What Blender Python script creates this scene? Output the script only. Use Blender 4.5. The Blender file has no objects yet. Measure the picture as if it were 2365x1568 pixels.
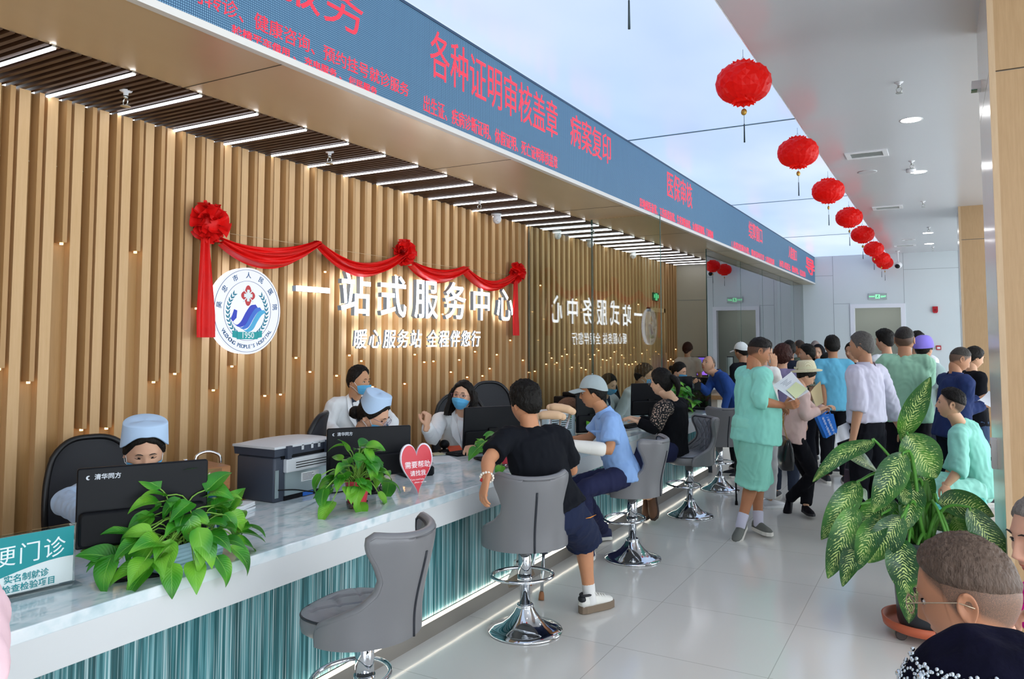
import bpy, math, random
import numpy as np
from math import sin, cos, pi, radians
from mathutils import Vector as V, Matrix as M, noise as NZ
S = bpy.context.scene
COL = S.collection
# ---------------------------------------------------------------- camera
FPX, V0, HCAM = 1780., 671., 1.66
PITCH = math.atan(110/FPX); YAW = math.atan((2180-1182.5)/math.hypot(FPX, 110))
cd = bpy.data.cameras.new('camera'); cam = bpy.data.objects.new('camera', cd); COL.objects.link(cam)
cam.location = (0, 0, HCAM); cam.rotation_euler = (pi/2+PITCH, 0, YAW)
cd.sensor_fit = 'HORIZONTAL'; cd.sensor_width = 36; cd.lens = 36*FPX/2365; cd.shift_y = -(784-V0)/2365
cd.clip_start = .05; cd.clip_end = 200
S.camera = cam
# ---------------------------------------------------------------- look, sky light, render limits
S.view_settings.view_transform = 'Standard'; S.view_settings.look = 'None'
S.view_settings.exposure = 1.95; S.view_settings.gamma = 1; S.view_settings.use_curve_mapping = False
w = bpy.data.worlds.new('daylight'); S.world = w; w.use_nodes = True
w.node_tree.nodes['Background'].inputs[0].default_value = (.86, .94, 1., 1)
w.node_tree.nodes['Background'].inputs[1].default_value = 1.25
cy = S.cycles
cy.max_bounces = 7; cy.diffuse_bounces = 3; cy.glossy_bounces = 4; cy.transmission_bounces = 6; cy.transparent_max_bounces = 12
cy.caustics_reflective = False; cy.caustics_refractive = False; cy.sample_clamp_indirect = 4.0
DOWNLIGHT, STRIP, SIGN, SKYLIGHT, KICK, TIP = 16., 2.6, 2.1, .272, 2.2, 1.7

_R = M.Rotation(YAW, 3, 'Z') @ M.Rotation(pi/2+PITCH, 3, 'X')
def ray(u, v): return _R @ V(((u-1182.5)/FPX, -(v-V0)/FPX, -1.))
def PX(u, v, X): d = ray(u, v); return V((0, 0, HCAM)) + d*(X/d.x)
def PY(u, v, Y): d = ray(u, v); return V((0, 0, HCAM)) + d*(Y/d.y)
def PZ(u, v, Z): d = ray(u, v); return V((0, 0, HCAM)) + d*((Z-HCAM)/d.z)
def PD(u, v, D): d = ray(u, v); return V((0, 0, HCAM)) + d*D
# ---------------------------------------------------------------- materials
def lin(c):
    if isinstance(c, str):
        c = c.lstrip('#'); c = [int(c[i:i+2], 16)/255 for i in (0, 2, 4)]
    return tuple(((x/12.92) if x <= .04045 else ((x+.055)/1.055)**2.4) for x in c)+(1.,)
class NT:
    def __init__(s, name):
        s.m = bpy.data.materials.new(name); s.m.use_nodes = True; s.t = s.m.node_tree; s.b = s.t.nodes['Principled BSDF']; s.out = s.t.nodes['Material Output']
    def n(s, ty, ins={}, **kw):
        k = s.t.nodes.new(ty)
        for a, b in kw.items(): setattr(k, a, b)
        for a, b in ins.items():
            if isinstance(b, bpy.types.NodeSocket): s.t.links.new(b, k.inputs[a])
            else: k.inputs[a].default_value = b
        return k
    def l(s, a, b): s.t.links.new(a, b)
    def co(s, kind='Object', scale=(1, 1, 1), rot=(0, 0, 0)):
        tc = s.n('ShaderNodeTexCoord')
        return s.n('ShaderNodeMapping', {'Vector': tc.outputs[kind], 'Scale': scale, 'Rotation': rot}).outputs[0]
    def ramp(s, fac, stops, interp='LINEAR'):
        r = s.n('ShaderNodeValToRGB', {'Fac': fac}); e = r.color_ramp.elements; r.color_ramp.interpolation = interp
        while len(e) < len(stops): e.new(.5)
        for i, (p, c) in enumerate(stops): e[i].position = p; e[i].color = lin(c) if isinstance(c, str) else c
        return r.outputs[0]
    def noise(s, vec, scale, detail=3, rough=.5): return s.n('ShaderNodeTexNoise', {'Vector': vec, 'Scale': scale, 'Detail': detail, 'Roughness': rough}).outputs[0]
    def math(s, op, a, b=0.): return s.n('ShaderNodeMath', {0: a, 1: b}, operation=op).outputs[0]
    def mix(s, f, a, b):
        k = s.n('ShaderNodeMix', {}, data_type='RGBA')
        for i, x in ((0, f), (6, a), (7, b)):
            if isinstance(x, bpy.types.NodeSocket): s.l(x, k.inputs[i])
            else: k.inputs[i].default_value = lin(x) if isinstance(x, str) else x
        return k.outputs[2]
    def bump(s, h, strength=.3, dist=.01):
        s.l(s.n('ShaderNodeBump', {'Height': h, 'Strength': strength, 'Distance': dist}).outputs[0], s.b.inputs['Normal'])
    def base(s, c):
        if isinstance(c, bpy.types.NodeSocket): s.l(c, s.b.inputs['Base Color'])
        else: s.b.inputs['Base Color'].default_value = lin(c)
    def set(s, **k):
        for a, b in k.items(): s.b.inputs[a.replace('_', ' ')].default_value = b
_mc = {}
def mat(name, c, rough=.5, metal=0., spec=.5, var=0., vs=8, bump=0., bs=60, bd=.004, alpha=1., coat=0., sub=0.):
    """plain procedural material: colour with a little noise variation and an optional noise bump"""
    if name in _mc: return _mc[name]
    t = NT(name); t.set(Roughness=rough, Metallic=metal); t.b.inputs['Specular IOR Level'].default_value = spec
    if var:
        co = t.co(); l = lin(c); t.base(t.mix(t.noise(co, vs, 4), tuple(max(0, x*(1-var)) for x in l[:3])+(1,), tuple(min(1, x*(1+var)) for x in l[:3])+(1,)))
    else: t.base(c)
    if bump: t.bump(t.noise(t.co(), bs, 3), bump, bd)
    if coat: t.b.inputs['Coat Weight'].default_value = coat
    if sub: t.b.inputs['Subsurface Weight'].default_value = sub; t.b.inputs['Subsurface Radius'].default_value = (.012, .005, .003)
    if alpha < 1: t.b.inputs['Alpha'].default_value = alpha
    _mc[name] = t.m; return t.m
def emit(name, c, strength):
    if name in _mc: return _mc[name]
    t = NT(name); t.base('#000000'); t.b.inputs['Emission Color'].default_value = lin(c); t.b.inputs['Emission Strength'].default_value = strength
    _mc[name] = t.m; return t.m
def glass(name, tint, refl=.06, edge=.9, rough=.0, ior=1.5):
    """clear sheet: see-through tinted glass with Fresnel mirror reflection from both faces"""
    if name in _mc: return _mc[name]
    t = NT(name); t.t.nodes.remove(t.b)
    tr = t.n('ShaderNodeBsdfTransparent', {'Color': lin(tint)}); gl = t.n('ShaderNodeBsdfGlossy', {'Color': (1, 1, 1, 1), 'Roughness': rough})
    fr = t.n('ShaderNodeFresnel', {'IOR': ior}).outputs[0]
    f = t.math('ADD', t.math('MULTIPLY', fr, edge), refl)
    mx = t.n('ShaderNodeMixShader', {0: f, 1: tr.outputs[0], 2: gl.outputs[0]}); t.l(mx.outputs[0], t.out.inputs[0])
    _mc[name] = t.m; return t.m
def wood(name, c1, c2, axis='Z', rough=.45, sc=1.):
    if name in _mc: return _mc[name]
    t = NT(name); s = {'Z': (14*sc, 14*sc, .8*sc), 'Y': (14*sc, .8*sc, 14*sc), 'X': (.8*sc, 14*sc, 14*sc)}[axis]
    t.base(t.ramp(t.noise(t.co(scale=s), 7., 5, .65), [(.25, c1), (.75, c2)])); t.set(Roughness=rough)
    _mc[name] = t.m; return t.m
def cloth(name, c, rough=.85, var=.10, sheen=.25, fine=0., vs=5.):
    if name in _mc: return _mc[name]
    t = NT(name); t.set(Roughness=rough); l = lin(c); co = t.co()
    t.base(t.mix(t.noise(co, vs, 4), tuple(x*(1-var) for x in l[:3])+(1,), tuple(min(1, x*(1+var)) for x in l[:3])+(1,)))
    t.b.inputs['Specular IOR Level'].default_value = .12 if max(l[:3]) < .03 else .25
    f = t.n('ShaderNodeTexNoise', {'Vector': t.co(scale=(1, 1, .42), rot=(.25, .3, .2)), 'Scale': 5.5, 'Detail': 1.6, 'Roughness': .45, 'Distortion': .7}).outputs[0]
    t.bump(t.math('ADD', t.math('ABSOLUTE', t.math('SUBTRACT', f, .5)), t.math('MULTIPLY', t.noise(co, 300, 2), .012)), .33, .06); _mc[name] = t.m; return t.m
# ---------------------------------------------------------------- mesh building
class MB:
    def __init__(s): s.v = []; s.f = []; s.mi = []; s.sm = []; s.uv = {}; s.at = {}; s.cm = 0; s.smooth = True; s.T = None
    def add(s, vs, fs, smooth=None, mi=None):
        o = len(s.v)
        s.v += [tuple(s.T @ V(p)) for p in vs] if s.T is not None else [tuple(p) for p in vs]
        s.f += [tuple(o+i for i in f) for f in fs]; n = len(fs)
        s.mi += [s.cm if mi is None else mi]*n; s.sm += [s.smooth if smooth is None else smooth]*n; return o
    def box(s, c, d, rot=None, mi=None):
        h = [x/2 for x in d]; vs = []
        for z in (-1, 1):
            for y in (-1, 1):
                for x in (-1, 1):
                    p = V((x*h[0], y*h[1], z*h[2]))
                    if rot is not None: p = rot @ p
                    vs.append(p+V(c))
        s.add(vs, [(0, 2, 3, 1), (4, 5, 7, 6), (0, 1, 5, 4), (2, 6, 7, 3), (0, 4, 6, 2), (1, 3, 7, 5)], False, mi); return s
    def bx(s, a, b, mi=None): return s.box([(x+y)/2 for x, y in zip(a, b)], [abs(y-x) for x, y in zip(a, b)], None, mi)
    def rbox(s, c, d, r=.01, n=3, rot=None, mi=None):
        """box with rounded vertical edges and a small bevel top and bottom"""
        hx, hy, hz = [x/2 for x in d]; b = min(r*.5, hz*.9); rings = []
        for (z, ins) in ((-hz, b), (-hz+b, 0), (hz-b, 0), (hz, b)):
            ring = []; rr = max(r-ins, .0005)
            for (sx, sy, a0) in ((1, 1, 0), (-1, 1, 90), (-1, -1, 180), (1, -1, 270)):
                for k in range(n+1):
                    a = radians(a0+90*k/n); ring.append(V((sx*(hx-ins-rr)+rr*cos(a), sy*(hy-ins-rr)+rr*sin(a), z)))
            rings.append([(rot @ p if rot is not None else p)+V(c) for p in ring])
        s.rings(rings, True, True, mi=mi); return s
    def rings(s, rings, cap0=True, cap1=True, closed=True, smooth=None, mi=None):
        n = len(rings[0]); vs = [p for r in rings for p in r]; fs = []
        for i in range(len(rings)-1):
            for j in range(n if closed else n-1):
                k = (j+1) % n; fs.append((i*n+j, i*n+k, (i+1)*n+k, (i+1)*n+j))
        o = s.add(vs, fs, smooth, mi)
        caps = []
        if cap0: caps.append(tuple(range(n-1, -1, -1)))
        if cap1: caps.append(tuple((len(rings)-1)*n+j for j in range(n)))
        for c in caps: s.f.append(tuple(o+i for i in c)); s.mi.append(s.cm if mi is None else mi); s.sm.append(False)
        return o
    def lathe(s, prof, c=(0, 0, 0), n=24, mi=None, ax=None, cap=True):
        """profile [(r,z)...] turned about z (or the axis ax) at c"""
        q = V((0, 0, 1)).rotation_difference(V(ax)) if ax is not None else None; rs = []
        for r, z in prof:
            ring = []
            for k in range(n):
                p = V((r*cos(2*pi*k/n), r*sin(2*pi*k/n), z))
                if q is not None: p = q @ p
                ring.append(p+V(c))
            rs.append(ring)
        s.rings(rs, cap, cap, mi=mi); return s
    def tube(s, pts, r, n=8, mi=None, cap=True, closed=False, ell=None, up=None):
        pts = [V(p) for p in pts]; N = len(pts)
        rs = list(r) if hasattr(r, '__len__') else [r]*N; rings = []; prev = None
        for i, p in enumerate(pts):
            a = pts[(i-1) % N] if closed or i > 0 else p; b = pts[(i+1) % N] if closed or i < N-1 else p
            t = (b-a)
            t = t.normalized() if t.length > 1e-9 else V((0, 0, 1))
            if prev is None:
                h = V(up) if up is not None else (V((0, 0, 1)) if abs(t.z) < .9 else V((1, 0, 0)))
                x = t.cross(h).normalized()
            else:
                x = prev-t*prev.dot(t); x = x.normalized() if x.length > 1e-6 else t.orthogonal().normalized()
            prev = x; y = t.cross(x); e = ell if ell is not None else 1.
            rings.append([p+x*rs[i]*cos(2*pi*k/n)+y*rs[i]*e*sin(2*pi*k/n) for k in range(n)])
        if closed: rings.append(rings[0]); cap = False
        s.rings(rings, cap, cap, mi=mi); return s
    def grid(s, fn, nu, nv, wrap=False, mi=None, smooth=True, uv=False):
        vs = [fn(i/(nu-1) if not wrap else i/nu, j/(nv-1)) for i in range(nu) for j in range(nv)]; fs = []
        for i in range(nu if wrap else nu-1):
            for j in range(nv-1):
                a = i*nv+j; b = ((i+1) % nu)*nv+j; fs.append((a, b, b+1, a+1))
        o = s.add(vs, fs, smooth, mi)
        if uv:
            for i in range(nu):
                for j in range(nv): s.uv[o+i*nv+j] = (i/(nu-1), j/(nv-1))
        return o
    def prism(s, poly, z0, z1, mi=None, T=None, mi_top=None):
        """polygon in xy extruded z0..z1, optional transform T"""
        n = len(poly); vs = [V((x, y, z0)) for x, y in poly]+[V((x, y, z1)) for x, y in poly]
        if T is not None: vs = [T @ p for p in vs]
        o = s.add(vs, [(i, (i+1) % n, n+(i+1) % n, n+i) for i in range(n)], False, mi)
        m = s.cm if mi is None else mi
        s.f += [tuple(o+i for i in range(n-1, -1, -1)), tuple(o+n+i for i in range(n))]; s.mi += [m, m if mi_top is None else mi_top]; s.sm += [False, False]; return s
    def ell(s, c, r, n=16, m=10, rot=None, mi=None, fn=None):
        def f(u, v):
            th = v*pi; ph = u*2*pi; p = V((sin(th)*cos(ph), sin(th)*sin(ph), cos(th)))
            k = fn(p) if fn else 1.
            p = V((p.x*r[0]*k, p.y*r[1]*k, p.z*r[2]*k))
            return (rot @ p if rot is not None else p)+V(c)
        s.grid(f, n, m, True, mi); return s
    def mesh(s, name, mats):
        me = bpy.data.meshes.new(name); me.from_pydata(s.v, [], s.f)
        for m_ in (mats if isinstance(mats, (list, tuple)) else [mats]): me.materials.append(m_)
        me.polygons.foreach_set('material_index', s.mi); me.polygons.foreach_set('use_smooth', s.sm)
        if s.uv:
            l = me.uv_layers.new(name='UVMap'); idx = np.zeros(len(me.loops), dtype=np.int32); me.loops.foreach_get('vertex_index', idx)
            tab = np.zeros((len(s.v), 2), dtype=np.float32)
            for k, q in s.uv.items(): tab[k] = q
            l.data.foreach_set('uv', tab[idx].ravel())
        if s.at:
            a = me.attributes.new('stubble', 'FLOAT', 'POINT'); w_ = np.zeros(len(s.v), dtype=np.float32)
            for k, q in s.at.items(): w_[k] = q
            a.data.foreach_set('value', w_)
        me.update(); return me
    def build(s, name, mats, parent=None, loc=None, rz=None, bevel=0):
        o = bpy.data.objects.new(name, s.mesh(name, mats)); COL.objects.link(o)
        if parent is not None: o.parent = parent
        if loc is not None: o.location = loc
        if rz is not None: o.rotation_euler = (0, 0, rz)
        if bevel:
            b = o.modifiers.new('bevel', 'BEVEL'); b.width = bevel; b.segments = 2; b.limit_method = 'ANGLE'; b.harden_normals = False
        return o
def tag(o, label, cat, group=None):
    o['label'] = label; o['category'] = cat
    if group: o['group'] = group
    return o
def thing(name, label, cat, loc=(0, 0, 0), rz=0, group=None, scale=None):
    o = bpy.data.objects.new(name, None); COL.objects.link(o); o.location = loc; o.rotation_euler = (0, 0, rz); o.empty_display_size = .1
    if scale: o.scale = (scale,)*3
    return tag(o, label, cat, group)
def struct(o): o['kind'] = 'structure'; return o
def dup(root, loc=None, rz=None, label=None, group=None, scale=None):
    r = root.copy(); COL.objects.link(r)
    if loc is not None: r.location = loc
    if rz is not None: r.rotation_euler = (0, 0, rz)
    if label: r['label'] = label
    if group: r['group'] = group
    if scale: r.scale = (scale,)*3
    for ch in list(root.children):
        c = ch.copy(); COL.objects.link(c); c.parent = r
        for g in list(ch.children):
            d = g.copy(); COL.objects.link(d); d.parent = c
    return r
_vf = None
def text_mb(mb, s, size, T, ext=.002, bold=0., align='CENTER', mi=None, sx=1., spacing=1., shear=0.):
    """letters as real extruded shapes; T places the xy plane of the writing"""
    c = bpy.data.curves.new('t', 'FONT'); c.body = s; c.size = size; c.extrude = ext; c.offset = bold; c.align_x = align; c.align_y = 'CENTER'
    c.space_character = spacing; c.resolution_u = 3; c.shear = shear
    o = bpy.data.objects.new('t', c); COL.objects.link(o)
    me = o.to_mesh(depsgraph=None) if False else bpy.data.meshes.new_from_object(o)
    mb.add([T @ V((v.co.x*sx, v.co.y, v.co.z)) for v in me.vertices], [tuple(p.vertices) for p in me.polygons], False, mi)
    bpy.data.objects.remove(o); bpy.data.curves.remove(c); bpy.data.meshes.remove(me)
def frame(o, x, y):
    """matrix whose local x,y run along the world directions x,y from o"""
    x = V(x).normalized(); y = V(y); y = (y-x*y.dot(x)).normalized(); z = x.cross(y)
    return M(((x.x, y.x, z.x, o[0]), (x.y, y.y, z.y, o[1]), (x.z, y.z, z.z, o[2]), (0, 0, 0, 1)))
def lerp(a, b, t): return a+(b-a)*t
def sstep(a, b, x): t = min(1, max(0, (x-a)/(b-a))); return t*t*(3-2*t)
def spline(pts, n):
    """Catmull-Rom through pts"""
    P = [V(p) for p in pts]; P = [P[0]*2-P[1]]+P+[P[-1]*2-P[-2]]; out = []; m = len(P)-3
    for k in range(n):
        t = k/(n-1)*m; i = min(int(t), m-1); t -= i; a, b, c, d = P[i:i+4]
        out.append(.5*((2*b)+(c-a)*t+(2*a-5*b+4*c-d)*t*t+(3*b-a-3*c+d)*t**3))
    return out
ORD = ['first', 'second', 'third', 'fourth', 'fifth', 'sixth', 'seventh', 'eighth', 'ninth', 'tenth', 'eleventh', 'twelfth', 'thirteenth', 'fourteenth', 'fifteenth', 'sixteenth', 'seventeenth', 'eighteenth', 'nineteenth']
def ordn(i):
    i += 1
    if i < 20: return ORD[i-1]
    tens = {2: 'twenty', 3: 'thirty', 4: 'forty', 5: 'fifty', 6: 'sixty', 7: 'seventy', 8: 'eighty', 9: 'ninety'}[i//10]
    return (tens[:-1]+'ieth') if i % 10 == 0 else tens+'-'+ORD[i % 10-1]
# ================================================================ the hall
WX, SX, LX, CX, ZC, ZS, YE = -4.32, -3.52, -2.79, -1.127, 3.68, 3.0, 20.45
# floor tiles
t = NT('floor_tiles'); co = t.co()
br = t.n('ShaderNodeTexBrick', {'Vector': co, 'Color1': lin('#e4e1db'), 'Color2': lin('#e7e4de'), 'Mortar': lin('#b7b3ab'), 'Scale': 1., 'Mortar Size': .0022, 'Mortar Smooth': .1, 'Brick Width': .8, 'Row Height': .8, 'Bias': 0.}, offset=0., squash=1.)
t.base(t.mix(t.math('MULTIPLY', t.noise(co, 1.3, 4), .25), br.outputs[0], '#dcd6cb')); t.set(Roughness=.12); t.b.inputs['Specular IOR Level'].default_value = .55
t.bump(t.noise(co, 2.2, 2), .05, .02); FLOOR = t.m
struct(MB().bx((-4.6, -4, -.1), (6, YE+.1, 0)).build('floor', FLOOR))
PAINT = mat('white_paint', '#d6d7da', .32, spec=.35, var=.02)
t = NT('end_panel'); co = t.co(); t.base(t.mix(t.noise(co, .8, 3), '#cfd8dc', '#d6dee1')); t.set(Roughness=.35); PANEL = t.m
SEAM = mat('panel_seam', '#8d979b', .6)
WOODW = wood('oak_slats', '#cfa774', '#d9b384', 'Z', .5); WOODB = wood('oak_backing', '#ad8552', '#b9905d', 'Z', .5); WOODP = wood('pillar_oak', '#a7865e', '#b5946c', 'Z', .42)
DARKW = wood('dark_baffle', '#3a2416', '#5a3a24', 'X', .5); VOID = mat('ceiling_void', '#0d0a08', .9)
WOODT = wood('thin_slat_oak', '#b68d5a', '#c29866', 'Z', .5)
# slatted wall: backing, wide battens every 0.15 m and a groove
m = MB(); m.cm = 0; m.bx((WX-.12, -2.5, 0), (WX, 13.85, ZS)); m.cm = 1
y = -2.554
k = 0
while y < 13.8:
    m.bx((WX-.005, y, 0), (WX+.05, y+.058, ZS-.005)); y += .15; k += 1
m.cm = 2
for zz in (2.62, ): m.bx((WX, -2.5, zz), (WX+.002, 13.82, zz+.006))
struct(m.build('wall_left', [WOODB, WOODW, mat('joint_pale', '#d8c3a0', .6)]))
# slatted ceiling: sheet coloured near-black as the dark void above and brown baffles, wall side strip
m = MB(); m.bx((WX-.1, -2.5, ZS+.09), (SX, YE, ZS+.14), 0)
y = -2.4
while y < 14.1: m.bx((WX, y, ZS-.005), (SX, y+.022, ZS+.09), 1); y += .05
m.bx((WX-.1, 14.15, ZS+.0), (SX, YE, ZS+.09), 2)
struct(m.build('ceiling_slats', [VOID, DARKW, PAINT]))
# soffit box that carries the display
t = NT('champagne_metal'); co = t.co(scale=(1, .35, 1)); t.base(t.mix(t.noise(co, 3, 2), '#c6b290', '#cfbd9d')); t.set(Roughness=.28, Metallic=.45); t.bump(t.noise(t.co(scale=(3, .6, 3)), 1.2, 2), .12, .03); CHAMP = t.m
m = MB(); m.bx((SX, -2.5, ZS), (LX, YE, ZC+.1), 0); m.cm = 1
for yy in (.42, 2.68, 4.98, 7.3, 9.6, 11.9, 14.2, 16.5, 18.8): m.bx((SX+.002, yy, ZS-.0015), (LX-.002, yy+.006, ZS+.001))
struct(m.build('trim_soffit', [CHAMP, mat('dark_joint', '#4a3d2c', .6)]))
# right-hand painted ceiling
t = NT('ceiling_paint'); co = t.co(); t.base(t.mix(t.noise(co, .6, 3), '#c9c9cc', '#cdcdd0')); t.set(Roughness=.22); t.b.inputs['Specular IOR Level'].default_value = .5; CEILM = t.m
m = MB(); m.bx((CX, -4, ZC), (6, YE+.1, ZC+.12), 0); m.bx((LX-.1, -4, ZC+.32), (CX, YE, ZC+.4), 0)
struct(m.build('ceiling', [CEILM]))
# glowing stretch ceiling with a printed sky
t = NT('sky_membrane'); co = t.co(scale=(.6, .35, 1)); nz = t.noise(co, .9, 3, .5)
t.base('#000000'); c = t.ramp(nz, [(.25, '#b4cff8'), (.5, '#c9defb'), (.72, '#e0eefe')]); t.l(c, t.b.inputs['Emission Color']); t.b.inputs['Emission Strength'].default_value = SKYLIGHT; t.set(Roughness=.3); SKYM = t.m
m = MB(); m.bx((LX+.012, -4, ZC+.012), (CX-.012, YE, ZC+.02), 0)
for yy in (-1.4, 3.0, 7.4, 11.83, 16.2): m.bx((LX+.012, yy, ZC+.006), (CX-.012, yy+.022, ZC+.012), 1)
for xx in (LX+.002, CX-.012): m.bx((xx, -4, ZC+.002), (xx+.010, YE, ZC+.03), 2)
struct(m.build('ceiling_light_membrane', [SKYM, mat('membrane_seam', '#6d8794', .6), mat('white_edge', '#f2f4f5', .5)]))
# end wall with doorway
m = MB(); dx0, dx1, dz = -1.893, -.862, 2.40
m.bx((-3.3, YE, 0), (dx0, YE+.15, ZC+.1)); m.bx((dx1, YE, 0), (6, YE+.15, ZC+.1)); m.bx((dx0, YE, dz), (dx1, YE+.15, ZC+.1)); m.cm = 1
for xx in (-2.352, -.795, .34, 1.5): m.bx((xx, YE-.002, (2.45 if xx == -.795 else 0)), (xx+.008, YE+.002, ZC))
for a, b, zz in ((-2.79, -2.35, 3.2), (-.79, 6, 3.28), (-2.35, -1.98, 2.5)): m.bx((a, YE-.002, zz), (b, YE+.002, zz+.008))
m.cm = 2
DG = '#8b8d88'
m.bx((dx0-.8, YE+1.6, 0), (dx1+.8, YE+1.7, 2.7)); m.bx((dx0-.9, YE+.15, 0), (dx0-.8, YE+1.7, 2.7)); m.bx((dx1+.8, YE+.15, 0), (dx1+.9, YE+1.7, 2.7)); m.bx((dx0-.9, YE+.15, 2.7), (dx1+.9, YE+1.7, 2.8)); m.bx((dx0-.9, YE+.15, -.05), (dx1+.9, YE+1.7, 0))
struct(m.build('wall_end', [PANEL, SEAM, mat('corridor_grey', '#b9bcb4', .7)]))
struct(MB().bx((dx0-.2, YE+.5, 2.66), (dx1+.2, YE+1.1, 2.69)).build('ceiling_added_fill', emit('corridor_fill_glow', '#eef3f0', .9)))  # unseen glowing panel added to brighten the space behind the doorway
m = MB()
for x0, x1, z0, z1 in ((dx0-.085, dx0+.01, 0, dz+.085), (dx1-.01, dx1+.085, 0, dz+.085), (dx0+.01, dx1-.01, dz-.01, dz+.085)): m.bx((x0, YE-.02, z0), (x1, YE+.16, z1))
struct(m.build('door_1', mat('door_frame_white', '#e6e8f0', .4)))
# wall behind the booth, and the glazed wall's solid part
BEIGE = mat('booth_wall', '#c9c3b0', .3, spec=.5, var=.02)
m = MB(); m.bx((WX-.1, 13.85, 0), (-3.08, 13.97, ZS), 0); m.bx((WX, 13.846, 2.35), (-3.1, 13.85, 2.356), 1)
struct(m.build('wall_booth', [BEIGE, SEAM]))
m = MB(); m.bx((-3.2, 13.97, 0), (-3.085, YE, ZS), 0)
struct(m.build('wall_glazed', [mat('grey_panel', '#a9b3b0', .4)]))
# oak clad pillars on the right
def pillar(n, x, y0, y1, zj):
    m = MB(); m.cm = 1; m.bx((x+.02, y0+.02, 0), (x+1.2, y1-.02, ZC)); m.cm = 0
    m.bx((x+.03, y0, 0), (x+1.2, y0+.03, zj)); m.bx((x+.03, y0, zj+.008), (x+1.2, y0+.03, ZC)); m.cm = 2
    m.bx((x, y0+.02, 0), (x+.02, y1, zj)); m.bx((x, y0+.02, zj+.008), (x+.02, y1, ZC)); m.cm = 3
    m.bx((x, y0-.001, 0), (x+.03, y0+.02, ZC)); m.cm = 4; m.bx((x+.004, y1, 0), (x+.012, y1+.004, ZC))
    struct(m.build('pillar_%d' % n, [WOODP, SEAM, wood('pillar_side', '#dfd2c1', '#e6dccd', 'Z', .2), wood('pillar_trim', '#b79a78', '#c4a886', 'Z', .4), mat('green_edge', '#4c6a5e', .4)]))
pillar(1, .25, 4.72, 5.87, 3.06); pillar(2, .25, 13.6, 14.8, 3.16)
struct(MB().bx((-4.6, -4.1, 0), (1.6, -4.0, ZC+.4)).build('wall_added_back', PAINT)); struct(MB().bx((-4.7, -4.1, 0), (-4.6, -2.4, ZC+.4)).build('wall_added_back_left', PAINT))  # unseen walls added behind the camera to hold back sky light
# unseen windows added far right, side left open to let sky light in
for i in range(7):
    m = MB(); y = 1.0+2.8*i
    m.bx((4.7, y, 0), (4.78, y+.08, ZC)); m.bx((4.7, y, .9), (4.78, y+2.8, .96)); m.bx((4.7, y, 2.9), (4.78, y+2.8, 2.96)); struct(m.build('window_%d' % (i+1), mat('window_frame', '#9aa0a3', .4, .5)))
# ================================================================ things fixed to the hall
# glass partition behind the counter and the glazed wall of the booth
PGLASS = glass('partition_glass', '#f2f8f4', .02, 1.0); EDGE = mat('glass_edge', '#2f5a50', .2)
BGLASS = glass('booth_glass', '#eef5f2', .10, 1.0, ior=1.7)
def pane(par, a, b, gm):
    m = MB(); m.bx(a, b, 0); o = m.build('glass_pane', [gm], par)
    e = MB(); ax = 0 if (b[0]-a[0]) > (b[1]-a[1]) else 1
    for s_, c_ in ((a, 1), (b, -1)):
        p, q = list(a), list(b)
        if c_ == 1: q[ax] = a[ax]+.005
        else: p[ax] = b[ax]-.005
        for j in (0, 1):
            if j != ax: p[j] -= .001; q[j] += .001
        e.bx(p, q)
    e.build('glass_edge', EDGE, o); return o
o = thing('glass_partition', 'clear glass partition crossing from the slat wall to the counter, mirroring the glowing sign', 'glass partition')
pane(o, (WX+.10, 7.94, .0), (-3.42, 7.952, 2.99), PGLASS); pane(o, (-3.412, 7.94, .785), (-2.62, 7.952, 2.99), PGLASS)
o = thing('glazed_screen', 'tall clear glass front of the far booth, mirroring the doorway', 'glass screen')
ys = [11.4, 13.59, 15.45, 17.33, 19.0, 20.42]
for i in range(5): pane(o, (-3.066, ys[i]+.004, .82), (-3.054, ys[i+1]-.004, 2.99), BGLASS)
# strip lights between the baffles
STR = emit('strip_light', '#f4f6ff', STRIP); ALU = mat('aluminium', '#c9ccd0', .3, 1.)
sl0 = None; n = 0; y = .8
for k in range(33):
    yy = .796+.4*k
    lab = 'white strip light in the slatted ceiling, %s from the near end' % ordn(k)
    if sl0 is None:
        sl0 = thing('strip_light', lab, 'ceiling light', (WX+.04, yy, ZS-.012), 0, 'strip lights in the slatted ceiling')
        MB().bx((0, -.013, .004), (.76, .013, .03)).build('housing', ALU, sl0); MB().bx((.004, -.0085, -.003), (.756, .0085, .004)).build('diffuser', STR, sl0)
    else: dup(sl0, (WX+.04, yy, ZS-.012), 0, lab)
# thin slats ending in a small warm light
tips = {2.20: 1.506, 2.35: 1.43, 2.50: 2.191, 2.65: 1.149, 2.80: 1.142, 2.95: 2.187, 3.10: 1.395, 3.25: 1.44, 3.40: 1.86, 3.55: 1.319, 3.70: 1.473, 3.85: 2.0, 4.0: 1.253, 4.15: 1.253, 4.30: 1.518, 4.45: 1.407, 4.60: 2.191, 4.75: 1.365, 4.90: 1.525, 5.05: 1.475, 5.20: 1.251, 5.35: 1.96, 5.50: 2.228, 5.65: 1.254, 5.80: 1.515, 5.95: 1.441, 6.10: 1.445, 6.25: 1.9, 6.40: 1.331, 6.55: 1.447, 6.70: 1.267, 6.85: 1.525, 7.0: 1.268, 7.15: 1.34, 7.30: 1.486, 7.45: 1.9, 7.60: 1.641, 7.75: 1.98, 7.90: 1.41, 8.05: 1.265, 8.2: 1.272, 8.35: 2.308, 8.5: 1.348, 8.65: 1.419}
TIPM = emit('warm_tip', '#ffc67c', TIP); rng = random.Random(5); k = 0; y = 1.15
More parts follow.
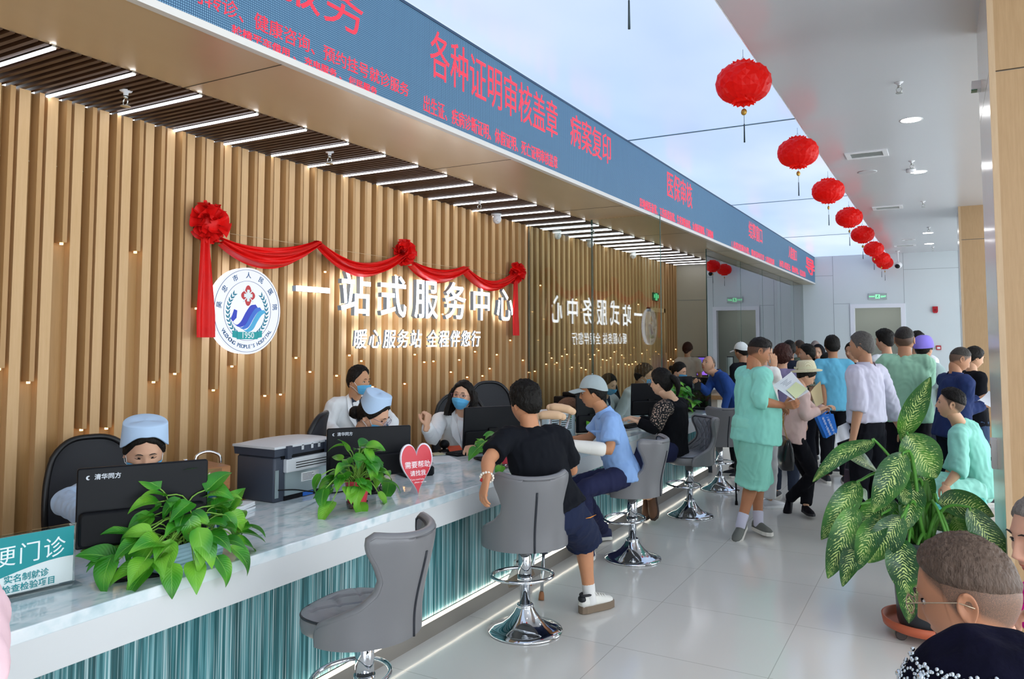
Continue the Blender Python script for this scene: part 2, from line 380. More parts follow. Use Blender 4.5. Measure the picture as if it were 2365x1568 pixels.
while y < 13.8:
    if 12.1 < y < 13.1:
        y += .15; continue
    ky = round(y, 2); z = tips.get(ky)
    if z is None: z = rng.choice([1.25, 1.3, 1.42, 1.36, 1.5, 1.28, 1.47, 2.2])+rng.uniform(-.02, .02)
    o = thing('slat_light', 'slim light-tipped wooden slat on the wall, %s from the left' % ordn(k), 'wall light', (WX+.001, y, z), 0, 'light-tipped thin slats on the wooden wall')
    m = MB(); m.bx((0, -.013, .0), (.075, .013, ZS-.008-z)); m.build('slat', WOODT, o)
    MB().lathe([(.0095, -.012), (.0095, 0)], (.045, 0, 0), 8).build('lamp', TIPM, o)
    y += .15; k += 1
# downlights, sprinklers, vents, alarms on the ceilings
DL = emit('downlight_glow', '#ffffff', DOWNLIGHT); WHT = mat('white_plastic', '#e8e8ea', .4); STEEL = mat('sprinkler_steel', '#b8b9b2', .25, 1.); BLK = mat('black_plastic', '#101216', .45, spec=.25); DGREY = mat('vent_dark', '#4a4d4c', .6)
d0 = None
DLT = [('round glowing downlight nearest the front in the white ceiling', -.205, 7.95), ('round glowing downlight beside the smoke detector', -.21, 10.51), ('round glowing downlight near the far end, before the ceiling vents', -.208, 16.76), ('round glowing downlight closest to the end wall', -.215, 18.7)]
DLT += [('unseen downlight added to light the hall, %s in order' % ORD[j], xx, yy) for j, (xx, yy) in enumerate([(1.5, 2.6), (1.5, 7.9), (1.5, 10.5), (-.2, 2.6), (-.2, 0.2), (1.5, .2), (1.5, 13.2), (1.5, 16.)])]  # out-of-view downlights added for more light in the hall
for lab, x, y in DLT:
    if d0 is None:
        d0 = thing('downlight', lab, 'ceiling light', (x, y, ZC), 0, 'downlights in the white ceiling')
        MB().lathe([(.085, -.001), (.098, -.004), (.1, .003), (.085, .003)], n=28, cap=False).build('ring', WHT, d0); MB().lathe([(.002, -.0005), (.086, -.0005), (.086, .002)], n=28).build('lens', DL, d0)
    else: dup(d0, (x, y, ZC), 0, lab)
def sprinkler():
    o = thing('sprinkler', '', 'sprinkler', (0, 0, 0), 0, 'ceiling sprinklers')
    MB().lathe([(.034, 0), (.03, -.006), (.014, -.01), (.012, -.028)], n=14).build('cup', WHT, o)
    m = MB(); m.lathe([(.011, -.026), (.011, -.04), (.006, -.045)], n=10); 
    for s in (-1, 1): m.tube([(s*.009, 0, -.04), (s*.02, 0, -.055), (s*.016, 0, -.075), (0, 0, -.085)], .003, 6)
    m.lathe([(.026, -.088), (.026, -.085), (.004, -.084)], n=14); m.build('head', STEEL, o); return o
sp = None
for lab, x, y, z in [('steel sprinkler nearest the front on the white ceiling', -.25, 6.715, ZC), ('steel sprinkler beside the round smoke detector', -.26, 9.82, ZC), ('steel sprinkler just before the middle vent of the white ceiling', -.207, 12.83, ZC), ('steel sprinkler before the farther downlights', -.18, 15.9, ZC), ('steel sprinkler closest to the end wall', -.15, 19.37, ZC),
        ('sprinkler hanging under the brown slatted ceiling at the near end', -3.83, 2.56, ZS), ('second sprinkler under the brown slatted ceiling', -3.82, 4.14, ZS), ('sprinkler under the slatted ceiling above the garland end', -3.916, 6.35, ZS), ('sprinkler under the slatted ceiling past the glass pane', -3.75, 8.77, ZS)]:
    if sp is None: sp = sprinkler(); sp.location = (x, y, z); sp['label'] = lab
    else: dup(sp, (x, y, z), 0, lab)
def vent(lab, x0, x1, y, wy):
    o = thing('ceiling_vent', lab, 'air vent', ((x0+x1)/2, y, ZC), 0, 'air vents in the white ceiling'); w_ = x1-x0
    m = MB()
    for a, b in (((-w_/2-.05, -wy/2-.05), (w_/2+.05, -wy/2)), ((-w_/2-.05, wy/2), (w_/2+.05, wy/2+.05)), ((-w_/2-.05, -wy/2), (-w_/2, wy/2)), ((w_/2, -wy/2), (w_/2+.05, wy/2))): m.bx((*a, -.012), (*b, .002))
    m.build('frame', WHT, o)
    m = MB(); m.bx((-w_/2, -wy/2, -.001), (w_/2, wy/2, .001)); m.build('recess', DGREY, o)
    m = MB(); k = int(wy/.03)
    for i in range(k): m.box((0, -wy/2+(i+.5)*wy/k, -.005), (w_, .012, .004), M.Rotation(.5, 3, 'X'))
    m.build('louvre', mat('vent_slat', '#b9bdb9', .4), o)
vent('large rectangular air vent nearest the front in the white ceiling', -.84, -.52, 9.2, .22); vent('middle rectangular air vent in the white ceiling', -.86, -.54, 13.16, .2)
vent('slotted air vent closest to the end wall', -.84, -.52, 18.75, .2); vent('small air vent just before the farthest one', -.64, -.5, 17.68, .1)
o = thing('ceiling_speaker', 'flat round grey speaker plate in the white ceiling', 'speaker', (-.753, 10.2, ZC)); MB().lathe([(.11, 0), (.108, -.006), (.095, -.008)], n=28).build('grille', mat('speaker_grille', '#b9b9bb', .6), o)
o = thing('smoke_detector', 'round white smoke detector on the ceiling beside a downlight', 'smoke detector', (-.285, 10.3, ZC)); MB().lathe([(.05, 0), (.055, -.012), (.048, -.035), (.02, -.04)], n=20).build('body', WHT, o)
o = thing('wall_detector', 'small white detector box high on the near oak pillar', 'detector', (.25, 5.6, 3.25)); MB().bx((-.05, -.05, -.03), (0, .05, .02)).build('body', WHT, o); MB().bx((-.052, -.03, -.035), (-.02, .03, -.028)).build('lens', mat('green_lens', '#1e6b46', .3), o)
o = thing('security_camera', 'white dome camera hanging on a rod before the end wall', 'security camera', (-.875, 19.9, ZC))
MB().lathe([(.045, 0), (.045, -.01), (.014, -.015), (.014, -.26), (.03, -.27)], n=14).build('rod', WHT, o); MB().ell((0, 0, -.33), (.085, .085, .08), 18, 10).build('housing', WHT, o); MB().ell((-.01, -.035, -.35), (.062, .062, .06), 16, 10).build('lens_dome', BLK, o)
c0 = None
for i, y in enumerate((7.09, 8.58, 9.6, 11.25)):
    lab = ['white turret camera at the ceiling edge above the garland end', 'white turret camera on the slat wall just past the glass pane', 'third white turret camera along the slat wall', 'farthest white turret camera along the slat wall'][i]
    if c0 is None:
        c0 = thing('turret_camera', lab, 'security camera', (-4.16, y, ZS-.005), 0, 'turret cameras at the slat wall'); MB().lathe([(.055, 0), (.055, -.02), (.045, -.025)], n=18).build('base', WHT, c0); MB().ell((.01, 0, -.06), (.046, .046, .052), 16, 10).build('ball', WHT, c0); MB().ell((.035, -.025, -.075), (.02, .02, .02), 10, 8).build('lens', WHT, c0)
    else: dup(c0, (-4.16, y, ZS-.005), 0, lab)
# end wall fittings
o = thing('exit_sign', 'flat grey exit sign with green glowing figure above the doorway', 'exit sign', (-1.36, YE, 2.66))
MB().bx((-.2, -.025, -.075), (.2, 0, .075)).build('plate', mat('sign_grey', '#aebcba', .3, .3), o)
GRN = emit('exit_green', '#7dffb0', .5); m = MB(); m.bx((-.05, -.0275, -.05), (.05, -.025, .05)); m.build('panel', emit('exit_panel', '#9affc6', .3), o)
T = frame((0, 0, 0), (1, 0, 0), (0, 0, 1)); m = MB()
text_mb(m, 'EXIT', .055, T @ M.Translation((.125, -.005, .027)), .001, .001); text_mb(m, '安全出口', .032, T @ M.Translation((-.125, .0, .027)), .001, .0005)
m.build('writing', GRN, o)
m = MB(); m.T = M.Translation((0, -.028, 0)); DGN = mat('exit_figure', '#0f5c3a', .5)
m.ell((.008, 0, .03), (.009, .004, .009), 8, 6); m.tube([(.004, 0, .02), (-.004, 0, -.005)], .007, 6); m.tube([(-.004, 0, -.005), (.016, 0, -.015), (.012, 0, -.04)], .005, 6); m.tube([(-.004, 0, -.005), (-.016, 0, -.022), (-.03, 0, -.03)], .005, 6); m.tube([(.004, 0, .018), (.022, 0, .008)], .004, 6); m.tube([(.003, 0, .018), (-.016, 0, .01)], .004, 6); m.build('figure', DGN, o)
RED = mat('alarm_red', '#b01222', .35)
o = thing('fire_alarm', 'dark red fire alarm sounder on the end wall right of the doorway', 'fire alarm', (-.156, YE, 2.32)); m = MB(); m.prism([(-.055, .075), (-.055, -.04), (-.035, -.075), (.035, -.075), (.055, -.04), (.055, .075)], 0, .05, T=frame((0, 0, 0), (1, 0, 0), (0, 0, 1))); m.build('body', RED, o); MB().lathe([(.03, 0), (.026, .006)], (0, -.05, -.01), 16, ax=(0, -1, 0)).build('lens', mat('alarm_lens', '#8d0f1c', .1), o)
o = thing('call_point', 'small red and white manual call point low on the end wall', 'call point', (-.112, YE, 1.44)); MB().bx((-.05, -.04, -.05), (.05, 0, .05)).build('body', RED, o); MB().bx((-.033, -.044, -.03), (.033, -.04, .02)).build('plate', WHT, o)
o = thing('wall_socket_box', 'white power socket box on the edge of the near oak pillar', 'socket', (.25, 5.35, .99)); MB().rbox((-.014, 0, 0), (.03, .1, .17), .004).build('cover', WHT, o); m = MB()
for zz in (-.045, .03): m.bx((-.031, -.012, zz), (-.028, -.006, zz+.02)); m.bx((-.031, .008, zz), (-.028, .014, zz+.02))
m.build('socket_hole', BLK, o)
o = thing('exit_lamp', 'tiny green running man lamp on the slat wall by the side door', 'exit sign', (WX+.05, 12.6, 2.36)); MB().bx((0, -.13, -.07), (.03, .13, .07)).build('plate', mat('sign_green', '#0f6b45', .4), o); m = MB(); m.bx((.03, -.05, -.06), (.033, .05, .06)); m.bx((.03, -.13, -.02), (.033, -.07, .04)); m.bx((.03, .07, -.02), (.033, .13, .04)); m.build('panel', emit('lamp_green', '#6fffae', .16), o)
m = MB(); m.bx((WX+.05, 12.25, 0), (WX+.085, 12.95, 2.1), 0); m.bx((WX+.05, 12.19, 0), (WX+.1, 12.25, 2.17), 1); m.bx((WX+.05, 12.95, 0), (WX+.1, 13.01, 2.17), 1); m.bx((WX+.05, 12.19, 2.1), (WX+.1, 13.01, 2.17), 1)
struct(m.build('door_2', [wood('door_oak', '#a97c46', '#bd8f58', 'Z', .4), WOODW]))
# ---------------------------------------------------------------- LED display
t = NT('led_face'); co = t.co(scale=(1, 1, 1)); 
sx = t.n('ShaderNodeSeparateXYZ', {0: co}); 
fy = t.math('SINE', t.math('MULTIPLY', sx.outputs[1], 2*pi/.011)); fz = t.math('SINE', t.math('MULTIPLY', sx.outputs[2], 2*pi/.011))
g = t.math('MULTIPLY', t.math('ADD', fy, 1.), t.math('ADD', fz, 1.))
c = t.mix(t.math('MULTIPLY', g, .25), '#2b5474', '#86b0ca')
br = t.n('ShaderNodeTexBrick', {'Vector': t.co(rot=(0, pi/2, 0), scale=(1, 1, 1)), 'Color1': (1, 1, 1, 1), 'Color2': (.93, .93, .93, 1), 'Mortar': (.55, .6, .7, 1), 'Scale': 1., 'Mortar Size': .0012, 'Brick Width': .32, 'Row Height': .16}, offset=.5)
mm = t.n('ShaderNodeMix', {}, data_type='RGBA', blend_type='MULTIPLY'); mm.inputs[0].default_value = .35; t.l(c, mm.inputs[6]); t.l(br.outputs[0], mm.inputs[7])
t.base(mm.outputs[2]); t.set(Roughness=.6); LEDF = t.m
o = thing('led_display', 'long blue-grey ribbon display with red writing above the counter', 'display', (LX+.001, 0, 0))
MB().bx((.001, -2.5, ZS+.035), (.03, YE-.05, ZC-.02)).build('screen', LEDF, o)
m = MB(); m.bx((.0, -2.5, ZS-.004), (.04, YE-.05, ZS+.03)); m.build('trim_edge', mat('trim_pale', '#d9d4cc', .35), o); MB().bx((.001, -2.5, ZC-.02), (.034, YE-.05, ZC-.002)).build('top_edge', mat('led_top', '#24405c', .5), o)
LRED = emit('led_red', '#ff3048', .34)
def ledtext(s, y0, y1, z, size, bold=0., name='red_text'):
    m = MB(); T = frame((.031, 0, z), (0, 1, 0), (0, 0, 1)); text_mb(m, s, size, T, .001, bold, 'LEFT')
    a = np.array(m.v); lo, hi = a[:, 1].min(), a[:, 1].max(); a[:, 1] = y0+(a[:, 1]-lo)*(y1-y0)/(hi-lo); m.v = [tuple(p) for p in a]
    # one part per written phrase: split where the gap between letters is wide
    a = np.array(m.v); par = list(range(len(a)))
    fy = [(a[list(f), 1].min(), a[list(f), 1].max(), i) for i, f in enumerate(m.f)]; fy.sort(); groups = []; hi = None
    for p, q, i in fy:
        if hi is None or p > hi+size*.42: groups.append([]); hi = q
        groups[-1].append(i); hi = max(hi, q)
    for g in groups:
        used = sorted({j for i in g for j in m.f[i]}); ix = {j: k for k, j in enumerate(used)}
        mm = MB(); mm.add([m.v[j] for j in used], [tuple(ix[j] for j in m.f[i]) for i in g], False); mm.build(name, LRED, o)
def LY(u, v): return PX(u, v, LX+.03)
ledtext('综合服务', 1.9, LY(838, 60).y, (LY(805, 5).z+LY(805, 75).z)/2+.03, .30, .0)
ledtext('预诊咨询、双向转诊、健康咨询、预约挂号就诊服务', LY(330, 0).y-.35, LY(943, 222).y, LY(700, 101).z, .088, .0)
ledtext('轮椅平车借用 、 充电服务 、 便民服务', LY(535, 70).y, LY(870, 215).y, LY(700, 139).z, .045, .0005)
ledtext('各种证明审核盖章', LY(993, 130).y, LY(1287, 285).y, (LY(1010, 95).z+LY(1010, 178).z)/2, .33, .0)
ledtext('病案复印', LY(1317, 310).y, LY(1410, 350).y, (LY(1340, 285).z+LY(1340, 340).z)/2-.01, .31, .0)
ledtext('出生证、疾病诊断证明、休假证明、死亡证明审核盖章', LY(978, 245).y, LY(1287, 378).y, (LY(985, 233).z+LY(985, 258).z)/2+.005, .115, .0)
ledtext('医保审核', LY(1541, 440).y, LY(1598, 450).y, (LY(1550, 412).z+LY(1550, 455).z)/2, .34, .0)
ledtext('异地就医备案、工伤医保备案、生育津贴备案、大病医保报销、门诊慢病', LY(1477, 470).y, LY(1647, 545).y, (LY(1482, 465).z+LY(1482, 478).z)/2, .115, .0)
ledtext('结算窗口', LY(1729, 530).y, LY(1760, 550).y, LY(1744, 540).z, .30, .0)
ledtext('1.出院结算办理、费用清单打印  2.医保结算', LY(1690, 565).y, LY(1788, 605).y, LY(1735, 584).z, .12, .0)
ledtext('入院窗口', LY(1821, 580).y, LY(1840, 600).y, LY(1830, 588).z, .28, .0)
ledtext('办理入院登记、缴纳押金、信息查询', LY(1800, 608).y, LY(1860, 636).y, LY(1830, 622).z, .15, .0)
ledtext('导', LY(1861, 620).y, LY(1881, 620).y, LY(1870, 618).z, .42, .008)
# ================================================================ counter
FX, BX, HT = -2.47, -3.36, .78; Y0, Y1 = -1.5, 9.45
t = NT('counter_marble'); co = t.co(scale=(1.6, .8, 1)); 
n1 = t.noise(co, 9, 4, .6); vo = t.n('ShaderNodeTexVoronoi', {'Vector': t.co(scale=(26, 12, 10)), 'Scale': 1.3}, feature='SMOOTH_F1').outputs[0]
c = t.ramp(n1, [(.36, '#cddfe4'), (.5, '#dfe9ed'), (.7, '#ebf0f3')]); fl = t.ramp(t.math('MULTIPLY', vo, t.noise(co, 4, 2)), [(.07, '#b2cfd6'), (.16, '#ffffff')])
mm = t.n('ShaderNodeMix', {}, data_type='RGBA', blend_type='MULTIPLY'); mm.inputs[0].default_value = .5; t.l(c, mm.inputs[6]); t.l(fl, mm.inputs[7]); t.base(mm.outputs[2])
t.set(Roughness=.05); t.b.inputs['Specular IOR Level'].default_value = .6; t.bump(t.noise(co, 12, 2), .04, .01); MARB = t.m
t = NT('teal_streaks'); co = t.co(scale=(1, 1, .02)); n1 = t.noise(co, 38, 3, .7); n2 = t.noise(t.co(scale=(1, 1, .006)), 150, 2, .6)
c = t.ramp(n1, [(.33, '#164549'), (.48, '#2c6a70'), (.6, '#6aa3a9'), (.74, '#cfe2e4')]); t.base(t.mix(t.ramp(n2, [(.55, (0, 0, 0, 1)), (.68, (1, 1, 1, 1))]), c, '#bcd6d8')); t.set(Roughness=.22); t.b.inputs['Specular IOR Level'].default_value = .4; TEAL = t.m
APR = mat('apron_white', '#d9dcdd', .25, var=.015)
o = thing('service_counter', 'long white service counter with marbled top and teal streaked front', 'counter')
m = MB(); m.bx((BX, Y0, HT-.045), (FX, Y1, HT)); m.build('countertop', MARB, o, bevel=.004)
m = MB(); m.bx((FX-.03, Y0, HT-.165), (FX-.001, Y1, HT-.003)); m.bx((BX+.05, Y1-.03, HT-.165), (FX-.03, Y1-.002, HT-.045)); m.build('apron', APR, o, bevel=.003)
m = MB(); m.bx((-2.62, Y0, .1), (-2.565, Y1-.05, HT-.1)); m.build('front_panel', TEAL, o)
m = MB(); m.bx((BX+.05, Y1-.09, .1), (-2.62, Y1-.05, HT-.05)); m.bx((BX+.05, Y0, .05), (BX+.08, Y1-.06, .74)); m.build('end_panel', APR, o)
m = MB(); m.bx((-2.66, Y0, 0), (-2.535, Y1-.05, .088)); m.build('kick_plate', mat('kick_steel', '#9a948d', .35, .6), o)
m = MB(); m.bx((-2.556, Y0, .088), (-2.540, Y1-.06, .099)); m.build('light_strip', emit('kick_light', '#fff4e2', KICK), o)
# ---------------------------------------------------------------- bar stools
LEA = mat('grey_leather', '#7b7d83', .38, spec=.5, var=.03, bump=.08, bs=220, bd=.002); LEAD = mat('grey_leather_back', '#77777a', .36, spec=.5, var=.03, bump=.08, bs=220, bd=.002); PIPE = mat('dark_piping', '#20242d', .5); CHR = mat('chrome', '#d6d9de', .05, 1.)
def make_stool():
    o = thing('bar_stool', '', 'bar stool', (0, 0, 0), 0, 'grey leather bar stools at the counter')
    MB().lathe([(.2, 0), (.203, .006), (.2, .012), (.165, .022), (.12, .042), (.085, .07), (.06, .1), (.046, .125), (.043, .13), (.047, .136), (.043, .142), (.036, .145)], n=48).build('base', CHR, o)
    MB().lathe([(.029, .14), (.029, .25), (.032, .252), (.032, .258), (.029, .26)], n=20).build('lower_pole', CHR, o); MB().lathe([(.036, .255), (.036, .46)], n=20).build('gas_pole', CHR, o)
    m = MB(); pts = [(.17*cos(a)*1.0, .06+.14*sin(a), .275) for a in [2*pi*k/36 for k in range(36)]]; m.tube(pts, .0095, 8, closed=True); m.lathe([(.041, .262), (.041, .292)], n=18); m.build('footrest', CHR, o)
    # seat facing +y; outline rounded, wider at the back
    def outline(a, k=1.):
        x = .215*k*math.copysign(abs(cos(a))**.62, cos(a)); y = .205*k*math.copysign(abs(sin(a))**.66, sin(a)); return x*(1+.04*sin(-a)), y+.02
    n = 48; rings = []
    for k, z in ((.55, .457), (.84, .464), (.95, .48), (.972, .505), (.965, .528), (.93, .536)): rings.append([V((*outline(2*pi*j/n, k), z)) for j in range(n)])
    m = MB(); m.rings(rings, True, True); m.build('seat_base', LEAD, o)
    m = MB(); m.tube([V((*outline(2*pi*j/n, .955), .536)) for j in range(n)], .005, 6, closed=True); m.build('seat_piping', PIPE, o)
    def cush(u, v):
        a = 2*pi*u; r = v*.95; x, y = outline(a, r); q = .035*(1-r**6); g1 = abs(((x+y)*7.2) % 1-.5); g2 = abs(((x-y)*7.2) % 1-.5)
        return V((x, y, .534+q*.75-.007*(1-sstep(0, .12, .5-g1))*0-.006*(sstep(.38, .5, g1)+sstep(.38, .5, g2))*(1-r**8)))
    m = MB(); m.grid(cush, 64, 26, True); m.build('seat_cushion', LEA, o)
    # wing-shaped wrap-around back: half angle of the wings at each height
    ZZ = [.462, .50, .53, .56, .60, .65, .70, .76, .81, .845, .858]; AA = [104, 106, 102, 84, 60, 47, 44.5, 49, 55, 56, 50]
    def wing(u, h, off):
        z = lerp(.462, .858, h); am = radians(float(np.interp(z, ZZ, AA))); a = u*am; lean_ = .012+.060*sstep(.52, .86, z); tip = .030*abs(u)**3*sstep(.66, .84, z)
        if h > .999: z -= .016*(1-abs(u)**2)
        r = 1-.03*math.exp(-((z-.66)/.08)**2)+.05*sstep(.7, .86, z)
        return V((sin(a)*(.224+off)*r, .02-cos(a)*(.208+off)-lean_+tip, z))
    nu_, nh = 49, 33; tk = lambda u, h: -.034-.010*sin(pi*h)*(1-u*u)
    def inner(u, h):
        p = wing(u, h, 0); a = u*1.6; g1 = abs(((a*1.9+p.z*9)) % 1-.5); g2 = abs(((a*1.9-p.z*9)) % 1-.5); e = (1-abs(u)**6)*sstep(0, .2, h)*(1-sstep(.88, 1, h)); pad = -.018*e if p.z > .53 else 0; d = .013*max(sstep(.36, .5, g1), sstep(.36, .5, g2))*e*(p.z > .55)
        return wing(u, h, -.026+pad+d)
    m = MB(); m.grid(lambda u, v: wing(2*u-1, v, .012), nu_, nh, mi=0); m.grid(lambda u, v: inner(1-2*u, v), nu_*2, nh*2, mi=1)
    def lip(pts0, pts1):
        mid = [(p+q)/2+(p-V((0, .02, p.z))).normalized()*0 for p, q in zip(pts0, pts1)]; m.rings([pts0, pts1], False, False, closed=False, mi=0)
    for s_ in (-1, 1): lip([wing(s_, j/40, .012) for j in range(41)], [wing(s_, j/40, -.026) for j in range(41)])
    for h_ in (0, 1): lip([wing(2*i/40-1, h_, .012) for i in range(41)], [wing(2*i/40-1, h_, -.026) for i in range(41)])
    bk = m.build('backrest', [LEAD, LEA], o)
    m = MB(); m.tube([wing(0, h, .0125) for h in [k/12*.80 for k in range(13)]], .006, 6); m.build('back_seam', PIPE, bk)
    E_ = [wing(-1, j/30, -.026) for j in range(6, 31)]+[wing(2*i/30-1, 1, -.026) for i in range(1, 30)]+[wing(1, 1-j/30, -.026) for j in range(0, 25)]
    m = MB(); m.tube(E_, .005, 6); m.build('back_piping', PIPE, bk)
    R_ = [wing(-1, j/30, -.007) for j in range(0, 31)]+[wing(2*i/30-1, 1, -.007) for i in range(1, 30)]+[wing(1, 1-j/30, -.007) for j in range(0, 31)]
    m = MB(); m.tube(R_, .0185, 8); m.build('rolled_edge', LEAD, bk)
    m = MB(); m.tube([(.03, .03, .44), (.1, .06, .43), (.2, .1, .425)], .005, 6); m.build('height_lever', CHR, o)
    return o
ST = make_stool(); ST.location = (-2.08, 2.50, 0); ST.scale = (1.06,)*3; ST.rotation_euler = (0, 0, radians(97)); ST['label'] = 'empty grey leather bar stool nearest the front, its quilted seat showing'
dup(ST, (-2.13, 3.96, 0), radians(42), 'grey leather bar stool under the man in the black T-shirt')
dup(ST, (-2.10, 5.62, 0), radians(88), 'grey leather bar stool under the man in the grey cap')
dup(ST, (-2.13, 7.23, 0), radians(132), 'grey leather bar stool with tufted inner back under the woman in black')
dup(ST, (-2.20, 8.62, 0), radians(38), 'grey leather bar stool farthest back, behind the man in mint')
# ---------------------------------------------------------------- signs on the slat wall
SIGNM = emit('sign_white', '#eef4ff', SIGN); SIDE = mat('letter_side', '#9fb6cf', .3, .2); sgx = WX+.075
def wallT(y, z, x): return frame((x, y, z), (0, 1, 0), (0, 0, 1))
def letters(name, lab, s, y0, pitch, z, size, ext, bold, sx=1., shear=0., gaps=None):
    o = thing(name, lab, 'sign', (sgx, y0, z)); y = 0.
    for i, ch in enumerate(s):
        if ch == ' ': y += pitch*.35; continue
        m = MB(); text_mb(m, ch, size, wallT(y, 0, .05), ext, bold, sx=sx, shear=shear)
        p = m.build('letter', [SIGNM, SIDE], o)
        for f in p.data.polygons: f.material_index = 0 if abs(f.normal.x) > .5 else 1
        if ch != '一': k = MB(); k.bx((.002, y-.008, -.008), (.05-ext, y+.008, .008)); k.build('standoff', SIDE, p)
        y += pitch
letters('wall_sign', 'large glowing white sign letters in one row on the slat wall', '一站式服务中心', 4.37, .4905, 1.995, .385, .02, .0045)
letters('slogan_sign', 'small glowing brush-style slogan letters beneath the large sign', '暖心服务站 全程伴您行', 4.925, .1925, 1.642, .172, .009, .0012, shear=.12)
# round emblem
o = thing('emblem_sign', 'round glowing white hospital emblem with laurel wreath on the slat wall', 'sign', (sgx, 3.745, 1.848))
EMB = emit('emblem_face', '#e9eefc', .29); RAD = .298
MB().lathe([(RAD-.004, .004), (RAD-.004, .058)], ax=(1, 0, 0), n=64).build('box', emit('emblem_side', '#dfe9ff', .7), o); MB().lathe([(.001, .058), (RAD, .058), (RAD, .064), (.001, .064)], ax=(1, 0, 0), n=64).build('face', EMB, o)
TL = mat('emblem_teal', '#0b7f96', .5); NAVY = mat('emblem_navy', '#1c5c8a', .5)
def ringm(r, w_, mt, nm, x=.0645):
    m = MB(); m.lathe([(r-w_, x), (r+w_, x), (r+w_, x+.002), (r-w_, x+.002)], ax=(1, 0, 0), n=72, cap=False); m.build(nm, mt, o)
ringm(.283, .0012, NAVY, 'outer_ring'); ringm(.205, .001, NAVY, 'inner_ring')
def arc(s, r, a0, a1, size, flip, nm):
    m = MB(); n = len(s)
    for i, ch in enumerate(s):
        if ch == ' ': continue
        a = radians(lerp(a0, a1, i/(n-1))); y, z = r*cos(a), r*sin(a)
        up = V((0, cos(a), sin(a)))*(-1 if flip else 1); rt = V((0, sin(a), -cos(a)))*(-1 if flip else 1)
        text_mb(m, ch, size, frame((.065, y, z), rt, up), .001, .0004)
        if not flip: m.build(nm, NAVY, o); m = MB()
    if flip: m.build(nm, NAVY, o)
arc('吴忠市人民医院', .243, 172, 8, .046, False, 'chinese_name'); arc("WUZHONG PEOPLE'S HOSPITAL", .247, 215, 325, .036, True, 'latin_name')
T2 = wallT(0, 0, .064)
def leaf2(m, c, a, l, w_):
    d = V((cos(a), sin(a))); p = V((-d.y, d.x)); c = V(c); pts = [c, c+d*l*.4+p*w_, c+d*l, c+d*l*.4-p*w_*.6]; m.prism([(q.x, q.y) for q in pts], 0, .002, T=T2)
for sg, nm in ((1, 'laurel_right'), (-1, 'laurel_left')):
    m = MB()
    for k in range(12):
        a = radians(-62+k*9.4); c = V((.168*cos(a), .168*sin(a)-.01)); ta = a+pi/2
        for da in (.55, -.55): leaf2(m, (c.x*sg, c.y), (ta+da) if sg > 0 else pi-(ta+da), .036, .008)
    m.build(nm, TL, o)
m = MB(); RC = (0, .105); m.prism([(.066*(.84+.16*cos(4*q))*sin(q)*.92, RC[1]+.066*(.84+.16*cos(4*q))*cos(q)*1.08) for q in [2*pi*j/48 for j in range(48)]][::-1], 0, .002, T=T2); rc = m.build('red_cross', mat('emblem_red', '#c8161d', .4), o)
m = MB()
for w_, h_, z_ in ((.011, .040, .0036), (.036, .012, .0032)): m.prism([(-w_, RC[1]-h_), (w_, RC[1]-h_), (w_, RC[1]+h_), (-w_, RC[1]+h_)], .002, z_, T=T2)
for q in range(4): a_ = pi/4+q*pi/2; d = V((cos(a_), sin(a_))); p_ = V((-d.y, d.x))*.003; c_ = V(RC); m.prism([(x.x, x.y) for x in (c_+d*.012-p_, c_+d*.062-p_, c_+d*.062+p_, c_+d*.012+p_)], .002, .0028, T=T2)
m.build('white_plus', mat('year_white', '#eefafa', .4), rc)
def swoosh(nm, dx, dy, w_, col, zt=.002):
    m = MB(); c = spline([(x+dx, y+dy, 0) for x, y in ((-.128, -.082), (-.085, -.104), (-.04, -.084), (.0, -.025), (.04, .022), (.078, .034))], 22); up = []; dn = []
    for i, p in enumerate(c): t_ = i/21; ww = w_*(.12+.88*sstep(0, .5, t_))*(1-.25*sstep(.75, 1, t_)); up.append((p.x-.7*ww, p.y+ww*.75)); dn.append((p.x+.7*ww, p.y-ww*.75))
    m.prism(dn+up[::-1], 0, zt, T=T2); m.build(nm, mat(nm+'_blue', col, .4), o)
swoosh('swoosh_dark', 0, 0, .022, '#1233c4'); swoosh('swoosh_mid', .036, -.016, .017, '#2a6fd8', .0027); swoosh('swoosh_light', .072, -.034, .018, '#43b2e0', .0034)
m = MB(); m.prism([(-.118, .008), (-.092, .0), (-.097, -.05), (-.126, -.076), (-.146, -.056), (-.132, -.03)], 0, .002, T=T2); m.build('swoosh_tail', mat('swoosh_dark_blue', '#1233c4', .4), o)
m = MB(); m.prism([(-.09, -.145), (.09, -.145), (.09, -.195), (-.09, -.195)], 0, .0042, T=T2); 
for sg in (-1, 1): m.prism([(sg*.092, -.142), (sg*.128, -.135), (sg*.128, -.18), (sg*.092, -.187)], 0, .0036, T=T2)
m.build('banner', mat('banner_teal', '#14a5a8', .5), o); m = MB(); text_mb(m, '1950', .056, T2 @ M.Translation((0, -.17, .0048)), .001, .0008); m.build('year', mat('year_white', '#eefafa', .4), o)
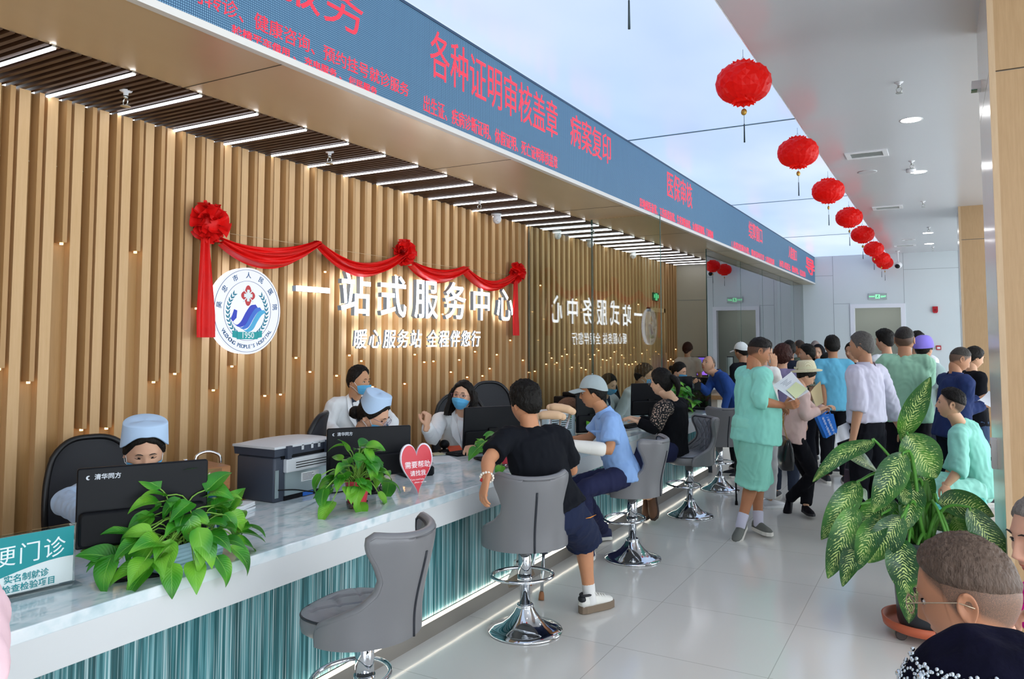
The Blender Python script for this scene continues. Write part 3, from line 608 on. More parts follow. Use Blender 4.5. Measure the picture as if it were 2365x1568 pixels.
# ---------------------------------------------------------------- red garland
t = NT('red_satin'); t.base(t.mix(t.noise(t.co(), 14, 3), '#d60e0f', '#ee1b15')); t.set(Roughness=.5); t.b.inputs['Specular IOR Level'].default_value = .3; t.bump(t.noise(t.co(), 30, 3), .25, .01); SAT = t.m
g = thing('ribbon_garland', 'red satin ribbon garland with three flower bows swagged above the sign', 'garland', (WX+.12, 0, 0))
def bow(c, r, seed):
    rg = random.Random(seed); m = MB(); c = V(c)
    for k in range(44):
        d = V((rg.uniform(-.1, 1), rg.gauss(0, 1), rg.gauss(0, 1))).normalized(); d.x *= .8; s1 = d.orthogonal().normalized(); s1 = M.Rotation(rg.uniform(0, 6.28), 3, d) @ s1; s2 = d.cross(s1); L = r*rg.uniform(.85, 1.1); W_ = r*rg.uniform(.32, .5); ph = rg.uniform(0, 6)
        def f(u, v):
            a = (u-.5)*2; x = v
            return c+d*L*(x**.8)*(1-.14*a*a)+s1*a*W_*(.25+.9*x)+s2*(W_*.5*sin(a*3.1+ph)*x+W_*.45*x*x*cos(ph+a*2))
        m.grid(f, 9, 6)
    m.ell(c, (r*.5, r*.62, r*.62), 12, 8); return m.build('bow', SAT, g)
bow((.03, 3.397, 2.412), .135, 1); bow((.03, 5.493, 2.423), .115, 2); bow((.03, 7.548, 2.393), .12, 3)
def swag(p, q, sag, w0, w1, seed):
    rg = random.Random(seed); m = MB(); N = 40; K = 13; phs = [rg.uniform(0, 6) for _ in range(4)]
    def f(u, v):
        y = lerp(p[0], q[0], u); zc = lerp(p[1], q[1], u)-sag*(1-(2*u-1)**2); W_ = lerp(w0, w1, sin(pi*u)**.8)
        s_ = v-.5; fold = .022*sin(v*pi*5+phs[0]+u*2)+.012*sin(v*pi*9+phs[1]-u*3)
        return V((.035+fold+.04*(1-(2*v-1)**2), y, zc-s_*W_))
    m.grid(f, N, K*2); m.build('swag', SAT, g)
swag((3.47, 2.30), (4.39, 2.385), .115, .05, .15, 1); swag((4.37, 2.375), (5.45, 2.40), .165, .06, .12, 2); swag((5.56, 2.33), (6.48, 2.36), .10, .05, .13, 3); swag((6.46, 2.345), (7.50, 2.37), .145, .05, .11, 4)
def tail(y, z0, z1, w0, w1):
    m = MB(); N = 24
    def f(u, v): z = lerp(z0, z1, u); W_ = lerp(w0, w1, min(1, u*1.3)); s_ = v-.5; return V((.03+.016*sin(v*pi*4+u*.6)+.02*(1-(2*v-1)**2), y+s_*W_+.02*u, z))
    m.grid(f, N, 22); m.build('tail', SAT, g)
tail(3.37, 2.33, 1.665, .06, .145); tail(7.515, 2.33, 1.69, .05, .15)
m = MB(); m.tube([(-.01, 3.4, 2.37), (.0, 5.49, 2.36), (-.01, 7.5, 2.36)], .0015, 5); m.build('cord', mat('clear_line', '#cbb893', .4), g)
# ---------------------------------------------------------------- lanterns
t = NT('lantern_paper'); t.base(t.mix(t.noise(t.co(), 6, 2), '#e8120e', '#f8241a')); t.set(Roughness=.35); t.b.inputs['Specular IOR Level'].default_value = .3; tr = t.n('ShaderNodeBsdfTranslucent', {'Color': lin('#ff2a1a')}); mx = t.n('ShaderNodeMixShader', {0: .5, 1: t.b.outputs[0], 2: tr.outputs[0]}); t.l(mx.outputs[0], t.out.inputs[0]); LAN = t.m
def make_lantern():
    o = thing('lantern', '', 'lantern', (0, 0, 0), 0, 'red paper lanterns along the ceiling edge')
    nu, nv = 40, 11; P = {}
    def prof(v): a = lerp(-1.28, 1.28, v); return .192*cos(a)**.62, .124*sin(a)/sin(1.28)
    # honeycomb: alternate vertices pushed in and out row by row
    m = MB(); vs = []
    for j in range(nv):
        r, z = prof(j/(nv-1))
        for i in range(nu): k = 1.0 if (i+2*(j % 2)) % 4 == 0 else (.95 if (i+2*(j % 2)) % 4 == 2 else .982); rr = r*k; zz = z+(.004 if (i+2*(j % 2)) % 4 == 0 else -.003); vs.append((rr*cos(2*pi*i/nu), rr*sin(2*pi*i/nu), zz))
    fs = []
    for j in range(nv-1):
        for i in range(nu): a, b = j*nu+i, j*nu+(i+1) % nu; fs += [(a, b, b+nu), (a, b+nu, a+nu)] if (i+j) % 2 else [(a, b, a+nu), (b, b+nu, a+nu)]
    m.add(vs, fs, False)
    for zz, dz in ((.128, .022), (-.128, -.022)):
        n = 12; ring0 = [V((.075*cos(2*pi*k/24), .075*sin(2*pi*k/24), zz*.93)) for k in range(24)]; ring1 = [V(((.082 if k % 2 else .070)*cos(2*pi*k/24), (.082 if k % 2 else .070)*sin(2*pi*k/24), zz+(dz if k % 2 else dz*.6))) for k in range(24)]; m.rings([ring0, ring1], True, False, smooth=False)
    m.build('shade', LAN, o)
    m = MB(); m.tube([(0, 0, .13), (0, 0, .24)], .0016, 5); m.tube([(-.02, 0, .16), (0, 0, .19), (.02, 0, .16)], .0016, 5); m.build('hanging_wire', mat('wire_steel', '#8f979c', .3, .8), o)
    m = MB(); m.tube([(0, 0, -.15), (0, 0, -.30)], .0018, 5); c_ = m.build('cord', mat('tassel_green', '#4d6165', .7), o); 
    MB().ell((0, 0, -.205), (.021, .012, .024), 12, 8).build('gold_charm', mat('gold_charm', '#b08a3c', .35, .6), o)
    m = MB()
    for k in range(7): a = 2*pi*k/7; m.tube([(.002*cos(a), .002*sin(a), -.29), (.004*cos(a), .004*sin(a), -.42)], .002, 4)
    m.build('tassel', mat('tassel_dark', '#3a4a50', .8), o); return o
ln = make_lantern()
for i in range(8):
    lab = ['largest red paper lantern, nearest the front at the ceiling edge', 'second red paper lantern from the front', 'third red paper lantern from the front', 'fourth red paper lantern from the front', 'fifth red paper lantern from the front', 'sixth red paper lantern from the front', 'seventh red paper lantern, overlapping the last one', 'farthest and smallest red paper lantern by the end wall'][i]
    q = (-1.17, 5.407+2.05*0+[0, 2.31, 4.53, 6.89, 9.05, 11.49, 13.6, 14.75][i], ZC-.24)
    if i == 0: ln.location = q; ln['label'] = lab
    else: dup(ln, q, i*.7, lab)
dup(ln, (-1.17, 3.15, ZC-.24), .4, 'red lantern hanging just above the picture, only its tassel seen')
# ================================================================ people
def remesh(mb, vox, it=3, name='tmp'):
    me = mb.mesh(name, []) if False else bpy.data.meshes.new(name)
    me.from_pydata(mb.v, [], mb.f); o = bpy.data.objects.new(name, me); COL.objects.link(o)
    r = o.modifiers.new('r', 'REMESH'); r.mode = 'VOXEL'; r.voxel_size = vox; r.adaptivity = 0
    if it: s_ = o.modifiers.new('s', 'SMOOTH'); s_.factor = .5; s_.iterations = it
    dg = bpy.context.evaluated_depsgraph_get(); ev = o.evaluated_get(dg); m2 = bpy.data.meshes.new_from_object(ev)
    n = len(m2.vertices); v = np.zeros(n*3); m2.vertices.foreach_get('co', v); v = v.reshape(-1, 3); nr = np.zeros(n*3, dtype=np.float32); m2.vertex_normals.foreach_get('vector', nr); nr = nr.reshape(-1, 3)
    f = [tuple(p.vertices) for p in m2.polygons]
    bpy.data.objects.remove(o); bpy.data.meshes.remove(me); bpy.data.meshes.remove(m2); return v, nr, f
def wrinkle(v, nr, amp, freq, seed, ani=(1, 1, .55)):
    out = []; o = V((seed*3.7, seed*1.3, seed*7.1)); A = V(ani)
    for p, n in zip(v, nr):
        q = V((p[0]*A.x, p[1]*A.y, p[2]*A.z))*freq+o; w1 = NZ.noise(q+V((NZ.noise(q*.5)*1.3,)*3)); d = amp*((1-abs(w1)*2.2)*.6+.5*NZ.noise(q*2.3))
        out.append((p[0]+n[0]*d, p[1]+n[1]*d, p[2]+n[2]*d))
    return out
def head_pos(D, o):
    """points of a head (x right, y front, z up, metres) for unit directions D"""
    x, y, z = D[:, 0], D[:, 1], D[:, 2]; t = np.clip(-z, 0, 1); fw = o.get('w', 1.)
    px = x*.0765*fw*(1-.27*t**1.8); py = np.where(y < 0, y*.100*(1-.40*t**1.3), y*.093*(1-.06*t**2)); pz = z*np.where(z > 0, .118, .117)
    px = px*(1+.05*np.exp(-((z-.3)/.35)**2)*(y < .3)); py = py+.016*t**2
    px = px*(1+.055*np.exp(-((z+.42)/.22)**2)*np.clip(1-y*y, 0, 1))     # jaw corner
    if o.get('smooth'): return np.stack([px, py+.010*np.clip(y, 0, 1)*np.exp(-((z+.38)/.4)**2), pz], 1)
    F = np.clip(y*1.6, 0, 1); g = lambda cx, cz, rx, rz: np.exp(-((np.abs(px)-cx)/rx)**2-((pz-cz)/rz)**2); d = 0*px
    hgt = np.clip((.022-pz)/.058, 0, 1)**1.25*(1/(1+np.exp(-(pz+.044)/.0028)))
    d = d+o.get('nose', .021)*hgt*np.exp(-(px/(.0085+.006*np.clip((.0-pz)/.04, 0, 1)))**2)
    d = d+.006*g(.011, -.038, .007, .007)                 # nostril wings
    d = d-.0085*g(.030, .002, .015, .010)+.0045*g(.030, .024, .020, .008)+.0025*g(0, .026, .012, .010)
    d = d+.0035*g(.040, -.026, .018, .018)                # cheeks
    d = d+.0070*g(0, -.060, .020, .006)+.0066*g(0, -.0735, .017, .0065)-.0045*g(0, -.0668, .022, .0018)-.004*g(0, -.087, .022, .007)+.0075*g(0, -.101, .018, .012)
    d = d-.003*g(.075, .03, .02, .03)
    py = py+d*F; return np.stack([px, py, pz], 1)
def sph(nu, nv, dense=1.):
    th = np.linspace(0.0001, pi-.0001, nv); ph = np.linspace(0, 2*pi, nu, endpoint=False)
    ph = ph+.45*dense*np.cos(ph)     # more columns towards the face (+y)
    P, T_ = np.meshgrid(ph, th, indexing='ij'); return np.stack([np.sin(T_)*np.cos(P), np.sin(T_)*np.sin(P), np.cos(T_)], -1).reshape(-1, 3)
def sphf(nu, nv): return [(i*nv+j, i*nv+j+1, ((i+1) % nu)*nv+j+1, ((i+1) % nu)*nv+j) for i in range(nu) for j in range(nv-1)]
HAIRL = {'short': ((0, .60), (35, .56), (55, .36), (72, .18), (84, -.12), (96, .02), (112, -.22), (150, -.50), (180, -.52)),
         'recede': ((0, .80), (30, .74), (50, .52), (72, .22), (84, -.10), (96, .02), (112, -.22), (150, -.50), (180, -.52)),
         'woman': ((0, .66), (40, .50), (60, .20), (80, -.10), (95, .0), (112, -.30), (150, -.62), (180, -.64)),
         'fringe': ((0, .30), (40, .22), (60, .05), (80, -.25), (95, -.2), (112, -.45), (150, -.66), (180, -.68)),
         'top': ((0, .62), (30, .60), (50, .52), (72, .38), (95, .28), (130, .14), (180, .02)),
         'bald': ((0, 1.2), (60, 1.0), (90, .22), (100, .1), (115, -.1), (150, .05), (180, .02))}
def hair_fn(st, th, ths, seed, zcap=None):
    L = HAIRL[st]; az = [a for a, b in L]; hz = [b for a, b in L]
    def f(D):
        ph = np.degrees(np.arccos(np.clip(D[:, 1]/np.maximum(1e-6, np.hypot(D[:, 0], D[:, 1])), -1, 1))); line = np.interp(ph, az, hz)
        mk = np.clip((D[:, 2]-line)/(.30 if st == 'top' else .09)+.5, 0, 1); mk = mk*mk*(3-2*mk); tp = np.clip((D[:, 2]-.25)/.45, 0, 1); t_ = ths+(th-ths)*tp
        nz = np.array([NZ.noise(V((d[0]*6+seed, d[1]*6, d[2]*3)))*.45+(.4-abs(NZ.noise(V((d[0]*17+d[2]*4, d[1]*17+seed, d[2]*4))))*2)*.40+NZ.noise(V((d[0]*38, d[1]*38+seed, d[2]*9)))*.28 for d in D]); return -.009+mk*(.009+t_*(1+.55*nz))
    return f
class Head:
    """everything carried on a head, in the head's own frame"""
    def __init__(s, c, R, k=1., o=None): s.T = M.Translation(c) @ R.to_4x4() @ M.Scale(k, 4); s.o = o or {}
    def surf(s, az, el, off=0., smooth=True):
        d = np.array([[sin(az)*cos(el), cos(az)*cos(el), sin(el)]]); q = dict(s.o); q['smooth'] = smooth; p = V(head_pos(d, q)[0]); return p+V(d[0])*off
    def skin(s, mb, hi=False, eyes='open'):
        nu, nv = (260, 190) if hi == 2 else (112, 84) if hi else (72, 54); D = sph(nu, nv); P = head_pos(D, s.o); mb.T = s.T
        o = mb.add(P, sphf(nu, nv), True, 0)
        if s.o.get('fade'):
            L = HAIRL['short']; ph = np.degrees(np.arccos(np.clip(D[:, 1]/np.maximum(1e-6, np.hypot(D[:, 0], D[:, 1])), -1, 1))); w_ = np.clip((D[:, 2]-np.interp(ph, [a for a, b in L], [b for a, b in L]))/.16+.5, 0, 1)
            for q in range(len(P)): mb.at[o+q] = float(w_[q])
        if eyes != 'none':
            lip = [(abs(P[i][0]) < .024*(1-((P[i][2]+.0668)/.014)**2) and abs(P[i][2]+.067) < .0125 and D[i][1] > .3) for i in range(len(P))]; n0 = len(mb.f)-len(sphf(nu, nv))
            for q in range(n0, len(mb.f)):
                if all(lip[i-o] for i in mb.f[q]): mb.mi[q] = 1
            for sg in (-1, 1):
                y = s.surf(sg*.345, .0, smooth=False).y; c = V((sg*.031, y, .0005)); yo = .0035
                if eyes == 'open':
                    mb.ell(c+V((0, -.0035, 0)), (.0135, .0065, .0055), 14, 8, mi=2); mb.ell(c+V((0, .0012, 0)), (.0056, .0034, .0056), 10, 6, mi=3)
                m_ = [c+V((sg*x, yo-abs(x)*.12-.004*(x/.016)**2, (.0056 if eyes == 'open' else -.001)-(x/.016)**2*.006*(1 if eyes == 'open' else -.6))) for x in (-.016, -.009, 0, .009, .017)]; mb.tube(m_, [.0006, .0013, .0016, .0014, .0006], 5, mi=4)
                b = [V((sg*x, s.surf(sg*math.atan2(x, .09), .22, .0015, False).y+.001, z)) for x, z in ((.013, .0225), (.024, .0265), (.036, .0265), (.046, .021))]; mb.tube(b, [.0016, .003, .0027, .001], 6, mi=4, ell=.8)
        for sg in (-1, 1):      # ears
            Re = M.Rotation(sg*-.32, 3, 'Z') @ M.Rotation(.12, 3, 'X'); c = V((sg*.0755*s.o.get('w', 1.), -.012, -.006))
            def ef(u, v):
                th = v*pi; ph = u*2*pi; p = V((sin(th)*cos(ph), sin(th)*sin(ph), cos(th))); rim = p.y*p.y+p.z*p.z; x = p.x*.012
                if p.x*sg > 0: x *= .05+.95*rim**1.6*1.3
                return Re @ V((x+sg*.006*rim*(p.y < .3), p.y*.0195*(1-.3*max(0, -p.z)), p.z*.032))+c
            mb.grid(ef, 20, 14, True, mi=0)
        mb.T = None
    def hair(s, st='short', th=.022, ths=.008, seed=0, hi=False):
        nu, nv = (120, 90) if hi else (80, 56); D = sph(nu, nv, 0.); q = dict(s.o); q['smooth'] = True; P = head_pos(D, q); off = hair_fn(st, th, ths, seed)(D)
        N = D.copy(); N[:, 2] *= .9; P = P+N*off[:, None]; m = MB(); m.T = s.T; m.add(P, sphf(nu, nv), True); m.T = None; return m
    def bun(s, m, c=(0, -.125, .01), r=.038, seed=1):
        m.T = s.T; m.ell(c, (r*1.1, r, r), 18, 12, fn=lambda p: 1+.12*NZ.noise(p*4+V((seed, 0, 0)))); m.T = None
    def pony(s, m, pts, r0=.03):
        m.T = s.T; m.ell(pts[0], (r0, r0, r0), 12, 8); P = spline(pts, 14); m.tube(P, [r0*lerp(1.0, .25, (i/13)**1.5)*(1.15 if 2 < i < 8 else 1) for i in range(14)], 10); m.T = None
    def curtain(s, m, a0=62, z1=-.17, flare=.02, seed=0, th=.034):
        """hair hanging beside and behind the face"""
        m.T = s.T
        def shell(off):
            def f(u, v):
                a = radians(lerp(a0, 360-a0, u)); z = lerp(.055, z1, v); d = .0; el = math.asin(max(-.5, min(1, z/.118))); p = s.surf(a, el if z > -.05 else -.43, off); fl = flare*sstep(0, 1, v); n_ = .020*NZ.noise(V((cos(a)*6+seed, sin(a)*6, z*14)))+.010*NZ.noise(V((cos(a)*19+seed, sin(a)*19, z*20))); return V((p.x*(1+fl*6)+sin(a)*n_, p.y*(1+fl*3)+cos(a)*n_-.01*v, z))
            return f
        m.grid(shell(th), 60, 22); g = shell(.006); m.grid(lambda u, v: g(1-u, v), 60, 22)
        for uu in (0, 1): m.rings([[shell(th)(uu, j/15) for j in range(16)], [g(uu, j/15) for j in range(16)]], False, False, closed=False)
        m.rings([[shell(th)(i/43, 1) for i in range(44)], [g(i/43, 1) for i in range(44)]], False, False, closed=False); m.T = None
    def mask(s, par):
        m = MB(); m.T = s.T
        def f(off):
            def h(u, v):
                a = radians(lerp(-66, 66, u)); z = lerp(-.022, -.108, v); edge = abs(2*u-1); z = lerp(z, -.062, .25*edge**3); el = math.asin(max(-.97, z/.117)); p = s.surf(a, el, .006+off); bulge = .017*max(0, 1-(a/.75)**2)*max(0, 1-((v-.30)/.75)**2); pl = .0016*sin(v*pi*7)*(1-edge**4); return V((p.x, p.y+bulge+pl, z))
            return h
        m.grid(f(.0015), 29, 24); g = f(-.001); m.grid(lambda u, v: g(1-u, v), 29, 24)
        m.T = s.T; m.cm = 1
        for sg in (-1, 1):
            for vv, ez in ((.05, .012), (.93, -.035)):
                p = f(.001)(0 if sg < 0 else 1, vv); m.tube([p, V((sg*.0805, .01, lerp(p.z, ez, .75))), V((sg*.084, -.022, ez))], .0016, 5)
        m.T = None; return m.build('face_mask', [MASKB, mat('mask_white', '#eef2f4', .8)], par)
    def glasses(s, par, col='#7a6a72', rim=.0011, half=False):
        m = MB(); m.T = s.T; yb = s.surf(0, .06, .0, False).y+.012
        for sg in (-1, 1):
            c = V((sg*.033, yb, -.003)); pts = [c+V((.0245*cos(a)*sg, -.004*cos(a)**2*0-.0006, .018*sin(a))) for a in [2*pi*k/24 for k in range(24)]]; m.tube(pts, rim, 6, closed=True)
            m.tube([c+V((sg*.0245, 0, .006)), V((sg*.073, yb-.022, .008)), V((sg*.083, .0, .008)), V((sg*.083, -.028, -.004))], rim, 6)
        m.tube([(-.0085, yb, .002), (0, yb+.003, .004), (.0085, yb, .002)], rim, 6); m.T = None; g = m.build('glasses', mat('frame_'+col, col, .25, .6), par)
        l = MB(); l.T = s.T
        for sg in (-1, 1): l.lathe([(.0005, 0), (.0235, 0)], (sg*.033, yb-.0005, -.003), 20, ax=(0, 1, 0), cap=False)
        l.T = None; l.build('lens', glass('spectacle_lens', '#f6f6fa', .03, .6), g)
    def shell(s, zl, off, nu=64, nv=40, wob=0., fn=None):
        """cap-like shell covering the head above the line zl(az)"""
        m = MB(); m.T = s.T
        def f(o_):
            def h(u, v):
                a = 2*pi*u; el = lerp(math.asin(zl(a)), pi/2-.001, v); p = s.surf(a, el, o_); 
                if fn: p = fn(p, a, v, o_)
                return p
            return h
        m.grid(f(off), nu, nv, True); m.rings([[f(off)(i/nu, 0) for i in range(nu)], [f(off-.004)(i/nu, 0) for i in range(nu)]], False, False); m.T = None; return m
    def nurse_cap(s, par, col='#b9d3f0'):
        m = MB(); m.T = s.T
        def edge(a): c = cos(a); return (.022+.066*sstep(0, 1, c)) if c > 0 else .022+.030*sstep(0, 1, -c)
        def f(o_):
            def g(u, v):
                a = 2*pi*u; e = edge(a); p0 = s.surf(a, math.asin(min(.95, e/.118)), .024+o_); t_ = min(1, v/.7); top = V((sin(a)*(.096+o_), cos(a)*(.082+o_)-.022, .148+.012*cos(a)*0))
                p = p0.lerp(V((lerp(p0.x, top.x, .9), lerp(p0.y, top.y, .9), top.z)), t_*(1-.12*t_))
                if v > .7: q = (v-.7)/.3; r_ = math.sqrt(max(0, 1-q*q)) if q < 1 else 0; p = V((p.x*(.12+.88*r_) if q < 1 else 0, (p.y+.022)*(.12+.88*r_)-.022, p.z+.010*sin(q*pi/2)))
                return p
            return g
        m.grid(f(0), 64, 34, True); m.rings([[f(0)(i/64, 0) for i in range(64)], [f(-.006)(i/64, 0) for i in range(64)]], False, False); m.T = None; return m.build('nurse_cap', mat('cap_blue', col, .75, var=.02), par)
    def ball_cap(s, par, col, brim=True, face=1):
        m = s.shell(lambda a: .30-.26*sstep(-.2, 1, -cos(a)*face), .016, fn=lambda p, a, v, o_: V((p.x, p.y, p.z+.006*sin(pi*v)))); m.T = s.T
        if brim:
            def bf(o_):
                def h(u, v):
                    a = radians(lerp(-62, 62, u)); p = s.surf(a, .30, .012); e = V((sin(a)*.075, s.surf(0, .3, .012).y+.088*cos(a)**.8-.02*(1-cos(a)), .030+.0)); q = p.lerp(e, v); q.z = .036+o_-.012*v-.020*(q.x/.075)**2-.006*v*v; return V((q.x, q.y*1., q.z))
                return h
            m.grid(bf(.002), 21, 8); g = bf(-.002); m.grid(lambda u, v: g(1-u, v), 21, 8); m.rings([[bf(.002)(i/20, 1) for i in range(21)], [bf(-.002)(i/20, 1) for i in range(21)]], False, False, closed=False)
        m.ell((0, -.004, .141), (.007, .007, .004), 10, 6); m.T = None; return m.build('cap', cloth('capcloth_'+col, col, .8, .06), par)
def rot3(yaw=0, pitch=0, roll=0): return M.Rotation(yaw, 3, 'Z') @ M.Rotation(pitch, 3, 'X') @ M.Rotation(roll, 3, 'Y')
def loft(mb, pts, rad, right, n=18, capr=True, mi=None, cap0=True, cap1=True):
    """closed tube of ellipses (a across, b deep) along pts; ends rounded"""
    P = [V(p) for p in pts]; rings = []; N = len(P)
    for i in range(N):
        t = (P[min(i+1, N-1)]-P[max(i-1, 0)]).normalized(); x = V(right)-t*V(right).dot(t)
        x = x.normalized() if x.length > 1e-5 else t.orthogonal().normalized(); y = t.cross(x)
        a, b = rad[i] if hasattr(rad[i], '__len__') else (rad[i], rad[i]); e = 2.0
        rings.append((P[i], x, y, a, b, t))
    out = []
    def ring(c, x, y, a, b): return [c+x*a*cos(2*pi*k/n)+y*b*sin(2*pi*k/n) for k in range(n)]
    if capr and cap0:
        c, x, y, a, b, t = rings[0]; r = min(a, b); out += [ring(c-t*r*.5, x, y, a*.35, b*.35), ring(c-t*r*.35, x, y, a*.75, b*.75)]
    for c, x, y, a, b, t in rings: out.append(ring(c, x, y, a, b))
    if capr and cap1:
        c, x, y, a, b, t = rings[-1]; r = min(a, b); out += [ring(c+t*r*.35, x, y, a*.75, b*.75), ring(c+t*r*.5, x, y, a*.35, b*.35)]
    mb.rings(out, True, True, mi=mi)
def hand(wr, d, nrm, side, curl=.35, k=1., thumb=.5, spread=.06, vox=.004, fc=None):
    """hand with palm, four fingers and thumb; d = towards the knuckles, nrm = out of the palm, side = +1 right hand"""
    d = V(d).normalized(); nrm = (V(nrm)-d*V(nrm).dot(d)).normalized(); r = d.cross(nrm)*side    # r points to the thumb side
    m = MB(); wr = V(wr); L = .088*k
    loft(m, [wr-d*.03*k, wr, wr+d*L*.35, wr+d*L*.75, wr+d*L], [(.025*k, .018*k), (.026*k, .017*k), (.034*k, .0165*k), (.040*k, .0145*k), (.039*k, .0115*k)], r, 16)
    for i, (off, ln, rr) in enumerate(((.029, .074, .0088), (.0095, .082, .0090), (-.0105, .076, .0086), (-.028, .060, .0076))):
        c = (fc[i] if fc else curl); b = wr+d*(L*(.97-.03*abs(i-1.3)))+r*off*k; a = 0; pts = [b-d*.02*k, b]; dd = (d+r*spread*(1.3-i)).normalized(); p = b
        for seg, bend in ((.45, 62), (.31, 88), (.24, 55)):
            a += radians(bend)*c; q = dd*cos(a)+nrm*sin(a); p = p+q*ln*k*seg; pts.append(p)
        rr *= k; m.tube(pts, [rr*1.05, rr*1.05, rr, rr*.93, rr*.72], 9); m.ell(pts[-1], (rr*.74,)*3, 8, 6)
        for q_ in (2, 3): m.ell(pts[q_], (rr*1.02,)*3, 8, 6)
    b = wr+d*L*.22+r*.020*k+nrm*.004*k; t1 = (d*.62+r*.72+nrm*(.25+.5*thumb)).normalized(); t2 = (d*.85+r*(.35-.5*thumb)+nrm*(.2+.6*thumb)).normalized(); p1 = b+t1*.034*k; p2 = p1+t2*.032*k; p3 = p2+(t2*.9-r*.3*thumb).normalized()*.024*k
    m.tube([b-t1*.012*k, b, p1, p2, p3], [.014*k, .0145*k, .0115*k, .0102*k, .0078*k], 9); m.ell(p3, (.0078*k,)*3, 8, 6)
    v, n_, f = remesh(m, vox, 2); return v, f
SK = {}
def skinmats(c, st='#3a302a'):
    c0 = c; key = c+st
    if key not in SK:
        t = NT('skin_'+c); co = t.co(); l = lin(c); c_ = t.mix(t.noise(co, 22, 4), tuple(x*a for x, a in zip(l[:3], (.93, .88, .86)))+(1,), tuple(min(1, x*1.05) for x in l[:3])+(1,)); at = t.n('ShaderNodeAttribute', attribute_name='stubble').outputs['Fac']; t.base(t.mix(t.math('MULTIPLY', at, t.ramp(t.noise(co, 700, 2), [(.25, (.5, .5, .5, 1)), (.6, (.95, .95, .95, 1))])), c_, st)); t.set(Roughness=.52); t.b.inputs['Specular IOR Level'].default_value = .35; t.b.inputs['Subsurface Weight'].default_value = .08; t.b.inputs['Subsurface Radius'].default_value = (.012, .005, .003); t.bump(t.noise(co, 260, 2), .12, .001)
        SK[key] = [t.m, mat('lips_'+c, tuple(a*b for a, b in zip([int(c[i:i+2], 16)/255 for i in (1, 3, 5)], (.88, .62, .60))), .4), mat('eye_white', '#ddd8d2', .2), mat('iris', '#1c1210', .1), mat('brow_dark', '#231a18', .7)]
    return SK[key]
def hairmat(c):
    n = 'hair_'+c
    if n in _mc: return _mc[n]
    t = NT(n); l = lin(c); co = t.co(scale=(1, 1, .35)); t.base(t.mix(t.noise(co, 120, 3), tuple(x*.55 for x in l[:3])+(1,), tuple(min(1, x*1.5) for x in l[:3])+(1,))); t.set(Roughness=.5); t.b.inputs['Specular IOR Level'].default_value = .18; t.bump(t.noise(co, 170, 3), .9, .006); _mc[n] = t.m; return t.m
MASKB = mat('mask_blue', '#5fb6e6', .7, var=.04)
def shoe(par, an, d, up, k=1., top='#2a2c33', sole='#d9d6cf', thick=.028, lace=None):
    """shoe with upper and sole; an = ankle point, d = heel-to-toe, up = up from the sole"""
    d = V(d).normalized(); up = (V(up)-d*V(up).dot(d)).normalized(); r = d.cross(up); c = V(an)-up*.085*k; T = M(((r.x, d.x, up.x, c.x), (r.y, d.y, up.y, c.y), (r.z, d.z, up.z, c.z), (0, 0, 0, 1)))
    def ring(y, w_, h, z0): return [T @ V((w_*cos(a)*k, y*k, (z0+(h*max(0, sin(a))**.8 if sin(a) > 0 else 0))*k)) for a in [2*pi*j/18 for j in range(18)]]
    m = MB(); z = thick-.004
    m.rings([ring(y, w_, h, z) for y, w_, h in ((-.075, .012, .03), (-.07, .026, .06), (-.045, .033, .072), (-.01, .036, .072), (.03, .038, .062), (.08, .043, .048), (.13, .044, .036), (.165, .034, .026), (.185, .012, .012))], True, True)
    o = m.build('shoe', cloth('shoe_'+top, top, .55, .08), par); m = MB()
    pl = []
    for y, w_ in ((-.082, .0), (-.076, .022), (-.05, .037), (0, .039), (.07, .046), (.13, .049), (.175, .037), (.196, .0)): pl.append((w_, y))
    
    if lace:
        q = MB(); q.T = T
        for i in range(5): y = (.02+.022*i)*k; zz = (z+.070-.0058*i*1.05)*k; q.tube([(-.026*k, y, zz-.012*k), (-.012*k, y+.006*k, zz), (.012*k, y+.004*k, zz), (.026*k, y, zz-.012*k)], .0035*k, 6)
        for s_ in (-1, 1): q.tube(spline([(0, .02*k, (z+.074)*k), (s_*.03*k, .01*k, (z+.085)*k), (s_*.035*k, .03*k, (z+.06)*k)], 8), .0028*k, 5)
        q.T = None; q.build('laces', mat('lace_white', '#e8e6e0', .8), o); q = MB(); q.T = T; q.ell((0, -.062*k, .085*k), (.03*k, .022*k, .022*k), 14, 8); q.tube([(.028*k*cos(a), -.025*k+.045*k*sin(a), (z+.068)*k) for a in [2*pi*j/20 for j in range(20)]], .008*k, 8, closed=True); q.T = None; q.build('heel_tab', mat('heel_'+lace, lace, .6), o)
    poly = [(x*k, y*k) for x, y in pl]+[(-x*k, y*k) for x, y in pl[1:-1][::-1]]; m.prism(poly, 0, thick*k, T=T); m.build('sole', mat('sole_'+sole, sole, .6), o, bevel=.004)
def stand(): return dict(pel=(0, 0, .95), wai=(0, .004, 1.09), che=(0, .0, 1.27), shc=(0, -.008, 1.385), nk=(0, -.006, 1.455), head=(0, .028, 1.606),
    shR=(.178, -.01, 1.395), elR=(.222, -.03, 1.11), wrR=(.225, .05, .87), shL=(-.178, -.01, 1.395), elL=(-.222, -.03, 1.11), wrL=(-.225, .05, .87),
    hpR=(.088, 0, .91), knR=(.098, .02, .49), anR=(.10, -.02, .085), hpL=(-.088, 0, .91), knL=(-.098, .02, .49), anL=(-.10, -.02, .085))
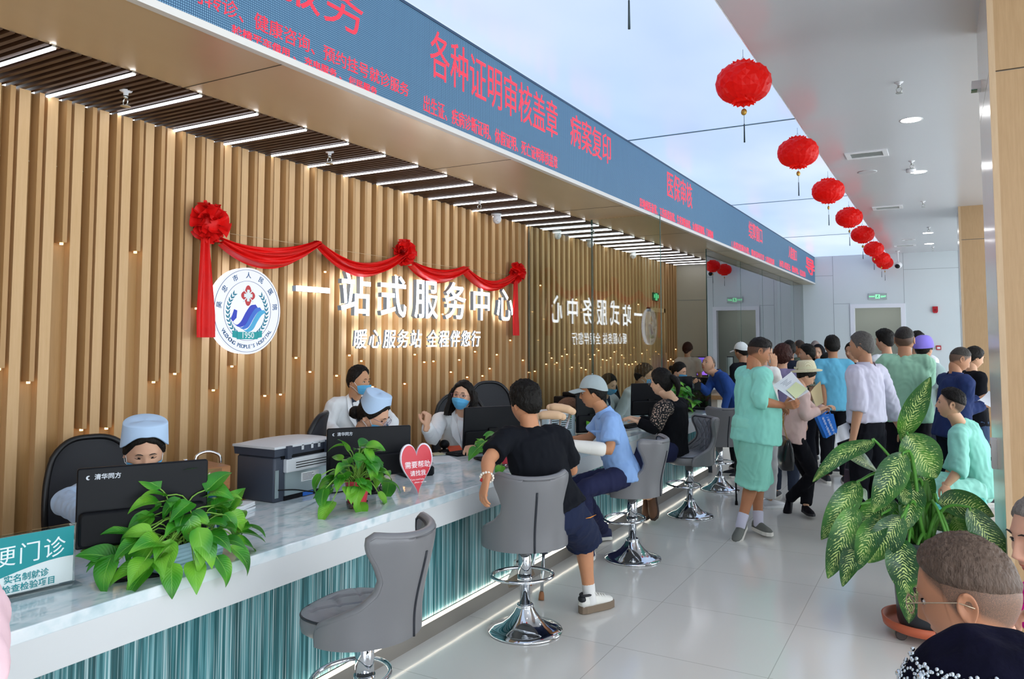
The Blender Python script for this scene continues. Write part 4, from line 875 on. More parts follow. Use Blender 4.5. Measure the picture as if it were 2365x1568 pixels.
def lean(J, a, pv='pel', side=0., keys=('wai', 'che', 'shc', 'nk', 'head', 'shR', 'shL', 'elR', 'elL', 'wrR', 'wrL'), curve=True):
    """bend the upper body forward by a degrees (and sideways)"""
    p0 = V(J[pv])
    for k in keys:
        f = (.75 if k == 'wai' else 1.) if curve else 1.; R = M.Rotation(-radians(a)*f, 3, 'X') @ M.Rotation(radians(side), 3, 'Y'); J[k] = tuple(p0+R @ (V(J[k])-p0))
    return J
def sit(z, a=5): # hips on a seat of height z, upper body leaning a degrees
    J = stand(); dz = z+.095-.95
    for k in J: J[k] = (J[k][0], J[k][1], J[k][2]+dz)
    lean(J, a)
    for s_, g in (('R', 1), ('L', -1)): J['hp'+s_] = (g*.088, .01, z+.085); J['kn'+s_] = (g*.12, .43, z+.075); J['an'+s_] = (g*.12, .41, .09)
    return J
def person(label, J, place, rz, hair=None, skin='#d9a684', top='#808080', bottom='#23252c', sleeve='short', legs='long', head=(0, 0, 0), build=1., belly=0., k=None, vox=.011, group=None, eyes='open',
           hands=('R', 'L'), hv=None, shoes=('#2a2c33', '#d9d6cf'), collar=None, hem=.10, fixz=None, extra=None, ho=None, hi=False, topmat=None, seed=None, wr=.007, curl=(.35, .35), foot=None, cuff=True, name='person', loose=1., botmat=None, sl=1., hemz=.055, untuck=True, footrot=None):
    """place = world position of the head centre; J = joints for a 1.72 m figure facing +y"""
    seed = seed if seed is not None else (len(label)*7) % 97; rzr = radians(rz); Rz = M.Rotation(rzr, 3, 'Z'); P = V(place); J = {a: V(b) for a, b in J.items()}
    if k is None: k = P.z/J['head'].z
    for a in J: J[a] = J[a]*k
    zoff = P.z-J['head'].z
    if fixz is not None: zoff = fixz
    loc = P-Rz @ V((J['head'].x, J['head'].y, 0)); root = V((loc.x, loc.y, zoff))
    if hv:      # joints given as world points
        for a, w_ in hv.items(): J[a] = Rz.inverted() @ (V(w_)-root)
    o = thing(name, label, 'person', root, rzr, group); cm = bpy.data.objects
    sm = skinmats(skin, (hair or {}).get('c', '#2a2422')); ho = dict(ho or {}); ho['fade'] = (hair or {}).get('fade'); right = (J['shR']-J['shL']).normalized(); b = build*k
    # ---- skin: one mesh
    m = MB(); S_ = lambda x: x*k
    loft(m, [J['pel']-V((0, 0, .05*k)), J['pel'], J['wai'], J['che'], J['shc'], J['nk']], [(.13*b, .09*b), (.145*b, .095*b), (.125*b, .085*b), (.14*b, .095*b), (.13*b, .08*b), (.055*k, .052*k)], right)
    hd = J['head']; Rh = rot3(radians(head[0]), -radians(head[1]), radians(head[2])); nb = hd+Rh @ V((0, -.018, -.075))*k
    loft(m, [J['nk']-V((0, 0, .03*k)), J['nk'].lerp(nb, .5), nb, nb+(nb-J['nk']).normalized()*.02], [.060*k*build**.5, .053*k*build**.6, .053*k*build**.5, .05*k], right)
    arml = .5*(build+1)
    for s_ in 'RL':
        sh, el, wq = J['sh'+s_], J['el'+s_], J['wr'+s_]; loft(m, [sh, sh.lerp(el, .35), el.lerp(sh, .12), el, el.lerp(wq, .25), el.lerp(wq, .65), wq], [x*k*arml for x in (.049, .046, .039, .0375, .040, .031, .0245)], V((0, 0, 1)) if abs((el-sh).normalized().z) < .7 else right, 14)
        hp, kn, an = J['hp'+s_], J['kn'+s_], J['an'+s_]; loft(m, [hp, hp.lerp(kn, .4), kn.lerp(hp, .08), kn, kn.lerp(an, .28), kn.lerp(an, .6), an], [x*k*(.5+.5*build) for x in (.085, .074, .056, .053, .054, .041, .034)], right, 14)
    v, nr, f = remesh(m, vox, 3); body = MB(); body.add(v, f, True, 0)
    H = Head(hd, Rh, k, ho); H.skin(body, hi, eyes)
    for i, s_ in enumerate('RL'):
        if s_ in hands:
            el, wq = J['el'+s_], J['wr'+s_]; d = (wq-el).normalized(); sd = 1 if s_ == 'R' else -1; hs = (foot or {}).get('hand'+s_, {}); dd = V(hs.get('d', d)); nn = V(hs.get('n', V((-sd, .2, 0)) if abs(d.z) > .5 else V((0, 0, -1)))); hvx, hf = hand(wq, dd, nn, sd, hs.get('curl', curl[i]), k, hs.get('thumb', .5), hs.get('spread', .06), .0042 if vox < .012 else .006, hs.get('fc')); body.add(hvx, hf, True, 0)
    bo = body.build('body', sm, o)
    # ---- clothes
    if top:
        m = MB(); w_ = 1.+.05*(loose-1)
        hemc = J['pel'].lerp(J['wai'], -hem/.14) if untuck else J['pel']+V((0, 0, .03*k)); up_ = (J['nk']-J['che']).normalized()
        if untuck and abs((J['knR']-J['hpR']).normalized().z) < .6: hemc = J['pel']-V((0, 0, hemz*k))
        fb = V((0, belly*k, 0)); lz = loose
        loft(m, [hemc+fb*.75, J['pel'].lerp(J['wai'], .3)+fb*.9, J['wai']+fb, J['che'], J['shc'], J['nk']-up_*.012*k], [((.184 if untuck else .128)*b*lz, ((.138 if untuck else .09)+belly*.5)*b*lz), (.174*b*lz, (.122+belly*.6)*b*lz), (.158*b*lz, (.117+belly*.6)*b*lz), (.172*b, .122*b), (.162*b, .100*b), (.074*k, .066*k)], right, 22, cap0=False)
        for s_ in 'RL':
            sh, el, wq = J['sh'+s_], J['el'+s_], J['wr'+s_]; c0 = J['shc'].lerp(sh, .45)
            loft(m, [c0, J['shc'].lerp(sh, .85), sh], [(.072*b, .070*b), (.070*b, .066*b), (.066*b*arml, .064*b*arml)], (0, 1, 0), 16)
            hint = V((0, 0, 1)) if abs((el-sh).normalized().z) < .7 else right; ba = k*arml
            if sleeve == 'short': loft(m, [sh, sh.lerp(el, .4), sh.lerp(el, .74)], [.066*ba, .066*ba*loose, .070*ba*loose], hint, 16, cap1=False)
            elif sleeve == 'elbow': loft(m, [sh, sh.lerp(el, .4), sh.lerp(el, .80), el.lerp(wq, .10), el.lerp(wq, .22)], [.066*ba, .064*ba*loose, .064*ba*loose, .062*ba*loose, .060*ba*loose], hint, 16, cap1=False)
            elif sleeve == 'long': loft(m, [sh, sh.lerp(el, .4), el.lerp(sh, .1), el, el.lerp(wq, .3), el.lerp(wq, .7), el.lerp(wq, .93)], [x*ba*loose for x in (.066, .060, .056, .055, .051, .046, .043)], hint, 16, cap1=False)
        v, nr, f = remesh(m, vox, 4); v = wrinkle(v, nr, wr*k*.75, 15, seed); c = MB(); c.add(v, f, True); tm = topmat or cloth('cloth_'+top, top); c.build('shirt' if sleeve != 'long' else 'jacket' if collar == 'lapel' else 'top', tm, o)
        if collar:
            m = MB(); up2 = (J['nk']-J['shc']).normalized(); fr = right.cross(up2); c0 = J['nk']-up2*.004*k
            def cf(u, v_):
                a = radians(lerp(-152, 152, u)); rr = (.066+.016*v_)*k; g = abs(2*u-1); return c0+right*sin(a)*rr*1.05-fr*cos(a)*rr+up2*((.028-.044*v_-.03*v_*g**3)*k)
            m.grid(cf, 33, 6); m.grid(lambda u, q: cf(1-u, q)-up2*.003, 33, 6); m.build('collar', cloth('cloth_'+collar if collar.startswith('#') else 'cloth_'+top, collar if collar.startswith('#') else top), o)
    if bottom:
        m = MB(); hb = build*k; loft(m, [J['pel'].lerp(J['wai'], .5), J['pel']+V((0, 0, .02*k)), J['hpR'].lerp(J['hpL'], .5)-V((0, 0, .03*k))], [(.150*hb, (.108+belly*.4)*hb), (.162*hb, (.117+belly*.3)*hb), (.158*hb, .112*hb)], right, 22)
        for s_ in 'RL':
            hp, kn, an = J['hp'+s_], J['kn'+s_], J['an'+s_]
            if legs == 'long': loft(m, [hp, hp.lerp(kn, .4), kn.lerp(hp, .08), kn, kn.lerp(an, .3), kn.lerp(an, .7), kn.lerp(an, .97)], [x*hb for x in (.098, .088, .072, .069, .066, .061, .060)], right, 16, cap1=False)
            elif legs == 'shorts': loft(m, [hp, hp.lerp(kn, .4), hp.lerp(kn, .9), kn.lerp(an, .10)], [x*hb*sl for x in (.100, .100, .102, .106)], right, 16, cap1=False)
        v, nr, f = remesh(m, vox, 4); v = wrinkle(v, nr, wr*k*.75, 13, seed+5); c = MB(); c.add(v, f, True); c.build('trousers' if legs == 'long' else 'shorts', botmat or cloth('cloth_'+bottom, bottom), o)
    if shoes:
        for s_ in 'RL':
            kn, an = J['kn'+s_], J['an'+s_]; fd = (foot or {}).get(s_); d, u = fd if fd else (V((.12 if s_ == 'R' else -.12, 1, 0)), V((0, 0, 1))); shoe(o, an, d, u, k, *shoes)
    if hair:
        st = dict(hair); hc = st.pop('c', '#17130f'); acc = st.pop('acc', None); st.pop('fade', None); hm = H.hair(**{a: c for a, c in st.items() if a in ('st', 'th', 'ths')}, seed=seed, hi=hi)
        for a in (acc or []): getattr(H, a[0])(hm, *a[1:])
        hm.build('hair', hairmat(hc), o)
    if extra: extra(o, H, J, k, Rz, root)
    return o
# ---------------------------------------------------------------- who is where
def JP(**kw): return {a: (PD(*b) if len(b) == 3 and not isinstance(b, V) else b) for a, b in kw.items()}
BLKH = dict(st='short', th=.024, ths=.010, c='#15120f')
def floorp(u, v, h=.085): return PZ(u, v, 0)+V((0, 0, h))
XW = V((1, 0, 0))
# --- visitors at the counter
def bracelet(par, p, d, r, col, n=16, rb=.006):
    m = MB(); d = V(d).normalized(); a = d.orthogonal().normalized(); b = d.cross(a)
    for i in range(n): q = 2*pi*i/n; m.ell(V(p)+(a*cos(q)+b*sin(q))*r, (rb,)*3, 8, 6)
    m.build('bracelet', mat('bead_'+col, col, .35), par)
def x1(o, H, J, k, Rz, root):
    bracelet(o, J['wrL']-(J['wrL']-J['elL']).normalized()*.012, J['wrL']-J['elL'], .034, '#ece4d6', 14, .0075)
    m = MB(); d = (J['wrL']-J['elL']).normalized(); m.ell(J['wrL']+V((-.022, .022, -.008)), (.012,)*3, 10, 8); m.build('red_bead', mat('red_bead', '#c2161c', .3), o)
    for s_ in 'RL':
        m = MB(); an = J['an'+s_]; kn = J['kn'+s_]; t_ = (kn-an).normalized(); loft(m, [an-t_*.03, an+t_*.02, an+t_*.075], [.041, .039, .041], XW, 14); m.build('sock', mat('sock_white', '#e6e4e2', .9), o)
    m = MB(); p0, p1 = J['pel'], J['hpR']
    Rt = J['hpR']; q = Rt+V((.09, -.05, .05))
    m.tube([q+V((-.05, -.015, -.045)), q+V((.01, -.012, -.038)), q+V((.05, .0, -.026))], [.001, .007, .001], 6, ell=.4); m.build('orange_swoosh', mat('swoosh_orange', '#e8912d', .6), o)
person('man in black T-shirt and navy shorts seated at the counter, back turned', stand(), PD(1213, 932, 4.55), 40, dict(BLKH, th=.032, ths=.014), '#c98f6a', '#15171d', '#1b2440', 'short', 'shorts', head=(28, 6, 0), k=.985, build=1.08, hemz=.0, sl=1.05, vox=.009, curl=(.4, .55), hi=True, wr=.010,
    hv=JP(nk=(1226, 993, 4.52), shc=(1231, 1012, 4.5), shL=(1168, 1012, 4.42), shR=(1293, 1008, 4.58), che=(1241, 1060, 4.5), wai=(1264, 1130, 4.47), pel=(1288, 1184, 4.45), elL=(1128, 1062, 4.26), wrL=(1124, 1106, 4.12), elR=(1322, 1085, 4.72), wrR=(1276, 1062, 4.86),
        hpL=(1258, 1200, 4.4), hpR=(1318, 1196, 4.5), knR=(1346, 1238, 4.74), anR=floorp(1362, 1412), knL=(1222, 1190, 4.85), anL=(1205, 1305, 4.72)),
    foot=dict(R=(V((.75, .35, 0)), V((0, 0, 1))), L=(V((-.3, .8, -.5)), V((-.3, .6, .7))), handL=dict(d=V((-.25, -.12, -.9)), n=V((.9, .3, 0)), curl=.35)), shoes=('#e9e7e0', '#7b6a58', .045, '#1c1e24'), extra=x1)
def x2(o, H, J, k, Rz, root):
    H.ball_cap(o, '#a9b6b8'); m = MB(); d = (J['wrL']-J['elL']).normalized(); el, wq = J['elL'], J['wrL']
    loft(m, [el.lerp(wq, .22), el.lerp(wq, .4), el.lerp(wq, .75), wq, wq+d*.07], [.049, .050, .046, .042, .040], (0, 0, 1), 20); m.build('bandage', cloth('bandage', '#eceae4', .9, .05), o)
    m = MB(); c = J['che'].lerp(J['shL'], .55)+V((-.05, .09, -.02)); m.box(c, (.008, .10, .012)); m.build('pocket_flap', cloth('cloth_#8fb3e6', '#8fb3e6'), o)
person('man in grey cap and light blue shirt seated at the counter with bandaged forearm', sit(.57, 14), PD(1370, 906, 5.75), 100, dict(BLKH, st='recede', th=.012), '#bd8761', '#8fb3e6', '#232748', 'short', 'long', head=(8, 4, 0), k=.97, vox=.009, collar='self', wr=.011, loose=1.08, build=.95, hi=True,
    hv=JP(nk=(1395, 950, 5.77), shc=(1403, 966, 5.78), shL=(1412, 972, 5.62), shR=(1392, 968, 5.95), che=(1412, 1010, 5.78), wai=(1428, 1062, 5.78), pel=(1442, 1092, 5.76), elL=(1409, 1040, 5.50), wrL=(1335, 1030, 5.5), elR=(1362, 1012, 5.95), wrR=(1318, 1015, 5.9),
        hpL=(1440, 1100, 5.68), hpR=(1436, 1098, 5.84), knL=(1345, 1130, 5.5), knR=(1330, 1118, 5.75), anL=floorp(1360, 1285, .1), anR=floorp(1393, 1248, .09)), foot=dict(L=(V((-.9, -.25, 0)), V((0, 0, 1))), R=(V((-.5, .8, 0)), V((0, 0, 1)))), shoes=('#2a2f52', '#e8e6e0'), extra=x2)
t = NT('crochet_black'); co = t.co(rot=(.6, .5, .78)); ch = t.n('ShaderNodeTexVoronoi', {'Vector': co, 'Scale': 62.}, feature='F1').outputs[0]; t.base(t.ramp(ch, [(.30, '#b9a190'), (.42, '#0d0e12')])); t.set(Roughness=.85); CROCH = t.m
def x3(o, H, J, k, Rz, root):
    H.glasses(o, '#8a8f98'); m = MB(); sh, el = J['shL'], J['elL']; c0 = J['shc'].lerp(sh, .7)
    loft(m, [c0, sh, sh.lerp(el, .5), el.lerp(sh, .1)], [.0765*k*1.12, .0745*k*1.12, .0665*k*1.1, .062*k*1.1], (0, 0, 1), 18); m.build('crochet_sleeve', CROCH, o)
person('woman in black crochet top with ponytail seated typing at the counter', sit(.57, 10), PD(1527, 884, 7.2), 84, dict(st='woman', th=.026, ths=.018, c='#14110f', acc=[('pony', [(0, -.115, .045), (0, -.15, .02), (.005, -.165, -.05), (.01, -.15, -.12)], .035)]), '#e3b898', '#0e0f14', '#1c2140', 'long', 'long', k=1., build=1.12, vox=.010, wr=.006,
    hv=JP(nk=(1556, 924, 7.22), shc=(1556, 936, 7.22), shL=(1530, 945, 7.05), shR=(1572, 935, 7.4), che=(1554, 972, 7.22), wai=(1553, 1008, 7.22), pel=(1552, 1034, 7.22), elL=(1512, 990, 6.95), wrL=(1473, 974, 7.0), elR=(1520, 980, 7.45), wrR=(1475, 968, 7.4),
        hpL=(1548, 1040, 7.12), hpR=(1548, 1038, 7.3), knL=(1468, 1050, 7.0), knR=(1470, 1046, 7.2), anL=(1500, 1150, 6.95), anR=(1490, 1150, 7.1)), foot=dict(L=(V((-.75, -.4, -.7)), V((-.6, .2, .7))), R=(V((-.75, -.2, -.6)), V((-.5, .2, .7)))), shoes=('#6a4a35', '#3a2a22'), extra=x3)
person('bald man in dark blue shirt standing at the far end of the counter, looking round', lean(stand(), 33), PD(1636, 842, 9.35), 124, dict(st='bald', th=.003, ths=.004, c='#6d625a'), '#c79a7c', '#274a8f', '#15161b', 'long', 'long', head=(30, -22, 0), vox=.010, collar='self',
    hv=JP(elL=(1682, 905, 9.2), wrL=(1672, 946, 9.2), elR=(1632, 905, 9.3), wrR=(1614, 888, 9.25)), curl=(.6, .5))
# --- walking and queueing visitors
def xm(o, H, J, k, Rz, root): 
    for s_ in 'RL':
        m = MB(); an = J['an'+s_]; t_ = (J['kn'+s_]-an).normalized(); loft(m, [an-t_*.03, an+t_*.02, an+t_*.08], [.041, .042, .046], XW, 14); m.build('sock', mat('sock_lilac', '#cdcbdd', .9), o)
person('heavy man in mint T-shirt and shorts standing, reading a sheet of paper', lean(stand(), 4), PD(1752, 812, 6.45), -52, dict(st='top', th=.014, ths=.006, c='#1c1816', fade=1), '#b97f5c', '#8fdccb', '#92ddca', 'elbow', 'shorts', head=(-6, 22, 0), build=1.24, belly=.05, loose=1.04, sl=1.12, vox=.010, wr=.010, hi=True, ho=dict(w=1.05), hem=.12,
    hv=JP(elR=(1752, 926, 6.2), wrR=(1812, 937, 6.25), elL=(1760, 915, 6.75), wrL=(1800, 935, 6.9), knR=(1738, 1110, 6.5), anR=floorp(1712, 1243, .12), knL=(1748, 1105, 6.7), anL=floorp(1752, 1232, .10)),
    foot=dict(R=(V((.55, -.55, -.34)), V((.2, -.1, .9))), L=(V((.9, .1, 0)), V((0, 0, 1))), handR=dict(d=V((.9, .35, .12)), n=V((-.3, .5, .3)), curl=.55)), shoes=('#6d6f6a', '#dedbd2', .032), extra=xm, curl=(.55, .5))
def straw(o, H, J, k, Rz, root):
    t = NT('straw'); wv = t.n('ShaderNodeTexWave', {'Vector': t.co(), 'Scale': 60., 'Distortion': 1.}).outputs[0]; t.base(t.mix(wv, '#cfc39c', '#ece4c6')); t.set(Roughness=.8); t.bump(wv, .5, .004)
    m = MB(); m.T = H.T @ M.Translation((0, -.040, .062)) @ M.Rotation(.66, 4, 'X'); pr = [(.155, -.022), (.160, -.014), (.13, -.004), (.104, .0), (.1, .012), (.096, .05), (.086, .088), (.07, .1), (.02, .104)]
    m.rings([[V((r*cos(a)*.93, r*sin(a)*1.08, z)) for a in [2*pi*j/40 for j in range(40)]] for r, z in pr], False, True); m.rings([[V((r*cos(a)*.93, r*sin(a)*1.08, z-.004)) for a in [2*pi*j/40 for j in range(40)]] for r, z in pr[:4]], False, False); hto = m.build('straw_hat', t.m, o)
    m = MB(); m.T = H.T @ M.Translation((0, -.040, .062)) @ M.Rotation(.66, 4, 'X'); m.rings([[V((r*cos(a)*.93, r*sin(a)*1.08, z)) for a in [2*pi*j/40 for j in range(40)]] for r, z in ((.1035, .004), (.1015, .034))], False, False)
    for s_ in (-1, 1): m.ell((s_*.03, -.115, .02), (.028, .008, .015), 10, 6)
    m.build('hat_band', cloth('hat_band', '#d8d3b2', .8), hto)
def x6(o, H, J, k, Rz, root): straw(o, H, J, k, Rz, root)
person('woman in straw hat and pale pink jacket looking down, black handbag at her side', lean(stand(), 12), PD(1862, 868, 7.15), -66, dict(st='woman', th=.012, ths=.012, c='#1d1815'), '#e3b393', '#e3c3bb', '#14141a', 'long', 'long', head=(0, 34, 0), vox=.010, wr=.011, build=1.03, loose=1.06, extra=x6, collar='self',
    hv=JP(elR=(1858, 962, 6.95), wrR=(1893, 946, 7.0), elL=(1880, 950, 7.4), wrL=(1905, 942, 7.3), knR=(1880, 1095, 7.15), anR=floorp(1822, 1182, .12), knL=(1868, 1100, 7.35), anL=floorp(1862, 1192, .10)), foot=dict(R=(V((.6, -.3, -.5)), V((.3, -.1, .9))), L=(V((.95, .1, 0)), V((0, 0, 1)))), shoes=('#14121a', '#1c1a20'), curl=(.6, .5))
person('grey-haired man in pale lilac rolled-sleeve shirt standing with papers, seen from behind', stand(), PD(1990, 800, 6.35), 62, dict(st='short', th=.012, ths=.006, c='#5b5754'), '#c08f70', '#cfcbdd', '#13131a', 'elbow', 'long', head=(14, 2, 0), vox=.010, untuck=False, wr=.013, loose=1.1, collar='self', hi=True,
    hv=JP(elL=(1985, 930, 6.15), wrL=(1968, 1024, 6.1), elR=(2062, 950, 6.6), wrR=(2085, 1000, 6.7)), foot=dict(handL=dict(d=V((-.1, 0, -1)), n=V((.6, .6, 0)), curl=.6)))
person('man in turquoise T-shirt in the queue, back turned, watch on his wrist', stand(), PD(1922, 800, 9.0), 14, BLKH, '#b58362', '#6cbcdc', '#14151b', 'short', 'long', head=(6, 0, 0), vox=.012, wr=.010, hv=JP(elL=(1902, 905, 8.9), wrL=(1904, 948, 8.85)), extra=lambda o, H, J, k, Rz, root: bracelet(o, J['wrL'], J['wrL']-J['elL'], .03, '#15161a', 20, .006))
person('heavy man in sage green T-shirt in the queue, back turned, close-cropped hair', stand(), PD(2089, 785, 7.4), 2, dict(st='top', th=.010, ths=.004, c='#2a2624', fade=1), '#b98767', '#93bfa6', '#14141a', 'short', 'long', head=(-6, 0, 0), build=1.2, vox=.011, wr=.010, ho=dict(w=1.06), loose=1.05, hv=JP(elR=(2138, 895, 7.55), wrR=(2143, 870, 7.75)))
def xp(o, H, J, k, Rz, root):
    m = H.shell(lambda a: .12+.1*cos(a), .020, fn=lambda p, a, v, o_: V((p.x*(1+.22*min(1, v*2)), p.y*(1+.2*min(1, v*2)), p.z+.03*min(1, v*1.6)-.012*v*v))); m.build('surgical_cap', cloth('cap_purple', '#8f7fe0', .75, .04), o)
person('woman in purple surgical cap in the queue beside the man in green', stand(), PD(2134, 806, 8.3), -30, dict(st='woman', th=.012, ths=.01), '#d2a182', '#b9d0cf', '#2a3140', 'short', 'long', vox=.012, extra=xp)
person('man in navy jacket standing reading papers by the oak pillar, head bowed', lean(stand(), 6), PD(2217, 830, 6.9), -58, dict(st='top', th=.008, ths=.004, c='#3e3935', fade=1), '#c08d6c', '#22315e', '#171a26', 'long', 'long', head=(-8, 26, 0), build=1.08, vox=.011, wr=.010, loose=1.1, collar='self', hi=True,
    hv=JP(elR=(2230, 948, 6.8), wrR=(2272, 935, 6.85), elL=(2240, 930, 7.2), wrL=(2262, 920, 7.2)), curl=(.5, .4))
person('woman in black with hair tied back, standing beyond the man in navy', stand(), PD(2250, 826, 7.9), -62, dict(st='woman', th=.018, ths=.012, acc=[('bun', (0, -.12, -.02), .03)]), '#cfa080', '#101117', '#31425e', 'long', 'long', head=(0, 14, 0), vox=.012, build=1.05, hv=JP(elR=(2265, 940, 7.7), wrR=(2262, 930, 7.9), elL=(2275, 930, 8.1), wrL=(2290, 925, 8.1)))
person('boy in mint T-shirt and shorts sitting on the teal bench behind the leafy plant', sit(.42, 20), PD(2196, 933, 6.25), 84, dict(st='top', th=.022, ths=.010, c='#15110f', fade=1), '#d7a785', '#98dccb', '#a5e2d2', 'elbow', 'shorts', head=(4, -8, 0), vox=.010, wr=.013, loose=1.1, hi=True, fixz=None, k=1.0,
    hv=JP(nk=(2218, 978, 6.27), shc=(2229, 992, 6.28), shL=(2212, 1004, 6.1), shR=(2240, 996, 6.45), che=(2246, 1040, 6.28), wai=(2262, 1095, 6.27), pel=(2264, 1126, 6.26), elL=(2216, 1086, 6.0), wrL=(2184, 1122, 5.98), elR=(2200, 1080, 6.5), wrR=(2180, 1120, 6.5), hpL=(2258, 1134, 6.16), hpR=(2250, 1130, 6.36), knL=(2140, 1130, 6.1), knR=(2118, 1108, 6.4), anL=floorp(2135, 1270), anR=floorp(2110, 1255)),
    foot=dict(handL=dict(d=V((-.85, -.2, -.5)), n=V((-.4, 0, -.9)), curl=.25), L=(V((-1, 0, 0)), V((0, 0, 1))), R=(V((-1, .1, 0)), V((0, 0, 1)))), shoes=('#e4e4e2', '#dcdcda'))
person('woman with short reddish-brown hair and lavender top beyond the man in mint', stand(), PD(1808, 822, 8.1), -8, dict(st='fringe', th=.034, ths=.03, c='#3a1e18'), '#cfa083', '#8f86ad', '#30384a', 'short', 'long', vox=.012, wr=.010, extra=lambda o, H, J, k, Rz, root: (lambda m: (m.tube([J['shc']+V((.12, -.12, .03)), J['che']+V((.0, -.15, -.05)), J['wai']+V((-.15, -.1, 0))], .018, 8, ell=.25), m.build('bag_strap', mat('strap_black', '#17181d', .6), o)))(MB()))
person('person in white cap and black jacket half hidden by the man in mint', stand(), PD(1712, 812, 9.9), 60, dict(BLKH, st='short', th=.008), '#c39474', '#17191f', '#1b1c22', 'long', 'long', head=(0, 6, 0), vox=.012, extra=lambda o, H, J, k, Rz, root: H.ball_cap(o, '#e6ebe9'))
person('person in loose white shirt and white trousers hidden behind the man in mint', stand(), PD(1764, 812, 7.75), -40, BLKH, '#cd9d7c', '#eceae6', '#dfe0e0', 'long', 'long', vox=.012, wr=.014, loose=1.15, hv=JP(elR=(1795, 890, 7.7), wrR=(1788, 850, 7.6)), foot=dict(handR=dict(d=V((-.1, .1, 1)), n=V((-.8, .2, 0)), curl=.15)), shoes=('#d9d9dc', '#e6e6e6'))
person('man in navy T-shirt with dark hair in the queue, back turned', stand(), PD(1823, 808, 10.2), 20, BLKH, '#b98868', '#1b2236', '#1b1d24', 'short', 'long', vox=.013)
person('bald man far back in the queue, head turned to the side', stand(), PD(1846, 803, 11.2), 60, dict(st='bald', th=.004, ths=.004, c='#3a302a'), '#a8765a', '#3f4a3e', '#22242c', 'short', 'long', vox=.013)
person('young man in patterned shirt with side-parted black hair, facing the counter', stand(), PD(1864, 818, 9.5), 98, dict(BLKH, th=.03), '#d8a988', '#8f9a86', '#20222a', 'short', 'long', head=(4, -2, 0), vox=.012, collar='#2d3a30', topmat=(lambda t: (t.base(t.ramp(t.noise(t.co(), 26, 3), [(.42, '#2f4438'), (.5, '#b9b99a'), (.62, '#dcd8c2')])), t.m)[1])(NT('leaf_print')))
def xh(o, H, J, k, Rz, root):
    m = MB(); m.T = H.T
    def f(off):
        def h(u, v):
            a = 2*pi*u; fr = sstep(.1, .9, cos(a)); el = lerp(lerp(-1.35, .72, fr) if fr > .02 else -1.35, pi/2-.001, v); p = H.surf(a, el, off); z = p.z
            if z < -.04: p.x *= 1+.25*(-z-.04)/.07; p.y = p.y*(1+.1*(-z-.04)/.07); p.z -= .05*(-z-.04)/.07
            return p
        return h
    m.grid(f(.018), 56, 34, True); m.T = None; m.build('headscarf', cloth('scarf_black', '#15161c', .8), o)
person('woman in black headscarf in the queue, facing the camera', stand(), PD(1890, 815, 10.4), 168, None, '#e0b598', '#15151b', '#15151b', 'long', 'long', head=(8, 0, 0), vox=.012, extra=xh)
person('boy with cropped dark hair looking down beside the man in turquoise', stand(), PD(1910, 832, 9.7), -70, dict(st='short', th=.008, ths=.004), '#d0a080', '#16181e', '#20222a', 'short', 'long', head=(0, 28, 0), vox=.013)
person('grey-haired man at the back of the queue, only the top of his head seen', stand(), PD(1883, 803, 12.2), 10, dict(st='short', th=.004, ths=.003, c='#8a7d78'), '#b58c74', '#4a4d58', '#22242c', 'short', 'long', vox=.014)
person('man in white shirt with thick black hair behind the lilac shirt', stand(), PD(2043, 788, 8.95), 50, dict(BLKH, th=.034), '#cf9f7f', '#e3e6ea', '#20222a', 'short', 'long', head=(10, 0, 0), vox=.012)
person('person in striped top mostly hidden behind the grey-haired man', stand(), PD(1968, 812, 9.6), 150, dict(st='woman', th=.016, ths=.012), '#cfa081', '#dddddd', '#20222a', 'short', 'long', vox=.013, topmat=(lambda t: (t.base(t.ramp(t.math('SINE', t.math('MULTIPLY', t.n('ShaderNodeSeparateXYZ', {0: t.co()}).outputs[2], 190.)), [(.45, '#14161c'), (.55, '#e8e8ea')])), t.m)[1])(NT('stripes')))
person('dark-haired man behind the man in green, hardly seen', stand(), PD(2119, 790, 9.3), -20, BLKH, '#c39474', '#dfe3e6', '#20222a', 'short', 'long', vox=.013)
# --- staff behind the counter
def coat(o, J, k, inner='#1d2233'):
    up = (J['shc']-J['che']).normalized(); rt = (J['shR']-J['shL']).normalized(); fr = up.cross(rt); base = J['nk']
    m = MB()
    for sg in (-1, 1):
        pts = [base+rt*sg*.052*k+up*.028*k-fr*.01*k, base+rt*sg*.085*k+up*.006*k+fr*.03*k, J['shc']+rt*sg*.10*k+fr*.105*k-up*.0*k, J['che']+rt*sg*.085*k+fr*.134*k+up*.035*k, J['che']+rt*sg*.01*k+fr*.142*k-up*.06*k, J['shc']+rt*sg*.045*k+fr*.098*k]
        q = [p+fr*.008*k for p in pts]; n = len(pts); m.add(pts+q, [tuple(range(n)), tuple(range(n, 2*n))]+[(i, (i+1) % n, n+(i+1) % n, n+i) for i in range(n)], False)
    m.build('lapel', mat('coat_white_lapel', '#f0f3f5', .8), o)
    m = MB(); pts = [base+rt*-.05*k+fr*.045*k+up*.01*k, base+rt*.05*k+fr*.045*k+up*.01*k, J['shc']+rt*.05*k+fr*.10*k, J['che']+fr*.139*k-up*.03*k, J['shc']-rt*.05*k+fr*.10*k]; q = [p+fr*.004*k for p in pts]; n = 5
    m.add(pts+q, [tuple(range(n)), tuple(range(n, 2*n))]+[(i, (i+1) % n, n+(i+1) % n, n+i) for i in range(n)], False); m.build('undershirt', mat('under_'+inner, inner, .8), o)
WC = '#eaeef0'
def staff(cap=False, gl=None, mk=True, inner=None, capc='#b9d3f0'):
    def x(o, H, J, k, Rz, root):
        if mk: H.mask(o)
        if cap: H.nurse_cap(o, capc)
        if gl: H.glasses(o, gl)
        if inner: coat(o, J, k, inner)
    return x
SG = 'staff behind the counter'
